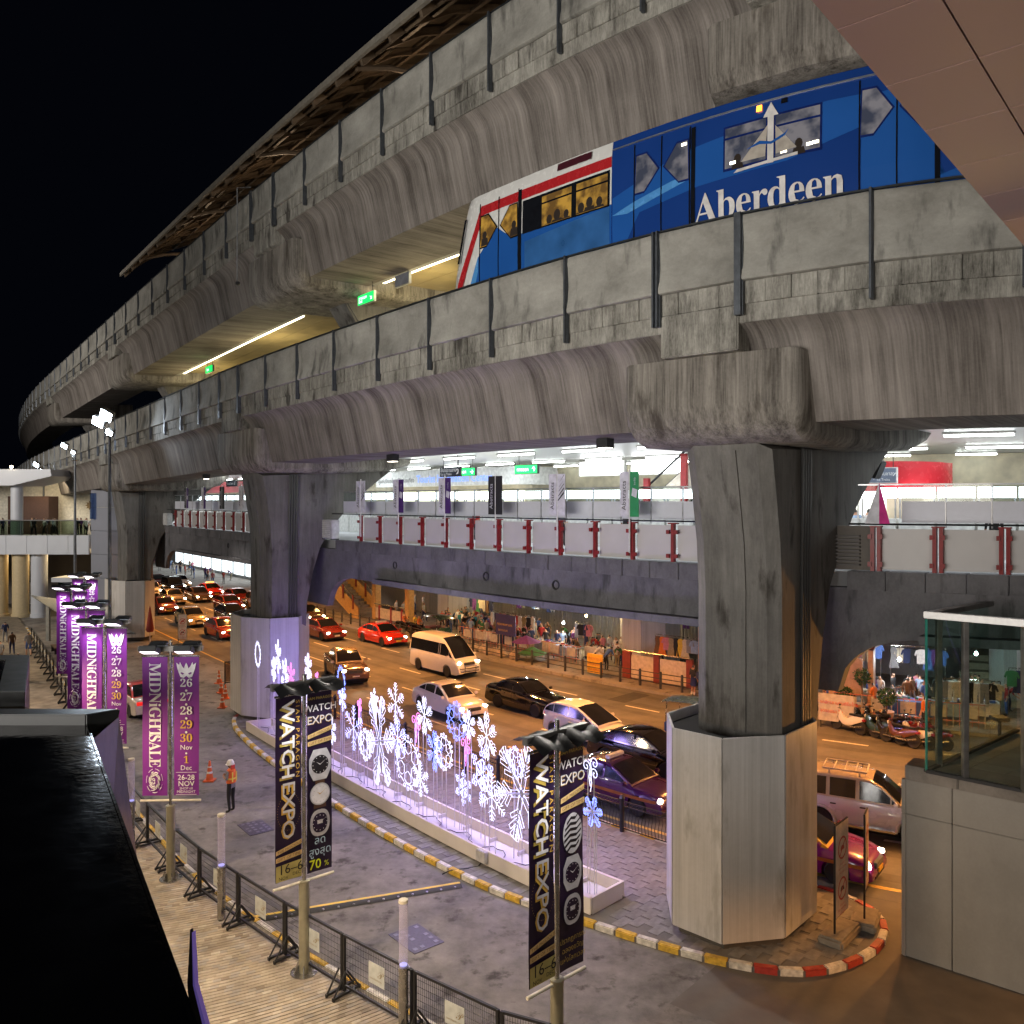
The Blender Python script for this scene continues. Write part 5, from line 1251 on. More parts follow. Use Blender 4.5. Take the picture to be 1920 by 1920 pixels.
def arm_mesh(kind, R):
    x = MB(False); th = .0095
    u = Vector((0,0,1))
    def dirv(a): return Vector((sin(a), 0, cos(a)))
    if kind == 'crystal':
        x.tube([(0,0,.0),(0,0,R*.98)], .03, 4, mi=1)
        for f, l, a in ((.40,.34,.75),(.60,.36,.62),(.80,.26,.5)):
            for sg in (-1, 1): x.tube(loopq((0,0,R*f), dirv(sg*a), R*l, R*.045), th, 4, closed=True)
        x.tube(loopq((0,0,R*.72), u, R*.32, R*.05), th, 4, closed=True); x.tube(loopq((0,0,R*.08), u, R*.3, R*.07), th, 4, closed=True)
    elif kind == 'round':
        x.tube([(0,0,.05),(0,0,R)], th, 4, mi=1)
        x.tube([(0,0,R*.3)]+[(R*.26*sin(q), 0, R*.55+R*.22*-cos(q)) for q in (1.0,2.0,2.8)]+[(0,0,R*.8)], th, 4); x.tube([(0,0,R*.3)]+[(-R*.26*sin(q), 0, R*.55+R*.22*-cos(q)) for q in (1.0,2.0,2.8)]+[(0,0,R*.8)], th, 4)
        for sg in (-1, 0, 1): x.tube([(sg*R*.24+R*.07*cos(q*pi/4), 0, R*(.93-.08*abs(sg))+R*.07*sin(q*pi/4)) for q in range(8)], th, 4, closed=True)
        x.tube([(-R*.5,0,R*.62),(-R*.2,0,R*.80),(0,0,R*.72),(R*.2,0,R*.80)], th, 4)
    elif kind == 'petal':
        for e in (.16, .08): x.tube([(e*R*2*sin(q*pi/6), 0, R*.08+R*.5*q/6) for q in range(7)]+[(-e*R*2*sin(q*pi/6), 0, R*.08+R*.5*q/6) for q in range(5,0,-1)], th, 4, closed=True)
        for dx, dz in ((0,.92),(-.12,.74),(.12,.74)): x.tube([(R*dx+R*.09*cos(q*pi/4), 0, R*dz+R*.09*sin(q*pi/4)) for q in range(8)], th, 4, closed=True)
    elif kind == 'ring':
        for k in range(3):
            a = (k-1)*.35; c = dirv(a)*R
            x.tube([c*.72, c*.86+Vector((.05,0,.02)), c], th, 4); x.tube([c*.80+dirv(a+.9)*R*.14, c*.80, c*.80+dirv(a-.9)*R*.14], th, 4)
        x.tube([dirv(-.52)*R*.78, dirv(-.2)*R*.7, dirv(.15)*R*.8, dirv(.52)*R*.78], th, 4)
    else:
        x.tube([(0,0,.02),(0,0,R)], th*1.1, 4)
        for f, l in ((.35,.22),(.55,.30),(.75,.24),(.9,.14)):
            for sg in (-1, 1):
                e = Vector((0,0,R*f))+dirv(sg*.95)*R*l; x.tube([(0,0,R*f), e], th, 4)
                if kind == 'star' : x.tube([e, e+dirv(sg*.2)*R*.14], th, 4)
    return x
def scroll_mesh(R, k=3):
    x = MB(False)
    for i in range(k):
        sg = (-1)**i; z0 = -R*.9+.3*R*i
        pts = [(0,0,z0-R*.5), (sg*R*.12,0,z0)]
        cx, cz = sg*R*.35, z0+R*.55
        for q in range(15): a = pi+sg*0-q*.55*sg if sg > 0 else -q*-.55; r = R*.34*(1-q/17); pts.append((cx+r*cos(a), 0, cz+r*sin(a)))
        x.tube(pts, .012, 4)
    return x
FL = [('ring',34.51,3.55,.61,LW,'white wreath of light on two tall stakes at the far end'),('flake',32.91,3.7,.75,LW,'tall white light flake in front of the pale second pier'),('crystal',32.55,2.69,.97,LW,'white crystal snowflake light behind the left watch banner'),
 ('flake',31.29,3.18,.54,LP,'pink light flake beside the second pier'),('star',30.16,3.71,.52,LW,'small white star flake over the left watch banner lamp'),('scroll',29.13,3.57,.3,LP,'small pink scroll light beside the pickup truck'),
 ('ring',27.38,3.61,.67,LB,'blue wreath of light in front of the pickup headlight'),('flake',26.49,2.09,.83,LM,'icy blue light flake right of the left watch banner'),('scroll',26.37,2.98,.43,LP,'pink curled scroll light above the icy blue flake'),
 ('crystal',24.48,2.12,1.57,LW,'very large white crystal snowflake light, left of the two big ones'),('flake',23.75,3.57,.7,LW,'bushy white flake high above the large crystal'),('scroll',22.8,3.15,.53,LP,'pink scroll light left of the white sedan wheel'),
 ('round',22.87,1.76,.93,LW,'round white snowflake light with looped edge, lowest in the middle'),('star',21.7,3.61,.55,LW,'white star flake in front of the white sedan door'),('star',21.59,2.43,.59,LB,'deep blue light flake under the white star'),
 ('round',20.54,3.61,.63,LB,'round blue snowflake light in front of the white sedan bonnet'),('scroll',19.9,3.07,.49,LP,'pink scroll light under the round blue snowflake'),('petal',19.32,2.22,.84,LM,'blue petalled snowflake light with dark sheen in its petals'),
 ('star',18.63,3.62,.63,LW,'white branching flake nearest the right watch banner'),('crystal',17.34,2.22,1.39,LW,'large white crystal snowflake light left of the right watch banner'),('scroll',14.69,3.59,.47,LW,'white scroll light just right of the right watch banner'),('crystal',14.6,2.43,.39,LB,'small blue crystal light right of the right watch banner')]
more = [(33.6,3.0,.5,LW),(31.8,2.1,.55,LM),(30.0,2.6,.6,LW),(28.6,2.4,.55,LW),(27.9,1.7,.5,LW),(26.9,3.1,.45,LM),(25.6,1.7,.6,LW),(25.2,3.3,.5,LW),(23.3,2.5,.6,LM),(21.9,1.5,.55,LW),(20.9,2.6,.6,LW),(20.2,1.6,.55,LM),(19.7,3.7,.4,LW),(18.4,1.9,.7,LW),(17.9,2.9,.5,LM),(16.4,1.6,.5,LW),(16.2,3.2,.5,LW),(15.4,2.4,.5,LW)]
for k, (s, z, R, lm) in enumerate(more): FL.append((('star','flake','round','petal')[k % 4], s, z, R, lm, 'small %s filler snowflake light among the larger ones, %s from left' % ('icy' if lm is LM else 'silver', nth(k))))
for i, (kind, s, z, R, lm, lab) in enumerate(FL):
    t = 16.2+random.uniform(-.25,.25); rz = heading(s, t)+radians(-9+random.uniform(-6,6))
    root = thing('snowflake_light', lab, 'light ornament', W(s, t, .24), rz, 'snowflake lights in the white planter'); h = z-.24
    if kind == 'scroll':
        x = scroll_mesh(R, 3); x.v = [(p[0], p[1], p[2]+h) for p in x.v]; part('scroll_tube', x, lm, root)
    else:
        me = tidy(arm_mesh(kind, R).mesh('arm')); me.materials.append(lm); me.materials.append(M('arm_grey_led', (.5,.5,.55), .4, .3))
        for k in range(6):
            o = bpy.data.objects.new('arm', me); COL.objects.link(o); o.parent = root; o.location = (0, .0, h); o.rotation_euler = (0, k*pi/3+(.26 if kind == 'crystal' else 0), 0)
    for dx in ((-.12, .12) if R < 1 else (-.35, .0, .35)):
        x = MB(False); x.tube([(dx*1.2, .02, 0), (dx, .02, h-(.1 if R < 1 else 0))], .014, 4); part('stake', x, rod, root)
for s in (16.5, 19.5, 22.5, 25.5, 29, 32.5): lamp('snowflake_glow', 'POINT', W(s, 16.9, 2.6), 240, (.44,.33,1), size=.4)
# ---- ornate black fence on the road side of the island
OF = []
for i in range(11):
    a = 15.0+i*1.95; b = a+1.9
    root = thing('ornate_fence', 'black ornate iron fence panel between planter and road, %s from the right' % nth(i), 'fence', W((a+b)/2, 20.1, .12), 0, 'iron fence panels by the road')
    x = MB(); x.lathe([(.07,.12),(.07,1.15),(.09,1.18),(.05,1.28),(0,1.3)], 10, W(a, 20.1, 0)); part('post', x, blackp, root)
    for z in (.25, .95, 1.1):
        x = MB(); x.sbox(a, b, 20.085, 20.115, z-.015, z+.015, 2); part('rail', x, blackp, root, smooth=False)
    x = MB()
    for k in range(14):
        q = a+.1+k*.13; x.tube([W(q, 20.1, .25), W(q+.03, 20.1, .5), W(q-.02, 20.1, .75), W(q, 20.1, .95)], .011, 4)
        x.tube([W(q+.065+.05*cos(w*pi/3), 20.1, 1.025+.05*sin(w*pi/3)) for w in range(6)], .008, 4, closed=True)
    o = part('pickets', x, blackp, root); o['kind'] = 'stuff'
for k, (a, b, lab) in enumerate(((10.5, 14.9, 'plain black railing beside the purple taxi, left of the front pier'),)):
    root = thing('railing', lab, 'railing', W(a, 20.1, .12))
    for q in (a, a+2.2, b):
        x = MB(); x.sbox(q-.06, q+.06, 20.05, 20.17, .12, 1.2); part('post', x, blackp, root, smooth=False)
    for z in (.3, 1.0):
        x = MB(); x.sbox(a, b, 20.09, 20.12, z-.02, z+.02, 3); part('rail', x, blackp, root, smooth=False)
    x = MB(); 
    for q in range(34): x.tube([W(a+.1+q*.125, 20.1, .3), W(a+.14+q*.125, 20.1, .55), W(a+.08+q*.125, 20.1, .75), W(a+.1+q*.125, 20.1, 1.0)], .009, 4)
    o = part('pickets', x, blackp, root); o['kind'] = 'stuff'
# ---- no-parking boards on concrete blocks
conb = M('block_concrete', (.24,.21,.17), .9, bump=.4); signw = M('sign_cream', (.66,.55,.45), .5); signr = M('sign_red', (.5,.05,.03), .5)
def ring2(cx, cz, r, w, y): 
    n = 20; x = MB(False); vs = [(cx+q*cos(2*pi*i/n), y, cz+q*sin(2*pi*i/n)) for q in (r, r-w) for i in range(n)]
    x.add(vs, [(i, (i+1) % n, n+(i+1) % n, n+i) for i in range(n)]); return x
def board(s, t, ang, w, z0, z1, label):
    root = thing('no_parking_sign', label, 'sign', W(s, t, .12), radians(ang), 'cream warning boards on blocks')
    x = MB(False); x.box(-.3,w+.15,-.3,.3,0,.22); part('concrete_block', x, conb, root, bevel=.05)
    x = MB(False); x.tube([(0,0,.1),(0,0,z1)], .025, 6); part('pole', x, blackp, root)
    x = MB(False); x.box(0,w,-.02,.02,z0,z1); part('frame', x, blackp, root, smooth=False)
    x = MB(False); x.box(.02,w-.02,-.03,-.021,z0+.02,z1-.02); f = part('sign_face', x, signw, root, smooth=False)
    h = z1-z0
    for k, c in enumerate((z0+h*.72, z0+h*.28)):
        part('red_ring', ring2(w/2, c, w*.34, w*.06, -.034), signr, f, smooth=False)
        poly2([(w*.5-.12,c-.05),(w*.5+.12,c-.05),(w*.5+.1,c+.02),(w*.5+.05,c+.06),(w*.5-.05,c+.06),(w*.5-.1,c+.02)], signr if k == 0 else pblack, f, 'car_symbol', -.034)
        poly2([(w*.5-.2,c-.17),(w*.5-.17,c-.2),(w*.5+.2,c+.17),(w*.5+.17,c+.2)], signr, f, 'red_bar', -.036)
        for r, tx in enumerate(('ห้ามจอด', 'NO PARKING', 'รถทุกชนิด') if k else ('ห้ามเลี้ยว', 'NO U-TURN', 'ตลอดแนว')): letters(tx, signr, f, LT(w/2, c-w*.5-.1*r, .085, -.034), 1, 'CENTER')
    return root
board(8.5, 17.75, 48, .8, .55, 2.75, 'cream no-parking board with red rings beside the front pier'); board(8.15, 18.7, 60, .55, .9, 2.75, 'cream no-parking board seen nearly edge-on by the red kerb'); board(56.5, 20.0, 10, .6, .5, 2.3, 'small cream no-parking board by the third pier and red car')
# ---- cones, frame board, folded umbrella
cone = thing('traffic_cone', 'orange cone', 'traffic cone', (0,0,0)); orange = M('cone_orange', (.62,.12,.03), .5)
x = MB(False); x.box(-.2,.2,-.2,.2,0,.04); part('base', x, orange, cone, bevel=.01)
x = MB(False); x.lathe([(.14,.04),(.03,.75),(.0,.75)], 14); part('cone_body', x, orange, cone)
x = MB(False); x.lathe([(.105,.28),(.083,.4)], 14); part('white_band', x, M('band_white', (.7,.66,.6), .5), cone); x = MB(False); x.lathe([(.07,.5),(.052,.6)], 14); part('white_band', x, MATS['band_white'], cone)
cl = ['orange traffic cone nearest the second pier kerb','orange traffic cone, second of the row by the second pier','orange traffic cone, third of the row by the second pier','orange traffic cone farthest back in the row','orange traffic cone behind the nearest purple banner']
for i, q in enumerate(((39.33,16.3),(41.07,17.2),(42.39,17.5),(44.66,18.3),(29.23,11.6))):
    if i == 0: cone.location = W(*q, .01); tag(cone, cl[0], None, 'orange traffic cones')
    else: copy_tree(cone, W(*q, .01), i*.4, cl[i])
root = thing('frame_barrier', 'black frame barrier with a small plate left of the second pier', 'barrier', W(44.0, 19.2, 0), radians(15))
for xx in (-.7,.7):
    x = MB(False); x.box(xx-.03,xx+.03,-.03,.03,0,1.35); part('end_post', x, blackp, root, smooth=False)
for z in (.15,1.32):
    x = MB(False); x.box(-.67,.67,-.02,.02,z-.03,z+.03); part('rail', x, blackp, root, smooth=False)
x = MB(False); x.box(-.67,.67,.0,.01,.2,1.28); part('mesh_panel', x, GLASS('net', (.6,.5,.4), .3, .5), root, smooth=False)
x = MB(False); x.box(-.2,.2,-.03,-.02,.6,1.0); part('name_plate', x, plate, root, smooth=False)
root = thing('folded_umbrella', 'folded dark red parasol standing beside the third pier casing', 'umbrella', W(57.5, 18.2, .0))
x = MB(False); x.lathe([(.0,3.0),(.06,2.8),(.28,1.3),(.22,1.1),(.0,1.15)], 10); part('canopy', x, M('umbrella_red', (.25,.03,.02), .8), root)
x = MB(False); x.tube([(0,0,0),(0,0,1.3)], .03, 6); part('pole', x, rod, root)
# ---- floodlight masts
flood = EM('flood_white', (.75,.88,1), 60)
def mast(s, t, zt, heads, label, e):
    b = W(s, t, 0); root = thing('floodlight_mast', label, 'lamp post', b, 0, 'floodlight masts left of the viaduct')
    x = MB(False); x.tube([(0,0,0),(0,0,zt*.5),(0,0,zt)], .13, 10, r2=.08); part('mast_pole', x, M('mast_grey', (.13,.14,.15), .45, .4), root)
    x = MB(False); x.lathe([(.25,zt-.5),(.28,zt-.45),(.25,zt-.4)], 12); part('ring_bracket', x, steel, root)
    for k, (dx, dz, r) in enumerate(heads):
        X = Matrix.Translation((dx, -.15, zt+dz)) @ Matrix.Rotation(.5, 4, 'Y') @ Matrix.Rotation(.5, 4, 'X')
        x = MB(False); x.box(-.32*r,.32*r,-.12,.2,-.25*r,.25*r, xf=X); part('lamp_head', x, steel, root, bevel=.03)
        x = MB(False); x.box(-.29*r,.29*r,-.135,-.125,-.22*r,.22*r, xf=X); part('lamp_glass', x, flood, root, smooth=False)
        x = MB(False); x.tube([(dx,0,zt+dz),(0,0,zt-.45)], .03, 5); part('bracket', x, steel, root)
    if e: lamp('flood_beam', 'SPOT', b+Vector((-.2,-.6,zt+.3)), e*.35, (.75,.86,1), target=(-2, 26, 8), size=.3, spot=100, blend=.8)
    if e: lamp('flood_beam', 'SPOT', b+Vector((-.8,-.3,zt+.4)), 2200, (.78,.86,1), target=(-46, 76, 8), size=.3, spot=80, blend=.8)
mast(50.3, 13.3, 15.0, [(-.6,.45,1.2),(-.1,.85,1.3),(.1,-.2,.7)], 'tallest floodlight mast with dazzling white lamps before the viaduct', 2600)
mast(64.4, 14.2, 14.2, [(-.7,.7,.8),(0,.2,.5)], 'floodlight mast with one slanted lamp, middle of three', 0)
mast(82.6, 15.0, 13.6, [(-.6,.6,.9),(0,0,.6)], 'floodlight mast farthest left with one slanted lamp', 0)

# warm floods fixed under the edge of the lower viaduct, over the drive
for i, (q, z) in enumerate(((15.5,11.9),(26,11.9),(45,11.7))):
    root = thing('drive_flood', 'small flood lamp fixed under the lower viaduct edge, %s along the drive' % nth(i), 'lamp', W(q, 17.6, z), 0, 'flood lamps under the viaduct')
    x = MB(); x.sbox(q-.2, q+.2, 17.5, 17.8, z+.1, z+.36); part('housing', x, dark, root, smooth=False)
    x = MB(); x.sbox(q-.17, q+.17, 17.53, 17.77, z+.085, z+.099); part('lens', x, EM('drive_lens', (1,.9,.75), 8), root, smooth=False)
    lamp('drive_light', 'SPOT', W(q, 17.6, z-.05), 1900, (1,.92,.82), target=W(q-1, 10.5, 0), size=.15, spot=125, blend=.6)
# ================================================================ LEFT: footbridge, round columns, clad tower, walkway canopy
clad = M('cladding_white', (.52,.54,.58), .4, var=.06, scale=.6); creamc = M('column_cream', (.55,.44,.26), .5, var=.08)
FB = thing('footbridge', 'white clad footbridge crossing at the far left with people on it', 'footbridge', (-45, 75, 6))
for i in range(8):
    x = MB(); x.box(-52.6+1.85*i, -52.6+1.85*i+1.83, 74.8, 75, 5.75, 7.45); part('cladding_panel', x, clad, FB, smooth=False, bevel=.01)
x = MB(); x.box(-56, -38.2, 75, 82, 5.8, 7.3); part('deck', x, soffit_m, FB, smooth=False)
for i in range(12):
    x = MB(); x.box(-52.4+1.2*i, -52.4+1.2*i+1.16, 75.0, 75.03, 7.5, 8.75); part('glass_pane', x, GLASS('rail_glass', (.55,.62,.55), .2, .02), FB, smooth=False)
x = MB(); x.tube([(-53,75,8.8),(-38.5,75,8.8)], .05, 6); part('handrail', x, alu, FB)
root = thing('bridge_canopy', 'white tapering canopy on a round column over the footbridge', 'canopy', (-44.3, 75, 12))
x = MB(); x.prism([(-56,13.35),(-40.9,13.35),(-40.8,12.75),(-44.3,11.9),(-47.6,11.9),(-56,13.0)], lambda p, sd: Vector((p[0], 74.2+5*sd, p[1]))); part('canopy_slab', x, clad, root, smooth=False, bevel=.03)
x = MB(); x.lathe([(.5,7.3),(.5,11.95)], 20, (-44.7,75.6,0)); part('column', x, clad, root)
for i, q in enumerate((-46.2, -44.3)):
    root = thing('globe_lamp', 'glowing globe lamp on the white canopy edge, %s' % ('left one' if i == 0 else 'right one'), 'lamp', (q, 74.1, 13.5), 0, 'globe lamps on the canopy')
    x = MB(); x.lathe([(0,-.14),(.12,-.08),(.15,0),(.12,.08),(0,.14)], 12, (q,74.1,13.55)); part('globe', x, EM('globe_warm', (1,.82,.5), 18), root)
    x = MB(); x.box(q-.06,q+.06,74.05,74.15,13.35,13.43); part('base', x, alu, root, smooth=False)
for i, q in enumerate((-46.5, -44.6, -42.9)):
    root = thing('round_column', 'tall round cream column under the footbridge, %s from the left' % nth(i), 'column', (q, 76, 0), 0, 'cream columns under the footbridge')
    x = MB(False); x.lathe([(.75,0),(.75,.3),(.68,.32),(.68,5.75)], 24); o = part('shaft', x, creamc if i < 2 else clad, root)
T = thing('clad_tower', 'grey metal clad lift tower beside the third pier', 'tower', W(69, 17.2, 0))
for k in range(6):
    z0, z1 = k*2.0, k*2.0+1.97
    if z1 > 11.8: z1 = 11.6
    for a, b in ((0, 1),):
        x = MB(); p = [(-36.2,72.0),(-34.1,70.6),(-32.5,71.6),(-34.6,74.0)]
        x.prism(p, lambda q, sd: Vector((q[0], q[1], z0 if sd == 0 else z1))); part('cladding_panel', x, M('tower_cladding', (.34,.35,.40), .4, .3, var=.08, scale=.4), T, smooth=False, bevel=.01)
x = MB(); x.box(-36.0,-35.6,71.4,71.8,9.0,11.2); part('window', x, GLASS('tower_glass', (.4,.5,.7), .3, .02), T, smooth=False)
# shop front behind the footbridge
SH = thing('shop_front', 'warm lit shop front with orange flowers behind the footbridge', 'shop', (-42, 84, 7))
x = MB(); x.box(-58,-36,84,84.3,7,12.5); part('shop_wall', x, M('shop_wall', (.62,.58,.48), .7), SH, smooth=False)
x = MB(); x.box(-49.5,-45.5,82.2,84,7,11.0); part('dark_bay', x, M('shop_dark', (.07,.035,.025), .8), SH, smooth=False)
for cx, cz, r, c in ((-38.2,10.0,.75,(.8,.42,.03)), (-42.3,10.1,.5,(.25,.16,.06)), (-41.6,10.3,.35,(.25,.16,.06)), (-38.6,8.9,.4,(.7,.4,.2))):
    x = MB(); n = 18; x.add([(cx+r*(1 if i % 2 else .6)*cos(2*pi*i/n), 83.95, cz+r*(1 if i % 2 else .6)*sin(2*pi*i/n)) for i in range(n)], [tuple(range(n))]); part('flower', x, M('flower_%d' % int(c[1]*1000), c, .6), SH, smooth=False)
for q in (-40.6, -38.4):
    x = MB(); x.box(q-.45,q+.45,82,82.2,12.2,12.4); part('strip_lamp', x, EM('strip_yellow', (1,1,.6), 9), SH, smooth=False)
lamp('shop_glow', 'AREA', (-42, 80.5, 12.2), 420, (1,.82,.55), target=(-42, 82.5, 8), size=10, size_y=2)
lamp('underbridge_glow', 'AREA', (-43, 77, 5.6), 500, (1,.72,.36), target=(-43, 74, 0), size=10, size_y=3)
x = MB(); x.box(-60,-37,86,86.3,0,7); root = solo('back_facade', x, M('facade_dark', (.09,.08,.075), .8, scale=.4), 'dim building facade under the far footbridge', 'building')
K2 = thing('glass_kiosk', 'small glass kiosk with pale roof under the footbridge', 'kiosk', (-39.4, 76, 0))
x = MB(); x.box(-41.2,-38.2,76,79,.0,3.2); part('glass_wall', x, GLASS('kiosk_glass', (.25,.4,.38), 2, .1), K2, smooth=False)
x = MB(); x.box(-41.6,-37.9,75.6,79.4,3.2,3.6); part('roof', x, clad, K2, smooth=False)
x = MB(); x.box(-40.9,-38.5,77.5,78.8,.0,2.6); part('counter', x, M('kiosk_teal', (.06,.16,.15), .5), K2, smooth=False)
C2 = thing('column_casing', 'yellow lit column casing with a purple edge under the footbridge', 'column', (-36.5, 75, 0))
for (p, m) in ((((-37.6,75.5),(-37.3,74.6)), M('casing_violet', (.40,.34,.52), .5)), (((-37.28,74.58),(-35.9,74.2)), casing_m), (((-35.88,74.2),(-34.8,75.2)), casing_m)):
    x = MB(); (a, b), (c, d) = p; x.add([(a,b,0),(c,d,0),(c,d,5.2),(a,b,5.2),(a+.02,b+.1,0),(c+.02,d+.1,0),(c+.02,d+.1,5.2),(a+.02,b+.1,5.2)], [(0,1,2,3),(4,7,6,5),(0,3,7,4),(1,5,6,2),(3,2,6,7)]); part('casing_panel', x, m, C2, smooth=False)
root = thing('globe_lamp', 'small bright lamp on a thin post behind the purple banners', 'lamp', W(61, 14.4, 0))
x = MB(); x.tube([W(61,14.4,0), W(61,14.4,4.6)], .04, 6); part('post', x, dark, root)
x = MB(); x.lathe([(0,-.1),(.1,0),(0,.1)], 10, W(61,14.4,4.7)); part('globe', x, EM('globe_star', (1,.75,.45), 60), root)
# ribbed walkway canopy
CW = thing('walkway_canopy', 'ribbed glass walkway canopy on slim posts beside the purple banners', 'canopy', W(54, 11.5, 3))
for i in range(26):
    s = 45.5+i*.68; t0, t1 = 10.6-.01*(s-45), 13.6-.055*(s-45)
    x = MB(); a, b, c, d = W(s, t0, 3.35), W(s+.55, t0, 3.35), W(s+.55, t1, 3.0), W(s, t1, 3.0)
    x.add([a, b, c, d]+[q-Vector((0,0,.05)) for q in (a, b, c, d)], [(0,1,2,3),(7,6,5,4),(0,4,5,1),(1,5,6,2),(2,6,7,3),(3,7,4,0)]); part('roof_rib', x, M('canopy_rib', (.16,.17,.16), .35, .3, var=.3, scale=2), CW, smooth=False)
for q in (47, 52, 57, 62):
    x = MB(); p = W(q, 11.6, 0); x.box(p.x-.12,p.x+.12,p.y-.12,p.y+.12,0,3.05); part('post', x, M('canopy_post', (.2,.21,.2), .5), CW, smooth=False)
for i, q in enumerate((48.5, 53, 57)):
    root = thing('bench', 'dark bench under the walkway canopy, %s from the front' % nth(i), 'bench', W(q, 11.2, 0), heading(q, 11.2), 'benches under the canopy')
    x = MB(False); x.box(-.9,.9,-.2,.2,.4,.46); part('seat', x, M('bench_wood', (.14,.09,.05), .7), root, smooth=False)
    for xx in (-.7,.7):
        x = MB(False); x.box(xx-.03,xx+.03,-.18,.18,0,.4); part('leg', x, dark, root, smooth=False)
# ================================================================ VEHICLES
def PAINT(name, col, rough=.22, coat=.9, metal=.0): return M('paint_'+name, col, rough, metal, var=.04, scale=1.0, coat=coat)
glassd = M('car_glass', (.008,.009,.012), .05, var=.1); tyre_m = M('tyre_rubber', (.012,.012,.012), .8); rim_m = M('wheel_rim', (.45,.45,.46), .3, .9)
hl_m = EM('headlight_on', (1,.90,.68), 22); hl_off = M('headlight_clear', (.5,.5,.48), .1); tl_m = EM('tail_light', (.8,.02,.01), .8); chrome = M('chrome', (.6,.6,.6), .12, 1)
plate_w = M('plate_white', (.6,.6,.58), .5); plate_y = M('plate_yellow', (.7,.42,.02), .5); under = M('underbody', (.008,.008,.008), .9)
def interp(P, x):
    for (a, b), (c, d) in zip(P, P[1:]):
        if x <= c: return b+(d-b)*max(0, (x-a))/max(1e-6, c-a)
    return P[-1][1]
def smooth_line(P, n=2):
    for _ in range(n):
        q = [P[0]]
        for a, b in zip(P, P[1:]): q += [(a[0]*.75+b[0]*.25, a[1]*.75+b[1]*.25), (a[0]*.25+b[0]*.75, a[1]*.25+b[1]*.75)]
        q.append(P[-1]); P = q
    return P
TYPES = {
 'sedan': dict(L=4.7, W=1.78, wb=(-1.4,1.42), r=.32, belt=[(-2.35,.5),(-2.33,.86),(-2.2,.98),(-1.6,1.02),(-.5,.99),(.95,.95),(1.6,.88),(2.1,.76),(2.3,.62),(2.35,.48)], gh=[(-1.85,1.0),(-1.2,1.34),(-.7,1.46),(-.1,1.48),(.3,1.42),(1.2,.94)], pil=[-.95,-.05,.0,.85], sn=6),
 'boxy': dict(L=4.8, W=1.75, wb=(-1.35,1.42), r=.33, belt=[(-2.4,.5),(-2.39,.95),(-2.3,1.02),(-1.5,1.03),(.7,1.0),(2.1,.90),(2.32,.84),(2.39,.7),(2.4,.45)], gh=[(-1.55,1.02),(-1.25,1.38),(-.8,1.46),(-.2,1.47),(.15,1.42),(.85,.99)], pil=[-1.05,-.3,-.24,.6], sn=1),
 'hatch': dict(L=3.95, W=1.70, wb=(-1.25,1.25), r=.31, belt=[(-1.97,.5),(-1.96,.95),(-1.85,1.08),(-1.0,1.06),(.5,1.0),(1.2,.92),(1.65,.78),(1.9,.6),(1.97,.45)], gh=[(-1.95,1.02),(-1.72,1.40),(-1.2,1.54),(-.4,1.56),(.1,1.50),(1.4,.92)], pil=[-1.3,-.45,-.4,.55], sn=6),
 'suv': dict(L=4.7, W=1.82, wb=(-1.35,1.35), r=.38, belt=[(-2.35,.6),(-2.34,1.1),(-2.2,1.16),(.9,1.14),(1.9,1.08),(2.2,1.0),(2.33,.85),(2.35,.55)], gh=[(-2.32,1.12),(-2.1,1.70),(-1.8,1.80),(-.4,1.82),(.3,1.78),(1.05,1.12)], pil=[-1.15,-1.08,-.28,-.2,.72], sn=4),
 'pickup': dict(L=5.1, W=1.80, wb=(-1.55,1.5), r=.38, belt=[(-2.55,.6),(-2.54,1.08),(-2.4,1.12),(.9,1.12),(2.0,1.06),(2.35,.98),(2.52,.8),(2.55,.55)], gh=[(-1.05,1.1),(-.9,1.6),(-.6,1.72),(-.1,1.74),(.35,1.68),(1.1,1.1)], pil=[-.45,-.38,.78], sn=4),
 'van': dict(L=5.2, W=1.88, wb=(-1.5,1.5), r=.34, belt=[(-2.6,.5),(-2.6,1.15),(-2.55,1.22),(1.5,1.2),(2.1,1.12),(2.42,.98),(2.57,.8),(2.6,.45)], gh=[(-2.58,1.18),(-2.5,2.05),(-2.2,2.24),(-1.6,2.30),(.5,2.28),(1.15,2.05),(2.2,1.08)], pil=[.55,.72,1.62], sn=4, cap=1.92),
}
wheel_cache = {}
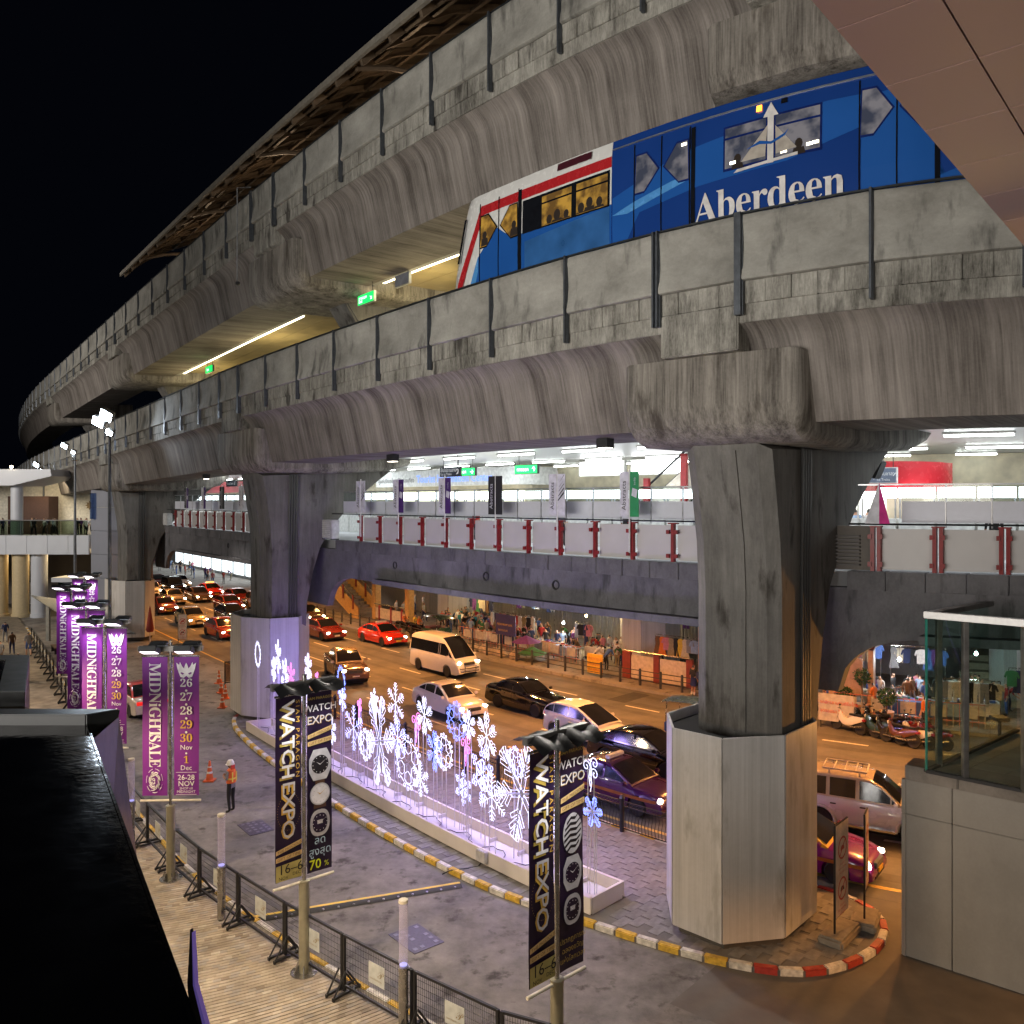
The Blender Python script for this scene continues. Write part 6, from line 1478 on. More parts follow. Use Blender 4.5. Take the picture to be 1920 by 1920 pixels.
def car(name, label, cat, s, t, kind, paint, rot=0.0, roof=None, plate=plate_w, lights=True, sign=None, stripe=None, lower=None, group='cars in the road', rack=False, away=False, lod=1):
    P = TYPES[kind]; L, Wd, r = P['L'], P['W'], P['r']; h = heading(s, t)+radians(rot)+(pi if away else 0)
    root = thing(name, label, cat, W(s, t, .01), h, group)
    belt = smooth_line(P['belt'], 1); gh = smooth_line(P['gh'], 1); hw = Wd/2; zs = .22 if kind not in ('suv','pickup') else .32
    zb = lambda x: interp(belt, x); zg = lambda x: interp(gh, x)
    wid = lambda x: hw*(1-.16*(abs(x)/(L/2))**P['sn']*.9)
    def arch(x):
        z = zs
        for q in P['wb']:
            d = abs(x-q)
            if d < r+.06: z = max(z, r+sqrt((r+.06)**2-d*d)*1.0)
        return z
    def sec(x, o=0.0):
        w = wid(x)+o; b = zb(x); a = min(arch(x), b-.12); e = max(0, (abs(x)-L/2+.35)/.35); zl = zs+.08*e*e
        a = max(a, zl); H_ = b-zl
        return [(0,zl),(w*.8,zl),(w*.8,a),(w*.975,a),(w*.995,max(a+.01, zl+.30*H_)),(w,max(a+.02, zl+.55*H_)),(w*.985,max(a+.03, zl+.75*H_)),(w*.945,max(a+.04,b-.05)),(w*.88,max(a+.045,b-.008)),(w*.5,max(a+.05,b+.02)),(0,max(a+.05,b+.03))]
    n = 64 if lod else 40
    xs = sorted(set([-L/2+L*i/n for i in range(n+1)]+[q+d for q in P['wb'] for d in (-r-.062,-r-.058,r+.058,r+.062)]))
    x = MB(False); vs = []; k = 11
    for q in xs: 
        S_ = sec(q); vs += [(q, y, z) for y, z in S_]+[(q, -y, z) for y, z in S_[-2:0:-1]]
    kk = 2*k-2
    fs = [(i*kk+j, i*kk+(j+1) % kk, (i+1)*kk+(j+1) % kk, (i+1)*kk+j) for i in range(len(xs)-1) for j in range(kk)]+[tuple(range(kk)), tuple(range((len(xs)-1)*kk, len(xs)*kk))[::-1]]
    x.add(vs, fs)
    # cabin
    wb_, wr = hw*.90, hw*.74; H_ = max(z for _, z in gh); g0, g1 = gh[0][0], gh[-1][0]
    yat = lambda q, z: wb_+(wr-wb_)*max(0, (z-zb(q)))/(H_-zb(0))
    n2 = 30; xg = [g0+(g1-g0)*i/n2 for i in range(n2+1)]; vs = []
    for q in xg:
        z = max(zg(q), zb(q)); b = zb(q)-.02; yr = yat(q, z)
        S_ = [(wb_,b),(yat(q,(b+z)/2),(b+z)/2),(yr,z-.05*(z-b)),(yr*.93,z-.005),(yr*.7,z+.012),(0,z+.03)]
        vs += [(q, y, zz) for y, zz in S_]+[(q, -y, zz) for y, zz in S_[-2::-1]]
    y_ = MB(False); kk = 11; y_.add(vs, [(i*kk+j, i*kk+j+1, (i+1)*kk+j+1, (i+1)*kk+j) for i in range(n2) for j in range(kk-1)])
    part('body', x, lower or paint, root, ang=42); part('cabin', y_, roof or paint, root, ang=50)
    x = MB(False); x.box(-L/2+.25,L/2-.25,-hw*.78,hw*.78,.16,.55); part('underbody', x, under, root, smooth=False)
    # side glass between pillars
    pil = P['pil']; ends = [g0+.12]+pil+[g1-.12]; segs = [(a, b) for a, b in zip(ends, ends[1:]) if b-a > .15]
    for sg in (-1, 1):
        for a, b in segs:
            m = 8; up = []; lo = []
            for i in range(m+1):
                q = a+.02+(b-a-.04)*i/m; zt = min(zg(q)-.085, P.get('cap', 9)); zl = zb(q)+.035
                if zt > zl+.03: up.append((q, sg*(yat(q,zt)+.008), zt)); lo.append((q, sg*(yat(q,zl)+.008), zl))
            if len(up) > 1:
                x = MB(False); m = len(up); x.add(up+lo, [(i, i+1, m+i+1, m+i) for i in range(m-1)]); part('side_window', x, glassd, root)
    def screen(a, b, nm):
        x = MB(False); vs = []; m = 8
        for i in range(m+1):
            q = a+(b-a)*i/m; z = zg(q); yr = yat(q, z)
            for j in range(9): f = -1+j/4; yy = f*yr*.90; vs.append((q+(.012 if b > a else -.012), yy, z+.03*(1-abs(f))+.016+.0*f))
        x.add(vs, [(i*9+j, i*9+j+1, (i+1)*9+j+1, (i+1)*9+j) for i in range(m) for j in range(8)]); return part(nm, x, glassd, root)
    top = [q for q, z in gh if z > H_-.10]
    screen(max(top)+.06, g1-.08, 'windscreen'); screen(min(top)-.04, g0+.08, 'rear_window')
    # doors
    for sg in (-1, 1):
        dl = [(pil[0]-.05 if len(pil) > 2 else pil[0], pil[-1]+.12)] if kind in ('van',) else [(pil[0] if len(pil) > 3 else -.5, pil[len(pil)//2]-.02), (pil[len(pil)//2]-.0, pil[-1]+.16)]
        if kind == 'pickup': dl = [(-.42, .85)]
        for a, b in dl:
            x = MB(False); vs = []; m = 8
            for i in range(m+1):
                q = a+(b-a)*i/m; S_ = sec(q, .006)[4:8]
                S_[0] = (S_[0][0], max(S_[0][1], zs+.14))
                vs += [(q, sg*(yy+.004), zz) for yy, zz in S_]
            x.add(vs, [(i*4+j, i*4+j+1, (i+1)*4+j+1, (i+1)*4+j) for i in range(m) for j in range(3)]); d_ = part('door', x, lower or paint, root)
            x = MB(False); q = a+.12; x.box(q,q+.17,sg*(wid(q)-.012),sg*(wid(q)+.03),zb(q)-.2,zb(q)-.165); part('handle', x, blackp if kind == 'suv' else paint, d_, smooth=False)
    if stripe:
        for sg in (-1, 1):
            x = MB(False); vs = []
            for i in range(17):
                q = -L/2+.2+(L-.4)*i/16; w_ = wid(q)+.012; vs += [(q, sg*w_, zs+.36), (q, sg*w_, zs+.46)]
            x.add(vs, [(2*i, 2*i+1, 2*i+3, 2*i+2) for i in range(16)]); part('side_stripe', x, stripe, root)
    # wheels
    if r not in wheel_cache:
        X = Matrix.Rotation(pi/2, 4, 'X')
        x = MB(False); x.lathe([(r*.62,-.09),(r*.9,-.1),(r,-.07),(r,.07),(r*.9,.1),(r*.62,.09)], 20, xf=X); ty = tidy(x.mesh('tyre')); ty.materials.append(tyre_m)
        x = MB(False); x.lathe([(0,.03),(r*.12,.06),(r*.18,.04),(r*.56,.05),(r*.64,.085),(r*.66,.03),(r*.66,-.08),(0,-.08)], 20, xf=X)
        for k_ in range(5):
            a = k_*2*pi/5; x.box(-.035,.035,-.062,-.03,.06,r*.6, xf=Matrix.Rotation(a, 4, 'Y')); x.box(-.035,.035,.03,.066,.06,r*.6, xf=Matrix.Rotation(a, 4, 'Y'))
        ri = tidy(x.mesh('rim')); ri.materials.append(rim_m); wheel_cache[r] = (ty, ri)
    for q in P['wb']:
        for sg in (-1, 1):
            o = bpy.data.objects.new('wheel', wheel_cache[r][0]); COL.objects.link(o); o.parent = root; o.location = (q, sg*(hw-.11), r); 
            o2 = bpy.data.objects.new('rim', wheel_cache[r][1]); COL.objects.link(o2); o2.parent = o
            if sg > 0: o2.rotation_euler = (0,0,pi)
    # lamps, grille, plates, mirrors
    f = L/2; zh = zb(f-.35)-.14
    for sg in (-1, 1):
        x = MB(False); X = Matrix.Translation((f-.16, sg*wid(f-.2)*.76, zh)) @ Matrix.Rotation(-sg*.45, 4, 'Z') @ Matrix.Rotation(.35, 4, 'Y')
        x.lathe([(0,-1),(.7,-.7),(1,0),(.7,.7),(0,1)], 12, xf=X @ Matrix.Diagonal((.10,.20,.085,1)) @ Matrix.Rotation(pi/2, 4, 'Y')); part('headlight', x, hl_m if lights else hl_off, root)
        x = MB(False); x.box(-f-.004,-f+.12,sg*wid(-f+.1)*.70-.15,sg*wid(-f+.1)*.70+.15,zb(-f+.1)-.22,zb(-f+.1)-.06); part('tail_light', x, tl_m, root, bevel=.02)
        x = MB(False); q = pil[-1]+.15; x.box(q-.06,q+.06,sg*(wid(q)+.0),sg*(wid(q)+.19),zb(q)+.02,zb(q)+.16); part('wing_mirror', x, paint, root, bevel=.03)
    fw = wid(f)
    x = MB(False); x.box(f-.12,f+.018,-fw*.46,fw*.46,zh-.13,zh+.02); g_ = part('grille', x, dark, root, bevel=.01)
    x = MB(False)
    for i in range(3): x.box(f+.012,f+.026,-fw*.44,fw*.44,zh-.115+i*.045,zh-.10+i*.045)
    o = part('grille_bars', x, chrome, g_, smooth=False); o['kind'] = 'stuff'
    x = MB(False); x.box(f-.1,f+.012,-fw*.62,fw*.62,zs+.03,zs+.13); part('lower_intake', x, under, root, bevel=.02)
    for e, zz in ((f+.03, zs+.16), (-f-.03, zs+.28)):
        x = MB(False); x.box(e-.02,e+.012,-.2,.2,zz,zz+.12); part('number_plate', x, plate, root, smooth=False)
    if sign:
        x = MB(False); x.box(-.22,-.02,-.45,.45,H_+.03,H_+.15); part('roof_sign', x, sign, root, bevel=.03)
    if kind == 'van':
        x = MB(False)
        for z in (.42,.6): x.tube([(f-.1,-.75,z),(f+.08,-.6,z),(f+.08,.6,z),(f-.1,.75,z)], .03, 6)
        for yy in (-.4,.4): x.tube([(f+.08,yy,.38),(f+.08,yy,.75)], .025, 6)
        part('bull_bar', x, chrome, root)
    if kind in ('pickup', 'suv'):
        x = MB(False); x.box(f-.1,f+.05,-fw*.9,fw*.9,.42,.58); part('bumper', x, lower or paint, root, bevel=.04)
    if kind == 'pickup':
        x = MB(False); x.box(-2.45,-1.15,-.72,.72,1.10,1.16); part('bed_cover', x, under, root, smooth=False)
    if kind == 'suv':
        for sg in (-1, 1):
            x = MB(False); x.box(-.85,.85,sg*(hw-.02),sg*(hw+.16),.36,.42); part('side_step', x, chrome, root, smooth=False)
            for q in P['wb']:
                x = MB(False); x.tube([(q+(r+.09)*cos(w), sg*(hw+.0), r+(r+.09)*sin(w)) for w in [pi*i/10 for i in range(11)]], .05, 6); part('wheel_flare', x, lower or paint, root)
    if rack:
        rk = MB(False)
        for sg in (-.5,.5): rk.tube([(-1.3,sg,H_+.12),(.0,sg,H_+.12)], .03, 6)
        for q in (-1.3,-.98,-.65,-.33,0.0): rk.tube([(q,-.5,H_+.12),(q,.5,H_+.12)], .022, 6)
        for q in (-1.1,-.2):
            for sg in (-.5,.5): rk.tube([(q,sg,H_+.12),(q,sg*1.15,H_+.0)], .03, 6)
        o = part('roof_rack', rk, M('rack_pale', (.6,.55,.45), .4, .5), root)
    if lights == 2:
        p = Vector((cos(h), sin(h), 0)); b = W(s, t, 0)
        lamp('headlight_beam', 'SPOT', b+p*(f+.25)+Vector((0,0,.65)), 80, (1,.86,.62), target=b+p*(f+7), size=.1, spot=70, blend=.8)
    return root
wht = PAINT('white', (.66,.63,.58)); red_ = PAINT('red', (.52,.03,.015)); tan_ = PAINT('tan', (.38,.29,.19), metal=.3); black_ = PAINT('black', (.006,.006,.008), .12); maroon = PAINT('maroon', (.16,.02,.015))
navy_ = PAINT('navy', (.006,.01,.03), .12); silver_ = PAINT('silver', (.62,.62,.64), .25, metal=.1); purp = PAINT('purple', (.045,.006,.06)); pinkw = PAINT('pearl', (.68,.65,.63)); brownp = PAINT('brown', (.13,.07,.035), metal=.3)
pinkred = PAINT('coral', (.62,.08,.08)); lampy = EM('taxi_lamp_yellow', (1,.7,.2), 1.2); taxis = M('taxi_sign_white', (.6,.6,.58), .4)
car('minivan', 'white high-roof passenger van with chrome bull bar in the far lanes', 'van', 40.9, 31.6, 'van', wht, lights=2)
car('taxi', 'bright red taxi sedan beside the far pavement near the stairs', 'taxi', 51.8, 34.2, 'sedan', red_, plate=plate_y, sign=taxis, lights=2)
car('pickup_truck', 'tan and dark pickup truck turning in beside the second pier', 'pickup truck', 42.7, 25.6, 'pickup', tan_, rot=-14, lower=PAINT('bronze', (.16,.09,.06), metal=.3), lights=2)
car('sedan', 'white sedan with dark grille just behind the snowflake lights', 'car', 32.9, 25.7, 'sedan', wht, lights=2, rot=-4)
car('sedan', 'boxy black sedan with chrome trim in the middle lane', 'car', 30.7, 29.0, 'boxy', black_, lights=2)
car('hatchback', 'pale pink-white hatchback in front of the boxy black sedan', 'car', 25.0, 27.2, 'hatch', pinkw, lights=2, rot=-3)
car('taxi', 'dark purple taxi with white roof sign behind the right watch banner', 'taxi', 19.1, 22.4, 'sedan', purp, plate=plate_y, sign=taxis, stripe=M('stripe_orange', (.28,.09,.015), .4), lights=2)
car('sedan', 'black sedan with red tail light between the purple taxi and front pier', 'car', 20.6, 25.9, 'sedan', black_)
car('suv', 'silver SUV with pale roof rack right of the front pier', 'SUV', 10.6, 24.6, 'suv', silver_, roof=PAINT('gold', (.50,.42,.30), metal=.1), rack=True)
car('taxi', 'magenta and yellow taxi half hidden behind the front pier', 'taxi', 11.6, 21.5, 'sedan', PAINT('magenta', (.17,.008,.15)), roof=PAINT('taxi_yellow', (.6,.35,.02)), plate=plate_y, stripe=MATS['stripe_orange'], lights=2, rot=-4)
car('taxi', 'coral and white taxi driving away behind the nearest purple banner', 'taxi', 40.4, 12.3, 'sedan', pinkred, lower=PAINT('cream', (.62,.55,.5)), plate=plate_y, away=True, lights=False, group='taxis in the drive')
car('sedan', 'red sedan with glowing headlights beside the small no-parking board', 'car', 60.0, 24.9, 'sedan', PAINT('redcar', (.36,.025,.012)))
car('sedan', 'dark blue car behind the red sedan, one bluish headlight glaring', 'car', 67.6, 28.8, 'sedan', navy_)
car('sedan', 'gold beige sedan left of the red sedan', 'car', 66.8, 24.8, 'sedan', PAINT('gold2', (.36,.28,.15), metal=.2))
car('sedan', 'dark red sedan behind the dark blue car', 'car', 74.2, 31.4, 'sedan', maroon)
car('suv', 'brown black SUV at the left edge of the second pier', 'SUV', 72.6, 34.2, 'suv', brownp)
car('sedan', 'champagne sedan with bright headlights, back row beside the third pier', 'car', 81.5, 28.2, 'sedan', tan_, lod=0)
car('sedan', 'brown sedan in the back row between champagne car and red taxi', 'car', 82.5, 31.4, 'sedan', brownp, lod=0)
car('taxi', 'red taxi with lit roof sign farthest back before the bright shop', 'taxi', 86.0, 34.2, 'sedan', red_, sign=lampy, plate=plate_y, lod=0)
car('sedan', 'red car mostly hidden by the third pier casing', 'car', 75.0, 25.0, 'sedan', maroon, plate=plate_y, lod=0)
car('sedan', 'dark maroon car emerging from behind the second pier', 'car', 56.2, 31.7, 'sedan', maroon, lod=0)
car('pickup_truck', 'ochre van mostly hidden left of the second pier casing', 'pickup truck', 53.2, 25.3, 'suv', PAINT('ochre', (.34,.2,.07)), lod=0)
for i, (s, t) in enumerate(((92,24.8),(95,29),(98,32),(101,26))):
    car('sedan', 'distant car with white headlights at the far end of the road, %s' % ['leftmost','second from left','third from left','fourth and farthest'][i], 'car', s, t, 'sedan', (black_, tan_, maroon, navy_)[i], lod=0)
for i, (s, t, k, p, lb) in enumerate(((88.5,25.0,'sedan',tan_,'tan sedan in the far queue, nearest lane'),(89.5,28.4,'hatch',wht,'white hatchback in the far queue'),(91,31.6,'suv',black_,'black SUV in the far queue'),(79.5,34.6,'sedan',maroon,'maroon sedan by the far kerb behind the brown SUV'),(66.0,32.0,'hatch',tan_,'tan hatchback between the dark blue car and second pier'),(96.5,34.3,'sedan',wht,'white sedan by the far kerb at the back of the queue'),(64.5,34.6,'sedan',brownp,'brown sedan by the far kerb just left of the second pier'))):
    car('sedan' if k == 'sedan' else 'suv' if k == 'suv' else 'hatchback', lb, 'car', s, t, k, p, lod=0)
# ---- motorcycles and tuk-tuks
def motorcycle(s, t, rz, body, label, lights=False, rider=None, lean=.12):
    root = thing('motorcycle', label, 'motorcycle', W(s, t, .02 if t < 36 else .17), rz, 'motorcycles'); root.rotation_euler = (lean, 0, rz)
    for q, nm in ((-.62,'rear_wheel'),(.62,'front_wheel')):
        x = MB(False); x.lathe([(.22,-.035),(.28,-.045),(.30,0),(.28,.045),(.22,.035)], 18, (q,0,.30), xf=Matrix.Rotation(pi/2, 4, 'X')); w = part(nm, x, tyre_m, root)
        x = MB(False); x.lathe([(.21,-.02),(.235,-.02),(.235,.02),(.21,.02),(.21,-.02)], 18, (q,0,.30), xf=Matrix.Rotation(pi/2, 4, 'X'))
        for k in range(6): a = k*pi/3; x.tube([(q,0,.30),(q+.215*cos(a),0,.30+.215*sin(a))], .012, 4)
        part('rim', x, rim_m, w)
    x = MB(False); vs = []
    prof = [(-.75,.62,.80,.06),(-.55,.52,.80,.12),(-.2,.34,.74,.14),(.05,.30,.58,.13),(.25,.32,.66,.12),(.42,.45,.92,.13),(.52,.62,.98,.08)]
    for q, z0, z1, w in prof: vs += [(q, -w, (z0+z1)/2), (q, -w*.7, z0), (q, w*.7, z0), (q, w, (z0+z1)/2), (q, w*.7, z1), (q, -w*.7, z1)]
    x.add(vs, [(i*6+j, i*6+(j+1) % 6, (i+1)*6+(j+1) % 6, (i+1)*6+j) for i in range(6) for j in range(6)]+[tuple(range(6)), tuple(range(36,42))[::-1]]); part('fairing', x, body, root)
    x = MB(False); x.box(-.72,-.02,-.13,.13,.78,.86); part('seat', x, tyre_m, root, bevel=.04)
    x = MB(False)
    for yy in (-.07,.07): x.tube([(.62,yy,.30),(.45,yy,.95)], .02, 5)
    part('fork', x, steel, root)
    x = MB(False); x.tube([(.36,-.34,1.02),(.44,0,.98),(.36,.34,1.02)], .018, 5); part('handlebar', x, blackp, root)
    x = MB(False); x.tube([(.1,.16,.28),(-.4,.17,.30),(-.8,.18,.42)], .04, 6); part('exhaust', x, steel, root)
    x = MB(False); x.lathe([(0,-.06),(.08,-.03),(.09,.02),(0,.05)], 10, (.55,0,.86), xf=Matrix.Rotation(pi/2, 4, 'Y')); part('headlight', x, EM('headlight_blue', (.7,.85,1), 40) if lights else hl_off, root)
    x = MB(False); x.box(-.86,-.7,-.09,.09,.62,.72); part('tail_light', x, tl_m if lights else M('tail_dark', (.2,.01,.01), .3), root, bevel=.02)
    for yy in (-.22,.22):
        x = MB(False); x.tube([(.36,yy,1.02),(.34,yy*1.2,1.16)], .01, 4); x.box(.32,.35,yy*1.2-.05,yy*1.2+.05,1.13,1.2); part('mirror', x, blackp, root)
    return root
mb = [PAINT('mc_white', (.6,.58,.52)), black_, PAINT('mc_teal', (.015,.05,.06)), PAINT('mc_orange', (.10,.035,.015)), PAINT('mc_red', (.09,.01,.01))]
for i, (s, t, a, c) in enumerate(((15.9,34.6,-1.0,0),(15.2,34.9,-.85,1),(14.35,34.2,-1.05,2),(13.7,33.9,-.8,1),(13.0,33.6,-1.0,3),(12.3,33.6,-.85,0),(11.6,33.7,-1.05,4),(14.9,35.3,-.9,1),(13.9,35.1,-1.1,1),(12.8,34.8,-.9,4))):
    motorcycle(s, t, heading(s, t)+pi-.95-a*.45, mb[c], 'parked %s motorcycle by the right market kerb, %s from left' % (['white scooter style','black','dark teal','black','brown','white','dark red','second-row black','second-row glossy black','second-row dark red'][i], nth(i)))
motorcycle(65.2, 29.9, heading(65,30), navy_, 'motorcycle with dazzling bluish headlight between the red and blue cars', True, lean=0)
for i, (s, t, a) in enumerate(((54.2,37.9,.4),(53.2,38.2,.2),(52.4,38.0,.5))): motorcycle(s, t, heading(s, t)+a, black_, 'waiting motorcycle taxi near the red taxi, %s from the left' % nth(i))
def tuktuk(s, t, rz, col, label):
    root = thing('tuk_tuk', label, 'tuk-tuk', W(s, t, .02), rz, 'tuk-tuks')
    x = MB(False); x.box(-1.3,.5,-.65,.65,.32,.8); part('tub', x, col, root, bevel=.06)
    x = MB(False); x.box(.4,1.2,-.35,.35,.35,1.0); part('front_cowl', x, col, root, bevel=.12)
    x = MB(False); vs = []
    for q, z in ((-1.4,1.68),(-1.2,1.78),(0,1.86),(.9,1.78),(1.15,1.62)):
        for yy, dz in ((-.75,-.08),(-.5,0),(0,.04),(.5,0),(.75,-.08)): vs.append((q, yy, z+dz))
    x.add(vs, [(i*5+j, i*5+j+1, (i+1)*5+j+1, (i+1)*5+j) for i in range(4) for j in range(4)]); part('roof', x, M('tuktuk_roof_'+label[:4], (.03,.07,.16) if 'blue' in label else (.03,.05,.045), .25, coat=.6), root)
    for q in (-1.2,.55):
        for yy in (-.62,.62):
            x = MB(False); x.tube([(q,yy,.8),(q+.05,yy,1.74)], .03, 5); part('post', x, steel, root)
    for q, yy in ((-.9,-.6),(-.9,.6),(1.05,0)):
        x = MB(False); x.lathe([(.16,-.06),(.27,-.06),(.27,.06),(.16,.06)], 14, (q,yy,.27), xf=Matrix.Rotation(pi/2, 4, 'X')); part('wheel', x, tyre_m, root)
    x = MB(False); x.box(-1.1,-.4,-.55,.55,.8,.95); part('seat', x, M('tuktuk_seat', (.12,.02,.02), .5), root, bevel=.03)
tuktuk(21.0, 30.0, heading(21,30), PAINT('tt_blue', (.02,.06,.3)), 'blue tuk-tuk with dark blue roof peeking over the front pier casing')
tuktuk(50.6, 38.6, heading(50,38), PAINT('tt_green', (.02,.08,.05)), 'dark tuk-tuk with glossy green roof behind the white van')
# ================================================================ PEOPLE
def skeleton(pose):
    """joints of a standing, walking, sitting ... adult about 1.72 m tall, facing +y"""
    J = dict(pel=(0,0,.93), sp=(0,0,1.12), ch=(0,.0,1.32), nk=(0,.0,1.47), hd=(0,.015,1.57), ht=(0,.01,1.66), nose=(0,.105,1.565))
    for sg, n in ((-1,'l'),(1,'r')):
        J['sh'+n] = (sg*.175,0,1.40); J['el'+n] = (sg*.225,-.03,1.13); J['wr'+n] = (sg*.235,.05,.90); J['ha'+n] = (sg*.235,.075,.83)
        J['hp'+n] = (sg*.09,0,.90); J['kn'+n] = (sg*.10,.02,.50); J['an'+n] = (sg*.10,-.02,.09); J['to'+n] = (sg*.115,.13,.035)
    if pose == 'walk':
        J.update(knl=(-.10,.20,.52), anl=(-.10,.24,.10), tol=(-.11,.38,.05), knr=(.10,-.02,.51), anr=(.10,-.26,.16), tor=(.11,-.15,.05), ell=(-.23,-.12,1.15), wrl=(-.22,-.10,.92), hal=(-.22,-.08,.85), elr=(.23,.06,1.14), wrr=(.21,.20,.94), har=(.21,.24,.88))
    if pose == 'phone':
        for sg, n in ((-1,'l'),(1,'r')): J['el'+n] = (sg*.22,-.01,1.13); J['wr'+n] = (sg*.11,.22,1.18); J['ha'+n] = (sg*.06,.28,1.20)
        J.update(hd=(0,.05,1.56), ht=(0,.07,1.65), nose=(0,.14,1.54))
    if pose == 'lean':
        J.update(pel=(0,-.12,.92), sp=(0,.04,1.08), ch=(0,.20,1.20), nk=(0,.33,1.30), hd=(0,.42,1.36), ht=(0,.46,1.44), nose=(0,.50,1.32))
        for sg, n in ((-1,'l'),(1,'r')): J['sh'+n] = (sg*.17,.26,1.26); J['el'+n] = (sg*.21,.34,1.0); J['wr'+n] = (sg*.17,.50,.88); J['ha'+n] = (sg*.16,.56,.86); J['hp'+n] = (sg*.09,-.11,.90); J['kn'+n] = (sg*.11,.0,.50)
    if pose in ('sit', 'ride'):
        dz = -.42 if pose == 'sit' else -.05
        for k in ('pel','sp','ch','nk','hd','ht','nose'): J[k] = (J[k][0], J[k][1]+(.04 if pose == 'ride' and k not in ('pel',) else 0), J[k][2]+dz)
        for sg, n in ((-1,'l'),(1,'r')):
            for k in ('sh','el','wr','ha'): a = J[k+n]; J[k+n] = (a[0], a[1], a[2]+dz)
            J['hp'+n] = (sg*.10,0,.90+dz); J['kn'+n] = (sg*.15,.42,.50 if pose == 'sit' else .72); J['an'+n] = (sg*.14,.36 if pose == 'sit' else .22,.09 if pose == 'sit' else .34); J['to'+n] = (sg*.15,.50 if pose == 'sit' else .38,.04 if pose == 'sit' else .30)
            J['el'+n] = (sg*.24,.10,1.16+dz); J['wr'+n] = (sg*.20,.32,1.04+dz); J['ha'+n] = (sg*.19,.38,1.03+dz)
    return J
BN = [('pel','sp',1),('sp','ch',1),('ch','nk',1),('nk','hd',0),('hd','ht',0),('hd','nose',0)]
for n in 'lr': BN += [('ch','sh'+n,1),('sh'+n,'el'+n,1),('el'+n,'wr'+n,0),('wr'+n,'ha'+n,0),('pel','hp'+n,2),('hp'+n,'kn'+n,2),('kn'+n,'an'+n,5),('an'+n,'to'+n,4)]
RAD = dict(pel=(.145,.115), sp=(.135,.10), ch=(.155,.115), nk=(.062,.065), hd=(.098,.118), ht=(.09,.10), nose=(.014,.014), sh=(.065,.062), el=(.043,.043), wr=(.028,.03), ha=(.035,.022), hp=(.095,.1), kn=(.06,.062), an=(.04,.045), to=(.042,.03))
def body_mesh(pose, fingers=True):
    J = skeleton(pose); names = list(J); idx = {k: i for i, k in enumerate(names)}; vs = [J[k] for k in names]; es = [(idx[a], idx[b]) for a, b, _ in BN]; reg = [c for _, _, c in BN]
    rad = [RAD[k if k in RAD else k[:2]] for k in names]
    if fingers:
        for n, sg in (('l',-1),('r',1)):
            h = Vector(J['ha'+n]); w = Vector(J['wr'+n]); d = (h-w).normalized(); side = d.cross(Vector((sg,0,0))).normalized()
            for k, (off, ln) in enumerate(((-.027,.06),(-.009,.07),(.009,.065),(.027,.05))):
                a = h+side*off+d*.02; b = a+d*ln*.55; c = b+(d+Vector((-sg*.5,0,0))).normalized()*ln*.45
                for p, r in ((a,.010),(b,.009),(c,.007)): vs.append(tuple(p)); rad.append((r,r)); 
                m = len(vs); es += [(idx['ha'+n], m-3), (m-3, m-2), (m-2, m-1)]; reg += [0,0,0]
            a = w.lerp(h,.4)+side*-.03; b = a+d*.035+side*-.02; vs.append(tuple(a)); vs.append(tuple(b)); rad += [(.012,.012),(.009,.009)]; m = len(vs); es += [(idx['wr'+n], m-2), (m-2, m-1)]; reg += [0,0]
    me = bpy.data.meshes.new('body'); me.from_pydata(vs, es, []); o = bpy.data.objects.new('body', me); COL.objects.link(o)
    md = o.modifiers.new('skin', 'SKIN'); md.branch_smoothing = .4; 
    if not me.skin_vertices:
        bpy.context.view_layer.objects.active = o
    for i, r in enumerate(rad): me.skin_vertices[0].data[i].radius = r; me.skin_vertices[0].data[i].use_root = (i == 0)
    sd = o.modifiers.new('sub', 'SUBSURF'); sd.levels = 1; sd.render_levels = 1
    dg = bpy.context.evaluated_depsgraph_get(); dg.update(); m = bpy.data.meshes.new_from_object(o.evaluated_get(dg)); bpy.data.objects.remove(o)
    segs = [(Vector(vs[a]), Vector(vs[b]), c) for (a, b), c in zip(es, reg)]
    hd = Vector(J['hd']); ht = Vector(J['ht'])
    for _ in range(6): m.materials.append(None)
    for p in m.polygons:
        c = p.center; best = 9; rg = 0
        for a, b, k in segs:
            ab = b-a; u = max(0, min(1, (c-a).dot(ab)/max(1e-9, ab.length_squared))); dd = (c-(a+ab*u)).length
            if k == 1: dd -= .03
            if dd < best: best = dd; rg = k
        up = (ht-hd).normalized()
        if (c-hd).length < .165 or (rg == 1 and abs(c.x) < .075 and (c-Vector(J['nk'])).length < .085): rg = 0
        if rg == 0 and (c-hd).length < .24 and ((c-hd).dot(up) > .05 or ((c-hd).dot(up) > -.05 and (c-hd).y < .02)): rg = 3
        p.material_index = rg; p.use_smooth = True
    return m
BODY = {k: body_mesh(k) for k in ('stand','walk','phone','lean','sit','ride')}
skins = [M('skin_%d' % i, c, .55, var=.08) for i, c in enumerate(((.42,.24,.15), (.34,.18,.11), (.50,.30,.20)))]
hairm = M('hair_black', (.012,.010,.010), .5); shoe = M('shoe_dark', (.03,.025,.022), .5)
CLO = {k: M('cloth_'+k, c, .85, var=.2, scale=8) for k, c in dict(white=(.62,.60,.58), black=(.015,.015,.017), grey=(.22,.22,.23), navy=(.02,.03,.09), blue=(.06,.12,.35), sky=(.25,.35,.5), red=(.38,.03,.03), pink=(.5,.18,.24), orange=(.6,.16,.03), yellow=(.6,.42,.05), green=(.04,.16,.06), teal=(.03,.2,.22), brown=(.15,.08,.04), khaki=(.3,.25,.15), purple=(.14,.04,.2), cream=(.55,.48,.36)).items()}
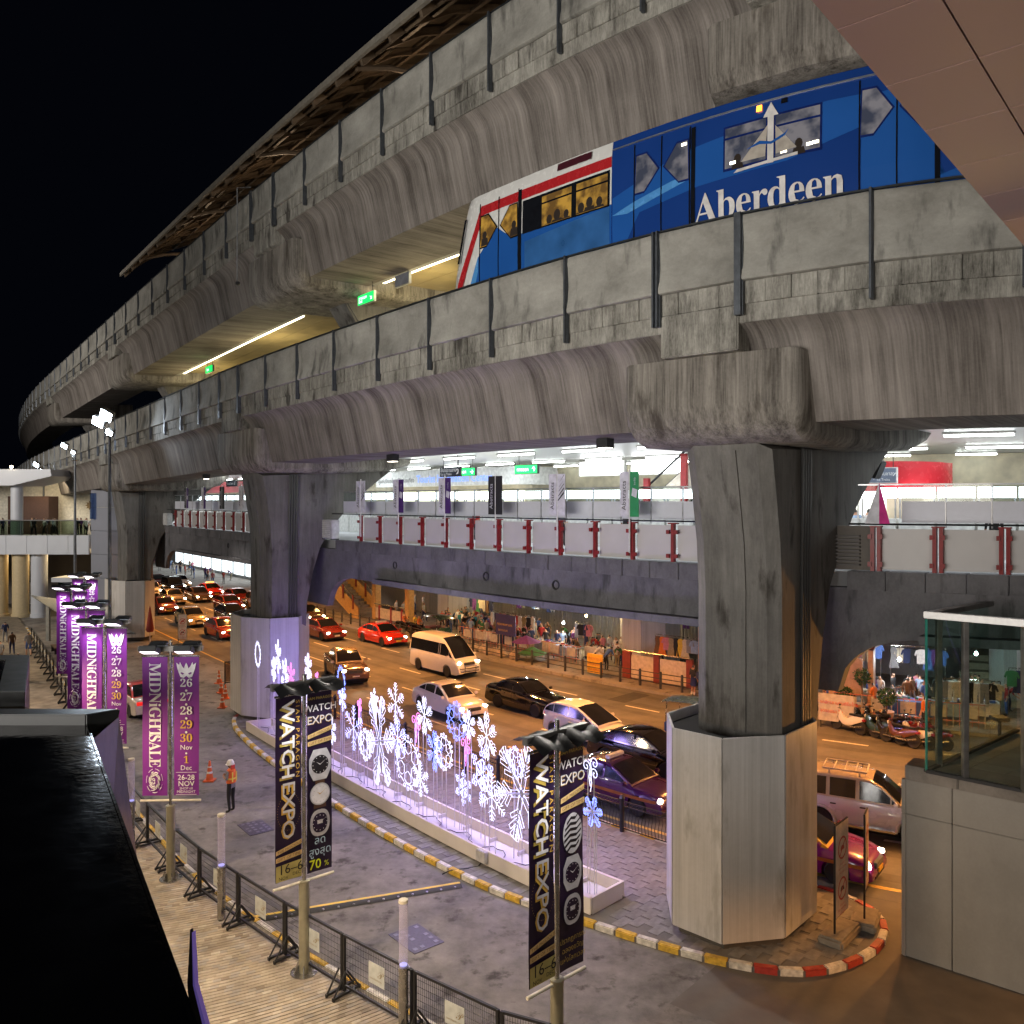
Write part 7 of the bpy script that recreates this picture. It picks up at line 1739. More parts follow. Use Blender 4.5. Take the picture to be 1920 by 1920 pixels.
def person(s, t, face, pose, top, bottom, label, z=0.0, group=None, short=False, sc=1.0, skin=None, loc=None):
    """face: street heading the person looks along, in degrees turned from the direction of traffic"""
    p = Vector(loc) if loc is not None else W(s, t, z)
    h = (heading(s, t) if loc is None else 0)+radians(face)-pi/2
    o = bpy.data.objects.new('person', BODY[pose]); COL.objects.link(o); o.location = p; o.rotation_euler = (0,0,h); o.scale = (sc,sc,sc)
    sk = skin or random.choice(skins)
    for i, m in enumerate((sk, CLO[top], CLO[bottom], hairm, shoe, sk if short else CLO[bottom])):
        o.material_slots[i].link = 'OBJECT'; o.material_slots[i].material = m
    ORI[o] = Vector((0,0,0)); return tag(o, label, 'person', group)
# forecourt guard: white helmet, orange vest
gd = person(26.0, 11.1, -150, 'phone', 'grey', 'black', 'guard in white helmet and orange vest standing in the drive', .0, sc=1.02, skin=skins[1])
x = MB(False); x.lathe([(.118,1.585),(.125,1.60),(.115,1.66),(.08,1.73),(0,1.755)], 18, (0,.03,0)); x.lathe([(.118,1.585),(.15,1.588),(.12,1.60)], 18, (0,.04,0)); part('helmet', x, M('helmet_white', (.75,.74,.7), .3), gd)
vest = M('vest_orange', (.75,.14,.03), .7); x = MB(False)
x.lathe([(.175,1.0),(.172,1.15),(.178,1.30),(.15,1.42),(.09,1.46)], 18, (0,0,0), xf=Matrix.Diagonal((1,.80,1,1))); part('safety_vest', x, vest, gd)
x = MB(False)
for a in (-.09,.09): x.box(a-.025,a+.025,-.143,-.13,1.05,1.36)
x.lathe([(.178,1.12),(.179,1.17)], 18, xf=Matrix.Diagonal((1,.82,1,1))); part('reflective_tape', x, M('tape_yellow', (.75,.6,.1), .4), gd)
x = MB(False); x.box(-.09,.09,-.085,-.07,1.42,1.60); part('neck_flap', x, M('flap_red', (.6,.05,.03), .7), gd, bevel=.01)
x = MB(False); x.lathe([(.15,.985),(.152,1.03)], 16, xf=Matrix.Diagonal((1,.8,1,1))); part('belt', x, blackp, gd)
# students on the far kerb
skirt = M('skirt_navy', (.01,.02,.10), .8)
def dress(o, z0=.48, z1=.98, w=.22, m=skirt):
    x = MB(False); x.lathe([(w,z0),(w*.86,(z0+z1)/2),(.15,z1)], 14, xf=Matrix.Diagonal((1,.85,1,1))); part('skirt', x, m, o)
def socks(o):
    for sg in (-1, 1):
        x = MB(False); x.lathe([(.052,.07),(.055,.2)], 10, (sg*.10,-.015,0)); part('sock', x, CLO['white'], o)
def facebits(o):
    for sg in (-1, 1):
        x = MB(False); x.lathe([(0,-.012),(.012,0),(0,.012)], 8, (sg*.032,.098,1.585)); part('eye', x, hairm, o)
    x = MB(False); x.box(-.022,.022,.094,.1,1.525,1.535); part('mouth', x, M('lip', (.3,.08,.06), .5), o)
a = person(25.7, 36.35, 70, 'stand', 'black', 'navy', 'student in dark jacket and navy shorts standing at the far kerb', .17, 'students waiting at the far kerb', True); socks(a); facebits(a)
x = MB(False); x.lathe([(.2,.55),(.17,.75),(.15,.98)], 12, xf=Matrix.Diagonal((1,.8,1,1))); part('shorts', x, skirt, a)
a = person(25.0, 36.1, 60, 'phone', 'pink', 'navy', 'student in white blouse and navy skirt looking at a phone', .17, 'students waiting at the far kerb', True); dress(a); socks(a)
x = MB(False); x.box(-.04,.04,.27,.29,1.17,1.30); part('phone', x, blackp, a, bevel=.005)
x = MB(False); x.box(-.15,.15,-.26,-.11,1.0,1.4); part('backpack', x, CLO['navy'], a, bevel=.05)
a = person(24.4, 36.8, 60, 'sit', 'black', 'navy', 'student in black sitting on a stool beside the other two', .17, 'students waiting at the far kerb', True); facebits
x = MB(False); x.box(-.2,.2,-.2,.2,.0,.42); solo('stool', x, M('stool_red', (.3,.03,.02), .6), 'low stool under the sitting student at the far kerb', 'stool', None, W(24.4,36.8,.17), 0, bevel=.02)
tops = ['black','black','navy','grey','white','white','white','black','grey','navy','blue','sky','red','pink','teal','brown','khaki','purple','cream','green']; bots = ['black','navy','grey','khaki','brown','blue']
CN = {}
def crowd(spots, where, group, z=.17, poses=('stand','stand','phone','walk','lean'), facer=None, short=.2):
    for i, (s, t) in enumerate(spots):
        tp = random.choice(tops); bt = random.choice(bots); ps = random.choice(poses)
        person(s, t, facer(i) if facer else random.uniform(0, 360), ps, tp, bt, 'person in %s top, %s trousers, %s, %s from left' % (tp, bt, where, nth(i)), z, group, random.random() < short, random.uniform(.93, 1.04))
sp = sorted([(30.8+random.random()*17.5, 39.3+random.random()*4.6) for _ in range(72)], key=lambda q: -q[0]/q[1])
crowd(sp, 'browsing the clothes stalls', 'shoppers at the far clothes stalls', facer=lambda i: random.choice((90, -90, 0, 180))+random.uniform(-30, 30))
sp = sorted([(45+random.random()*9, 40.2+random.random()*4) for _ in range(56)], key=lambda q: -q[0]/q[1])
crowd(sp, 'crowding past the lit stalls', 'passers-by in the far market', facer=lambda i: random.choice((0, 180))+random.uniform(-40, 40))
for i, (s, t) in enumerate(((60.6,41.5),(60.0,42.2),(59.4,41.4),(58.7,42.0),(58.2,41.2),(57.6,42.3),(59.9,43.0),(58.9,43.2))):
    person(s, t, 30, 'walk' if i % 2 else 'stand', 'white', random.choice(bots), 'person in white uniform shirt under the stair arch, %s from left' % nth(i), .2+.25*(i in (1,6,7))*2, 'people in white under the stair arch')
for i, (s, t) in enumerate(((54.2,37.9),(53.2,38.2),(52.4,38.0))): person(s, t, 20, 'ride', ('orange','yellow','orange')[i], 'black', 'motorcycle taxi rider in orange vest waiting near the red taxi, %s from left' % nth(i), .06, 'motorcycle taxi riders')
person(65.2, 29.9, 0, 'ride', 'navy', 'black', 'rider on the motorcycle with the bluish headlight', -.1)
person(34.6, 38.5, 60, 'lean', 'white', 'black', 'person in white shirt bending at the market railing', .17); person(33.6, 38.4, 80, 'lean', 'blue', 'black', 'person in blue shirt bending over the market railing', .17)
# right-hand market
sp = [(18.2,37.3),(17.6,38.4),(17.0,37.6),(16.6,39.2),(16.1,38.0),(15.6,39.4),(15.2,38.2),(14.9,39.8),(14.5,38.6),(14.1,39.6),(13.6,38.4),(13.2,39.4),(12.7,38.6),(12.2,39.8),(11.6,38.8),(11.0,39.6),(10.3,39.0),(9.7,39.9)]+[(9.5+random.random()*9, 37.6+random.random()*3.4) for _ in range(16)]; sp.sort(key=lambda q: -q[0]/q[1])
crowd(sp, 'at the right market stalls', 'shoppers at the right market')
person(15.6, 36.9, 150, 'phone', 'orange', 'cream', 'motorcycle taxi man in orange vest standing by the railing', .17); person(18.0, 36.5, 180, 'sit', 'cream', 'black', 'man in pale shirt sitting behind the red and white board', .17, None)
x = MB(False); x.box(-.22,.22,-.2,.2,.0,.42); solo('stool', x, M('stool_dark', (.05,.04,.03), .6), 'dark stool under the man behind the board', 'stool', None, W(18.0,36.5,.17), 0, bevel=.02)
person(12.4, 35.2, 140, 'stand', 'orange', 'black', 'man in bright orange vest among the parked motorcycles', .17)
# left: walkers on the forecourt pavement and people on the footbridge
sp = [(62.5,5.6),(61,8.2),(59.5,6.8),(57.5,6.6),(56,8.0),(55.2,9.0),(53.5,5.4),(52.3,6.7),(49.2,5.9),(48,7.2)]
crowd(sp, 'walking on the forecourt pavement at left', 'people walking on the forecourt pavement', .12, ('walk','walk','stand'), facer=lambda i: random.choice((0, 180)))
for i, (a, b) in enumerate(((51.5,11.1),(48.6,11.15))): person(a, b, 60, 'sit', ('black','navy')[i], 'black', 'person sitting on the bench under the walkway canopy, %s from front' % nth(1-i), .06)
for i in range(28):
    X = -52.5+i*.53+random.uniform(-.2,.2); tp = random.choice(tops)
    person(0, 0, random.uniform(0, 360), random.choice(('stand','walk')), tp, 'black', 'person in %s top on the far footbridge, %s from left' % (tp, nth(i)), 0, 'people on the far footbridge', loc=(X, 76.2+random.random()*4, 7.3))
for i, (s, t, tp) in enumerate(((12.4,27.6,'sky'),(11.9,27.7,'white'),(30.5,25.5,'red'),(24.5,25.2,'grey'),(21.2,25.4,'black'),(6.5,24.8,'black'),(44.5,25.3,'navy'),(49.8,25.2,'white'))): person(s, t, 90, 'stand', tp, 'black', 'person in %s top inside the concourse, %s in all' % (tp, nth(i)), 8.6, 'people inside the concourse')
# ================================================================ FAR SIDE: fence, market, walls, piers, stairs, lamps
fence_b = M('fence_bronze', (.055,.05,.04), .45, .4)
FS = thing('pavement_fence', 'low dark post and rail fence along the far kerb', 'fence', W(40, 36.6, .16))
s = 23.7; ps = []
while s < 72: ps.append(s); s += 1.46
for q in ps:
    x = MB(); x.lathe([(.075,.16),(.075,1.05),(.06,1.1),(0,1.12)], 8, W(q, 36.6, 0)); part('post', x, fence_b, FS)
for z in (.45,.72,.99):
    x = MB(); x.tube([W(23.7+(ps[-1]-23.7)*i/60, 36.6, z) for i in range(61)], .025, 5); part('rail', x, fence_b, FS)
# wall of pale corrugated sheets behind the stalls
WL = thing('hoarding_wall', 'pale corrugated sheet wall behind the far market stalls', 'wall', W(45, 46.5, .16)); sheet = [M('sheet_%d' % i, c, .5, var=.1) for i, c in enumerate(((.30,.30,.29), (.25,.25,.245), (.33,.31,.285)))]
s = 22.0; i = 0
while s < 66:
    x = MB(); pr = []
    vs = []; n = 14
    for k in range(n+1):
        q = s+2.0*k/n; d = .05 if k % 2 else 0
        vs += [W(q, 46.5+d, .16), W(q, 46.5+d, 6.6)]
    x.add(vs, [(2*k, 2*k+1, 2*k+3, 2*k+2) for k in range(n)]); part('wall_sheet', x, sheet[i % 3], WL, smooth=False); s += 2.02; i += 1
x = MB(); x.sbox(66, 112, 46.5, 46.8, .16, 6.8, 10); part('wall_sheet', x, sheet[0], WL, smooth=False)
x = MB(); x.sbox(-6, 22, 46.5, 46.8, .16, 6.8, 10); part('wall_sheet', x, sheet[1], WL, smooth=False)
redp = M('poster_red', (.45,.08,.05), .6)
for q, tx in ((52.6,'ห้ามติดประกาศ'),(49.4,'ประกาศ'),(48.0,'ปิดปรับปรุง')):
    x = MB(); x.sbox(q-.7, q+.7, 46.44, 46.47, 3.6, 4.7); p = part('notice_board', x, MATS['notice_paper'], WL, smooth=False); letters(tx, redp, p, T3(q+.6, 46.42, 4.1)(WL), .3)
WN = thing('office_window', 'lit greenish window in the hoarding wall above the stalls', 'window', W(37.8, 46.4, 4.8))
x = MB(); x.sbox(37.0, 38.6, 46.38, 46.42, 4.2, 5.6); part('pane', x, EM('pane_green', (.55,1,.85), 1.6), WN, smooth=False)
for a, b in ((36.94,37.0),(38.6,38.66),(37.77,37.83)):
    x = MB(); x.sbox(a, b, 46.3, 46.44, 4.15, 5.65); part('frame', x, dark, WN, smooth=False)
# far piers in casings
def far_pier(s, t, label, R=2.0):
    root = thing('viaduct_pier', label, 'pier', W(s, t, .16), 0, 'far row of viaduct piers')
    P8 = [(s+R*cos(radians(22.5+45*i)), t+R*sin(radians(22.5+45*i))) for i in range(8)]
    for i in range(8):
        a, c = P8[i], P8[(i+1) % 8]; a2 = (a[0]+(c[0]-a[0])*.01, a[1]+(c[1]-a[1])*.01); c2 = (c[0]-(c[0]-a[0])*.01, c[1]-(c[1]-a[1])*.01)
        ia = (s+(a2[0]-s)*.96, t+(a2[1]-t)*.96); ic = (s+(c2[0]-s)*.96, t+(c2[1]-t)*.96)
        x = MB(); vs = []
        for z in (.2, 4.9): vs += [W(*q, z) for q in (a2, c2, ic, ia)]
        x.add(vs, [(0,1,5,4),(1,2,6,5),(2,3,7,6),(3,0,4,7),(4,5,6,7)]); part('casing_panel', x, casing_m, root, smooth=False)
    x = MB(); x.sbox(s-1.2, s+1.2, t-1.3, t+1.3, .16, 7.9); part('column', x, pier_m, root, smooth=False)
far_pier(33.4, 42.4, 'far pier casing between the clothes stall and blouse rack'); far_pier(56.0, 45.0, 'far pier casing glowing orange behind the red taxi'); far_pier(80, 43.5, 'far pier casing at the back left beside the bright shop'); far_pier(9.5, 43, 'far pier casing behind the right market')
# bright shop at the far left
SB = thing('lit_shop', 'brilliantly lit white shop at the far end under the concourse', 'shop', W(112, 45, 0))
for i in range(9):
    x = MB(); x.sbox(94+4*i, 97.2+4*i, 45.3, 45.4, .6, 4.8); part('window', x, EM('shop_white', (.86,.96,1), 2.0), SB, smooth=False)
x = MB(); x.sbox(93, 132, 45.5, 45.7, .1, 7.5); part('shop_wall', x, sheet[1], SB, smooth=False)
x = MB(); x.sbox(103, 109, 44.8, 44.9, 3.2, 6.0); part('red_banner', x, M('banner_red', (.5,.02,.04), .6), SB, smooth=False)
for q in (100, 112, 124): lamp('shop_light', 'AREA', W(q, 43.5, 6.0), 420, (.9,.97,1), target=W(q, 39, 0), size=9, size_y=3)
sp = [(96+random.random()*30, 38.5+random.random()*5) for _ in range(24)]; sp.sort(key=lambda q: -q[0]/q[1]); crowd(sp, 'before the bright far shop', 'people before the bright far shop')
# market railing with white boards
mr = M('rail_pink', (.5,.16,.10), .5); mw = M('board_white', (.42,.38,.34), .6)
def market_rail(s0, s1, t, label):
    root = thing('market_railing', label, 'railing', W((s0+s1)/2, t, .17), 0, 'market railings')
    for z in (.45, 1.25):
        x = MB(); x.tube([W(s0+(s1-s0)*i/8, t, z) for i in range(9)], .025, 5); part('rail', x, mr, root)
    n = int((s1-s0)/.3)
    for i in range(n+1):
        q = s0+(s1-s0)*i/n; x = MB(); x.tube([W(q, t, .17), W(q, t, 1.25)], .014 if i % 5 else .03, 4); part('baluster', x, mr if i % 5 else mw, root)
    for i in range(int((s1-s0)/1.5)):
        q = s0+.35+1.5*i; x = MB(); x.sbox(q, q+.75, t-.05, t-.03, .6, 1.15); part('board', x, mw, root, smooth=False)
market_rail(36.2, 48.5, 38.8, 'pink market railing with white boards before the clothes stalls'); market_rail(10.0, 17.6, 36.6, 'red market railing with white boards behind the parked motorcycles')
# stall tables, racks and hanging clothes
cols = list(CLO); gid = {}
def garment(s, t, z, col, kind, label, group):
    w, h = (.24, .75) if kind == 'shirt' else (.22, 1.05) if kind == 'dress' else (.2, .95)
    h_ = heading(s, t); x = MB(False)
    if kind == 'trousers': pr = [(-.18,0),(.18,0),(.2,-h),(.04,-h),(0,-.3),(-.04,-h),(-.2,-h)]
    elif kind == 'dress': pr = [(-.1,0),(.1,0),(.17,-.12),(.13,-.4),(.26,-h),(-.26,-h),(-.13,-.4),(-.17,-.12)]
    else: pr = [(-.08,0),(.08,0),(.24,-.06),(.33,-.32),(.25,-.36),(.2,-.22),(.2,-h),(-.2,-h),(-.2,-.22),(-.25,-.36),(-.33,-.32),(-.24,-.06)]
    x.prism(pr, lambda p, sd: Vector((p[0], -.05+.1*sd, p[1])))
    x.tube([(0,0,0),(0,0,.05),(.03,0,.09),(0,0,.12)], .008, 4)
    return solo('hanging_garment', x, CLO[col], label, 'garment', group, W(s, t, z), h_+random.uniform(-.25,.25), smooth=False)
def rack(s0, s1, t, z, n, where, kinds=('shirt','dress','trousers'), pal=None):
    root = thing('clothes_rack', 'metal clothes rack holding garments %s' % where, 'clothes rack', W((s0+s1)/2, t, .17), 0, 'clothes racks')
    x = MB(); x.tube([W(s0, t, z), W((s0+s1)/2, t, z), W(s1, t, z)], .02, 5); part('bar', x, steel, root)
    for q in (s0, s1):
        x = MB(); x.tube([W(q, t, .17), W(q, t, z)], .02, 5); part('post', x, steel, root)
    for i in range(n):
        c = (pal or cols)[i % len(pal or cols)] if pal else random.choice(cols); k = random.choice(kinds)
        garment(s1-(s1-s0)*(i+.5)/n, t, z-.12, c, k, '%s %s hanging %s, %s from left' % (c, k, where, nth(n-1-i) if False else nth(i)), 'hanging clothes '+where)
rack(42.6, 47.4, 41.0, 2.35, 11, 'on the long low market rack', pal=['white','navy','red','pink','black','cream','red','white','khaki','black','white'])
rack(38.4, 42.0, 43.2, 3.9, 8, 'on the high rack under the bare bulb', pal=['black','red','green','brown','blue','teal','grey','black'])
rack(36.9, 38.3, 40.6, 2.5, 4, 'beside the far pier casing', pal=['grey','black','navy','pink'])
rack(27.6, 30.6, 39.4, 2.6, 9, 'on the blouse rack by the pink railing', pal=['brown','orange','pink','khaki','black','yellow','cream','grey','sky'], kinds=('shirt','dress'))
rack(13.2, 16.2, 40.6, 3.0, 8, 'at the right market', pal=['grey','cream','navy','black','white','blue','purple','blue'])
rack(9.6, 12.4, 37.8, 2.1, 9, 'behind the glass railing', pal=['grey','white','cream','white','black','white','grey','black','cream'], kinds=('shirt','trousers'))
rack(44.2, 48.8, 44.6, 3.3, 11, 'high on the back market rail'); rack(49.2, 52.0, 42.8, 2.9, 7, 'beside the passing crowd'); rack(29.5, 31.6, 43.6, 3.4, 5, 'behind the blouse rack'); rack(16.6, 19.0, 40.2, 3.2, 7, 'under the market shelter'); rack(6.8, 9.4, 38.6, 2.6, 8, 'at the far right market')
def stall(s, t, w, col, label):
    h = heading(s, t); root = thing('stall_table', label, 'stall', W(s, t, .17), h, 'market stall tables')
    x = MB(False); x.box(-w/2,w/2,-.45,.45,.78,.83); part('table_top', x, CLO[col], root, smooth=False)
    x = MB(False); x.box(-w/2,w/2,-.46,-.44,.2,.78); part('table_skirt', x, CLO[col], root, smooth=False)
    for xx in (-w/2+.05,w/2-.05):
        for yy in (-.38,.38):
            x = MB(False); x.box(xx-.02,xx+.02,yy-.02,yy+.02,0,.78); part('leg', x, dark, root, smooth=False)
    x = MB(False)
    for i in range(int(w*9)):
        a = random.uniform(-w/2+.1,w/2-.1); b = random.uniform(-.35,.35); r = random.uniform(.05,.12); x.box(a-r,a+r,b-r*.7,b+r*.7,.83,.83+random.uniform(.02,.12), mi=random.randrange(5))
    o = part('goods', x, [CLO[k] for k in random.sample(cols, 5)], root, smooth=False); o['kind'] = 'stuff'
for i, (s, t, w, c) in enumerate(((47,40.2,2.4,'white'),(44,40.0,2.2,'navy'),(40.6,40.2,2.4,'cream'),(38.0,39.6,2.0,'sky'),(36.4,40.8,1.6,'white'),(29.0,38.6,2.6,'cream'),(15.8,38.6,2.0,'cream'),(14.2,37.6,2.2,'blue'),(12.6,38.0,2.0,'sky'),(11,38.4,2,'white'))):
    stall(s, t, w, c, 'market stall table in %s cloth heaped with small goods, %s from left' % (c, nth(i)))
# bulbs over the stalls
def bulb(s, t, z, col, e, label):
    root = thing('market_lamp', label, 'lamp', W(s, t, z), 0, 'bare bulbs over the market stalls')
    x = MB(); x.lathe([(0,-.1),(.07,-.05),(.08,.02),(.03,.09),(0,.1)], 10, W(s, t, z)); part('bulb', x, EM('bulb_%s' % ('warm' if col[2] < .7 else 'cool'), col, 60), root)
    x = MB(); x.tube([W(s, t, z+.08), W(s, t, z+.7), W(s, t+.4, z+.75)], .012, 4); part('cord', x, dark, root)
    lamp('bulb_light', 'POINT', W(s, t-.15, z-.05), e, col, size=.1)
bulb(40.9, 42.4, 4.1, (1,.72,.30), 420, 'dazzling warm bulb over the high clothes rack'); bulb(36.4, 41.4, 4.0, (1,.72,.32), 200, 'warm bulb beside the far pier casing'); bulb(38.6, 42.0, 2.7, (1,.75,.35), 150, 'small warm bulb above the goods tables')
bulb(39.4, 40.6, 2.3, (.85,.93,1), 160, 'cold white bulb low over the goods table'); bulb(50.9, 41.5, 3.5, (1,.70,.3), 260, 'warm bulb above the motorcycle riders'); bulb(45.6, 43.5, 3.7, (.85,.93,1), 220, 'cold white bulb before the corrugated wall'); bulb(15.1, 39.0, 2.6, (.92,.97,1), 240, 'cold white bulb over the right market stall'); bulb(11.0, 38.6, 3.2, (.95,.96,1), 150, 'white bulb behind the glass railing')
# red and cream low wall, stair with arch, blue board, yellow board, sacks
LW_ = thing('low_wall', 'cream low panel wall with dark red posts at the far kerb', 'wall', W(28.5, 37.6, .17))
for a, b in ((31.0,31.6),(28.9,29.3),(26.6,27.0)):
    x = MB(); x.sbox(a, b, 37.5, 37.66, .17, 1.75); part('red_post', x, M('rail_brick', (.20,.03,.015), .6), LW_, smooth=False)
for a, b in ((29.32,30.98),(27.02,28.88)):
    x = MB(); x.sbox(a, b, 37.55, 37.6, .25, 1.6); part('cream_panel', x, M('panel_cream', (.55,.44,.30), .6), LW_, smooth=False, bevel=.02)
x = MB(); x.tube([W(26.6,37.58,1.8), W(31.5,37.58,1.8)], .04, 6); part('handrail', x, steel, LW_)
AR = thing('arch_portal', 'salmon arched portal at the right end of the blouse rack', 'arch', W(26.3, 38.6, .17)); salm = M('portal_salmon', (.5,.30,.18), .6)
x = MB(); x.sbox(26.0, 26.7, 38.2, 38.7, .17, 4.6); part('portal_column', x, salm, AR, smooth=False, bevel=.04)
for k in range(4):
    x = MB(); a = k*.5; x.tube([W(26.35,38.45,4.2)]+[W(26.35+(1.9+.3*k)*sin(q)*(1 if k % 2 else -1), 38.45+k*.35, 4.2+1.6*(1-cos(q))) for q in (.3,.7,1.1,1.5)], .16, 6, r2=.1); part('arch_rib', x, salm, AR)
YB = thing('yellow_notice', 'yellow notice board with red lettering tied to the far fence', 'sign', W(33.1, 36.75, .2))
x = MB(); x.sbox(32.45, 33.65, 36.70, 36.74, .35, 1.5); p = part('board', x, M('notice_yellow', (.72,.40,.02), .6), YB, smooth=False)
for k, tx in enumerate(('ห้ามจอดรถ', 'บริเวณนี้', 'ขอบคุณครับ')): letters(tx, redp, p, T3(33.55, 36.68, 1.15-.32*k)(YB), .24)
BB = thing('blue_board', 'dark blue street board with gold lettering in front of the clothes racks', 'sign', W(42.4, 38.3, .17))
x = MB(); x.sbox(41.6, 43.6, 38.2, 38.26, 1.35, 2.75); p = part('board', x, M('board_blue', (.04,.03,.12), .4), BB, smooth=False)
letters('กรุงเทพมหานคร', gold, p, T3(43.45, 38.17, 2.0)(BB), .24); letters('BANGKOK', gold, p, T3(43.3, 38.17, 1.6)(BB), .2)
for q in (41.7, 43.5):
    x = MB(); x.tube([W(q,38.3,.17), W(q,38.3,1.4)], .03, 5); part('post', x, steel, BB)
SK = M('sack_white', (.48,.38,.28), .8, var=.4, scale=4)
for i in range(9):
    q = 40.4+i*.55; r = random.uniform(.3,.45); x = MB(False); x.lathe([(0,0),(r*.9,.05),(r,.3*r*2),(r*.6,r*1.3),(r*.2,r*1.6),(0,r*1.6)], 9, xf=Matrix.Diagonal((1,random.uniform(.7,1),random.uniform(.6,.9),1)))
    solo('sack', x, SK, 'bulging pale rubbish sack behind the far fence, %s from the right' % nth(i), 'sack', 'pale sacks by the far fence', W(q, 37.2+random.uniform(-.2,.2), .17), i)
def umbrella(s, t, z, col, label):
    root = thing('parasol', label, 'umbrella', W(s, t, .17), i, 'small parasols in the market')
    x = MB(False); n = 8; vs = [(0,0,z)]+[(1.0*cos(2*pi*k/n), 1.0*sin(2*pi*k/n), z-.45) for k in range(n)]; x.add(vs, [(0, k+1, (k+1) % n+1) for k in range(n)]); part('canopy', x, CLO[col], root, smooth=False)
    x = MB(False); x.tube([(0,0,0),(0,0,z-.02)], .02, 5); part('pole', x, steel, root)
umbrella(40.2, 37.9, 1.5, 'purple', 'low purple parasol behind the far fence'); umbrella(39.3, 37.6, .9, 'green', 'small dark green umbrella lying by the sacks')
ST = thing('stairs', 'orange lit stair flight with red posts climbing to the concourse', 'stairs', W(66, 39.5, .17)); och = M('stair_ochre', (.50,.30,.10), .6)
for t in (38.8, 41.2):
    x = MB(); x.prism([(62.6,.17),(63.6,.17),(79,7.4),(79,8.3),(77.4,8.3),(62.6,1.1)], lambda p, sd: W(p[0], t+.14*sd, p[1])); part('stringer', x, och, ST, smooth=False)
    for k in range(9):
        q = 63.4+1.7*k; z = .2+.466*(q-62.9); x = MB(); x.sbox(q-.12, q+.12, t-.06, t-.0, z+.5, z+1.75); part('red_post', x, M('rail_brick', (.2,.03,.015), .6), ST, smooth=False)
    x = MB(); x.tube([W(63, t, 1.9), W(78, t, 9.0)], .05, 6); part('handrail', x, steel, ST)
for k in range(32):
    x = MB(); x.sbox(63+k*.48, 63.5+k*.48, 38.94, 41.2, .17+k*.225, .4+k*.225); part('step', x, far_m, ST, smooth=False)
AP = thing('arch_portal', 'cream arched stair portal with red ceiling behind the red taxi', 'arch', W(60.5, 40, .17))
for q in (61.6, 56.6):
    x = MB(); x.sbox(q-.3, q+.3, 39.8, 40.4, .17, 4.4); part('portal_column', x, och, AP, smooth=False, bevel=.05)
x = MB(); vs = []
pts = [(61.9,4.3),(61.7,5.0),(61.0,5.5),(60,5.7),(58,5.7),(57,5.5),(56.5,5.0),(56.3,4.3)]; inn = [(61.3,4.3),(61.1,4.8),(60.6,5.1),(60,5.2),(58,5.2),(57.4,5.1),(57.0,4.8),(56.9,4.3)]
x.prism(pts+inn[::-1], lambda p, sd: W(p[0], 39.8+.6*sd, p[1])); part('arch_head', x, och, AP, smooth=False)
x = MB(); x.sbox(57, 61, 40.4, 44, 4.9, 5.1); part('red_ceiling', x, redm, AP, smooth=False)
for q in (60.6, 58.8, 57.2):
    x = MB(); x.sbox(q-.1, q+.1, 39.7, 39.8, .17, 1.5); part('red_post', x, redm, AP, smooth=False)
x = MB(); x.sbox(57, 61.2, 39.74, 39.78, .4, 1.3); part('cream_panel', x, MATS['panel_cream'], AP, smooth=False)
x = MB(); x.tube([W(56.8,39.75,1.6), W(61.4,39.75,1.6)], .04, 6); part('handrail', x, steel, AP)
lamp('arch_light', 'POINT', W(59, 42, 4.4), 140, (1,.93,.75), size=.3); lamp('stair_light', 'POINT', W(65.5, 37.8, 4.8), 220, (1,.55,.18), size=.3)
# right market: shelter with tubes, potted plants, board
KR = thing('market_shelter', 'small market shelter with dark red roof and tube lights', 'shelter', W(16.8, 37.8, .17)); maro = M('shelter_maroon', (.10,.035,.03), .5)
x = MB(); x.prism([(36.9,3.35),(37.2,3.65),(39.6,3.75),(39.6,3.55),(37.2,3.45)], lambda p, sd: W(15.6+2.8*sd, p[0], p[1])); part('roof', x, maro, KR, smooth=False)
for q in (15.8, 17.9):
    x = MB(); x.sbox(q-.14, q+.14, 37.0, 37.25, .17, 3.4); part('post', x, salm, KR, smooth=False)
for k, q in enumerate((16.1, 17.2)):
    x = MB(); x.sbox(q, q+.75, 36.85+.5*k, 36.92+.5*k, 3.38, 3.44); part('tube', x, EM('shelter_tube', (1,.92,.7), 10), KR, smooth=False)
x = MB(); x.sbox(16.2, 17.5, 36.95, 37.0, 1.2, 2.9); part('panel', x, M('shelter_panel', (.40,.25,.18), .6), KR, smooth=False)
lamp('shelter_light', 'POINT', W(16.6, 38.2, 3.2), 70, (1,.92,.8), size=.2)
leafm = [M('leaf_%d' % i, c, .6) for i, c in enumerate(((.03,.09,.03), (.05,.13,.04), (.02,.06,.025)))]
def plant(s, t, z0, R, label, pot=True):
    root = thing('potted_plant', label, 'plant', W(s, t, .17), 0, 'potted plants in the right market')
    if pot:
        x = MB(False); x.lathe([(.22,0),(.3,.5),(.33,.52),(.33,.58),(.0,.55)], 14); part('pot', x, M('pot_clay', (.45,.28,.16), .7), root)
        x = MB(False); x.tube([(0,0,.5),(0,0,z0)], .04, 6, r2=.03); part('stem', x, CLO['brown'], root)
    x = MB(False)
    for k in range(420):
        d = Vector((random.gauss(0,1), random.gauss(0,1), random.gauss(0,1))).normalized()*R*random.uniform(.55,1.0); p = Vector((0,0,z0))+d; n = Vector((random.gauss(0,1),random.gauss(0,1),random.gauss(0,1))).normalized(); a = n.orthogonal().normalized(); b = n.cross(a); l = R*.22
        x.add([p-a*l*.4, p+b*l, p+a*l*.4, p-b*l*.5], [(0,1,2,3)], random.randrange(3))
    o = part('foliage', x, leafm, root, smooth=False); o['kind'] = 'stuff'
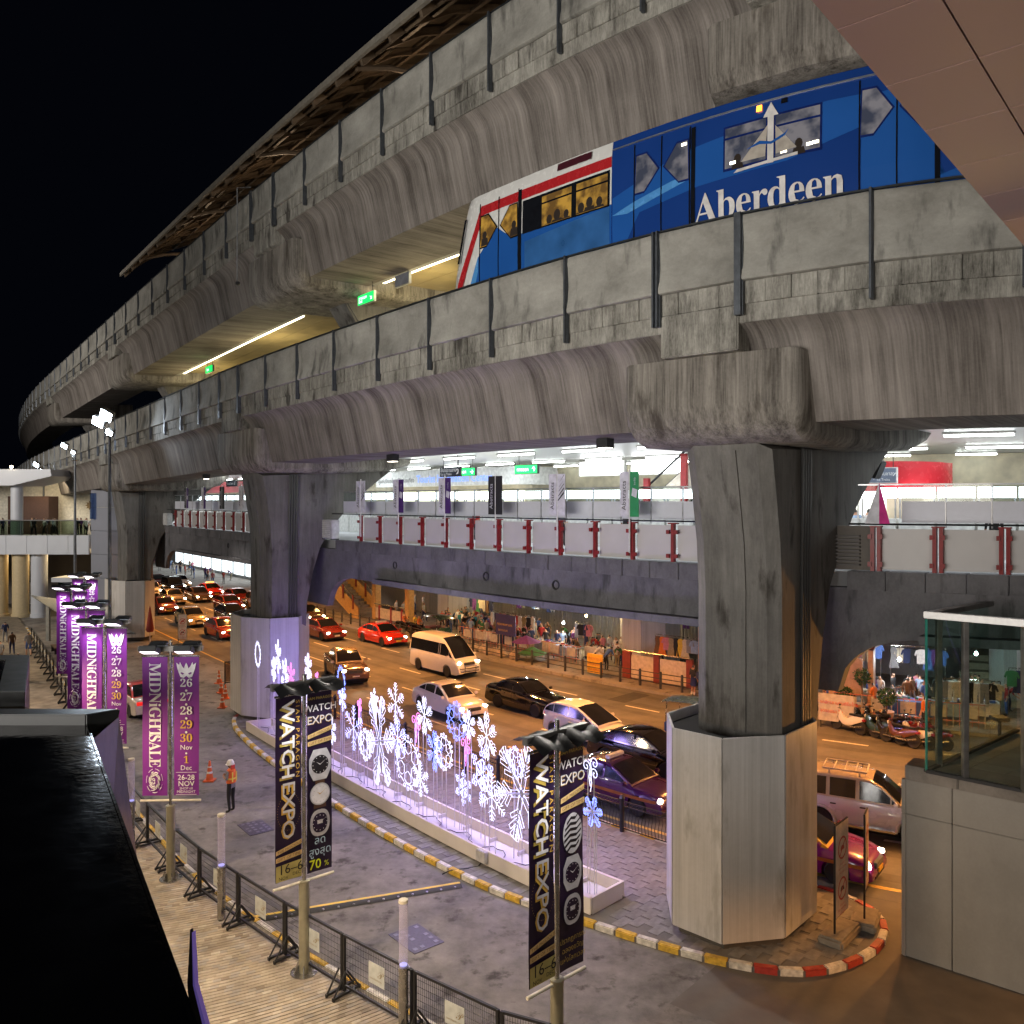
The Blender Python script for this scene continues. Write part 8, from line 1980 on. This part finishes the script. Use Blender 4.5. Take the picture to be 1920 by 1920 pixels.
plant(14.6, 36.1, 1.25, .45, 'round clipped bush in a clay pot behind the motorcycles'); plant(16.2, 36.9, 1.9, .42, 'rounded dark shrub beside the market shelter'); plant(17.1, 36.8, 1.0, .4, 'bright green spiky plant at the shelter foot')
SG = thing('notice_board', 'white board with red Thai lettering right of the front pier', 'sign', W(16.6, 34.9, .02))
x = MB(); x.sbox(15.7, 17.5, 34.80, 34.84, .35, 1.6); p = part('board', x, mw, SG, smooth=False)
for k, tx in enumerate(('รถจักรยานยนต์รับจ้าง', 'จุดจอดรถ วิน')): letters(tx, signr, p, T3(17.4, 34.77, 1.15-.4*k)(SG), .22)
for q in (15.8, 17.4):
    x = MB(); x.tube([W(q,34.85,.02), W(q,34.85,1.6)], .025, 5); part('leg', x, dark, SG)
# terraced steps behind the right market
TS = thing('terrace_steps', 'pale stepped terrace behind the clothes at the right', 'steps', W(10, 41, .17))
for k in range(6):
    x = MB(); x.sbox(3, 13, 40.8+.5*k, 46, .17+.35*k, .5+.35*k, 4); part('step', x, M('terrace_step', (.36,.34,.26), .8), TS, smooth=False)
# sodium lamps fixed under the concourse deck, over the road
sod = EM('sodium_lamp', (1,.50,.12), 12)
for i, (s, t) in enumerate(((1,27),(9,27),(17,30),(26,28),(35,31),(44,28),(53,31),(63,28),(74,30),(85,29))):
    root = thing('road_lamp', 'sodium road lamp under the concourse deck, %s along the road' % nth(i), 'lamp', W(s, t, 7.6), 0, 'sodium lamps over the road')
    x = MB(); x.sbox(s-.35, s+.35, t-.15, t+.15, 7.66, 7.88); part('housing', x, dark, root, smooth=False)
    x = MB(); x.sbox(s-.3, s+.3, t-.12, t+.12, 7.63, 7.655); part('lens', x, sod, root, smooth=False)
    lamp('sodium_light', 'SPOT', W(s, t, 7.55), 5200, (1,.39,.095), target=W(s, t, 0), size=.25, spot=150, blend=.6)
for i, (p, tg, e, lb) in enumerate((((14.5,24.9,3.9),(7.6,20.4,2.2),1800,'short sodium lamp post behind the glass railing'),((19.5,11.0,4.2),(11.8,14.5,0),5500,'sodium lamp post at the corner beyond the grey podium'))):
    root = thing('lamp_post', lb, 'lamp post', (p[0],p[1],0))
    x = MB(); x.tube([(p[0],p[1],0),(p[0],p[1],p[2]+.1)], .05, 8); part('post', x, dark, root)
    x = MB(); x.box(p[0]-.2,p[0]+.2,p[1]-.2,p[1]+.2,p[2]+.1,p[2]+.2); part('lamp_head', x, dark, root, smooth=False)
    lamp('corner_sodium', 'SPOT', (p[0]-.25,p[1]-.1,p[2]), e, (1,.42,.09), target=tg, size=.12, spot=120 if i == 0 else 40, blend=.6)
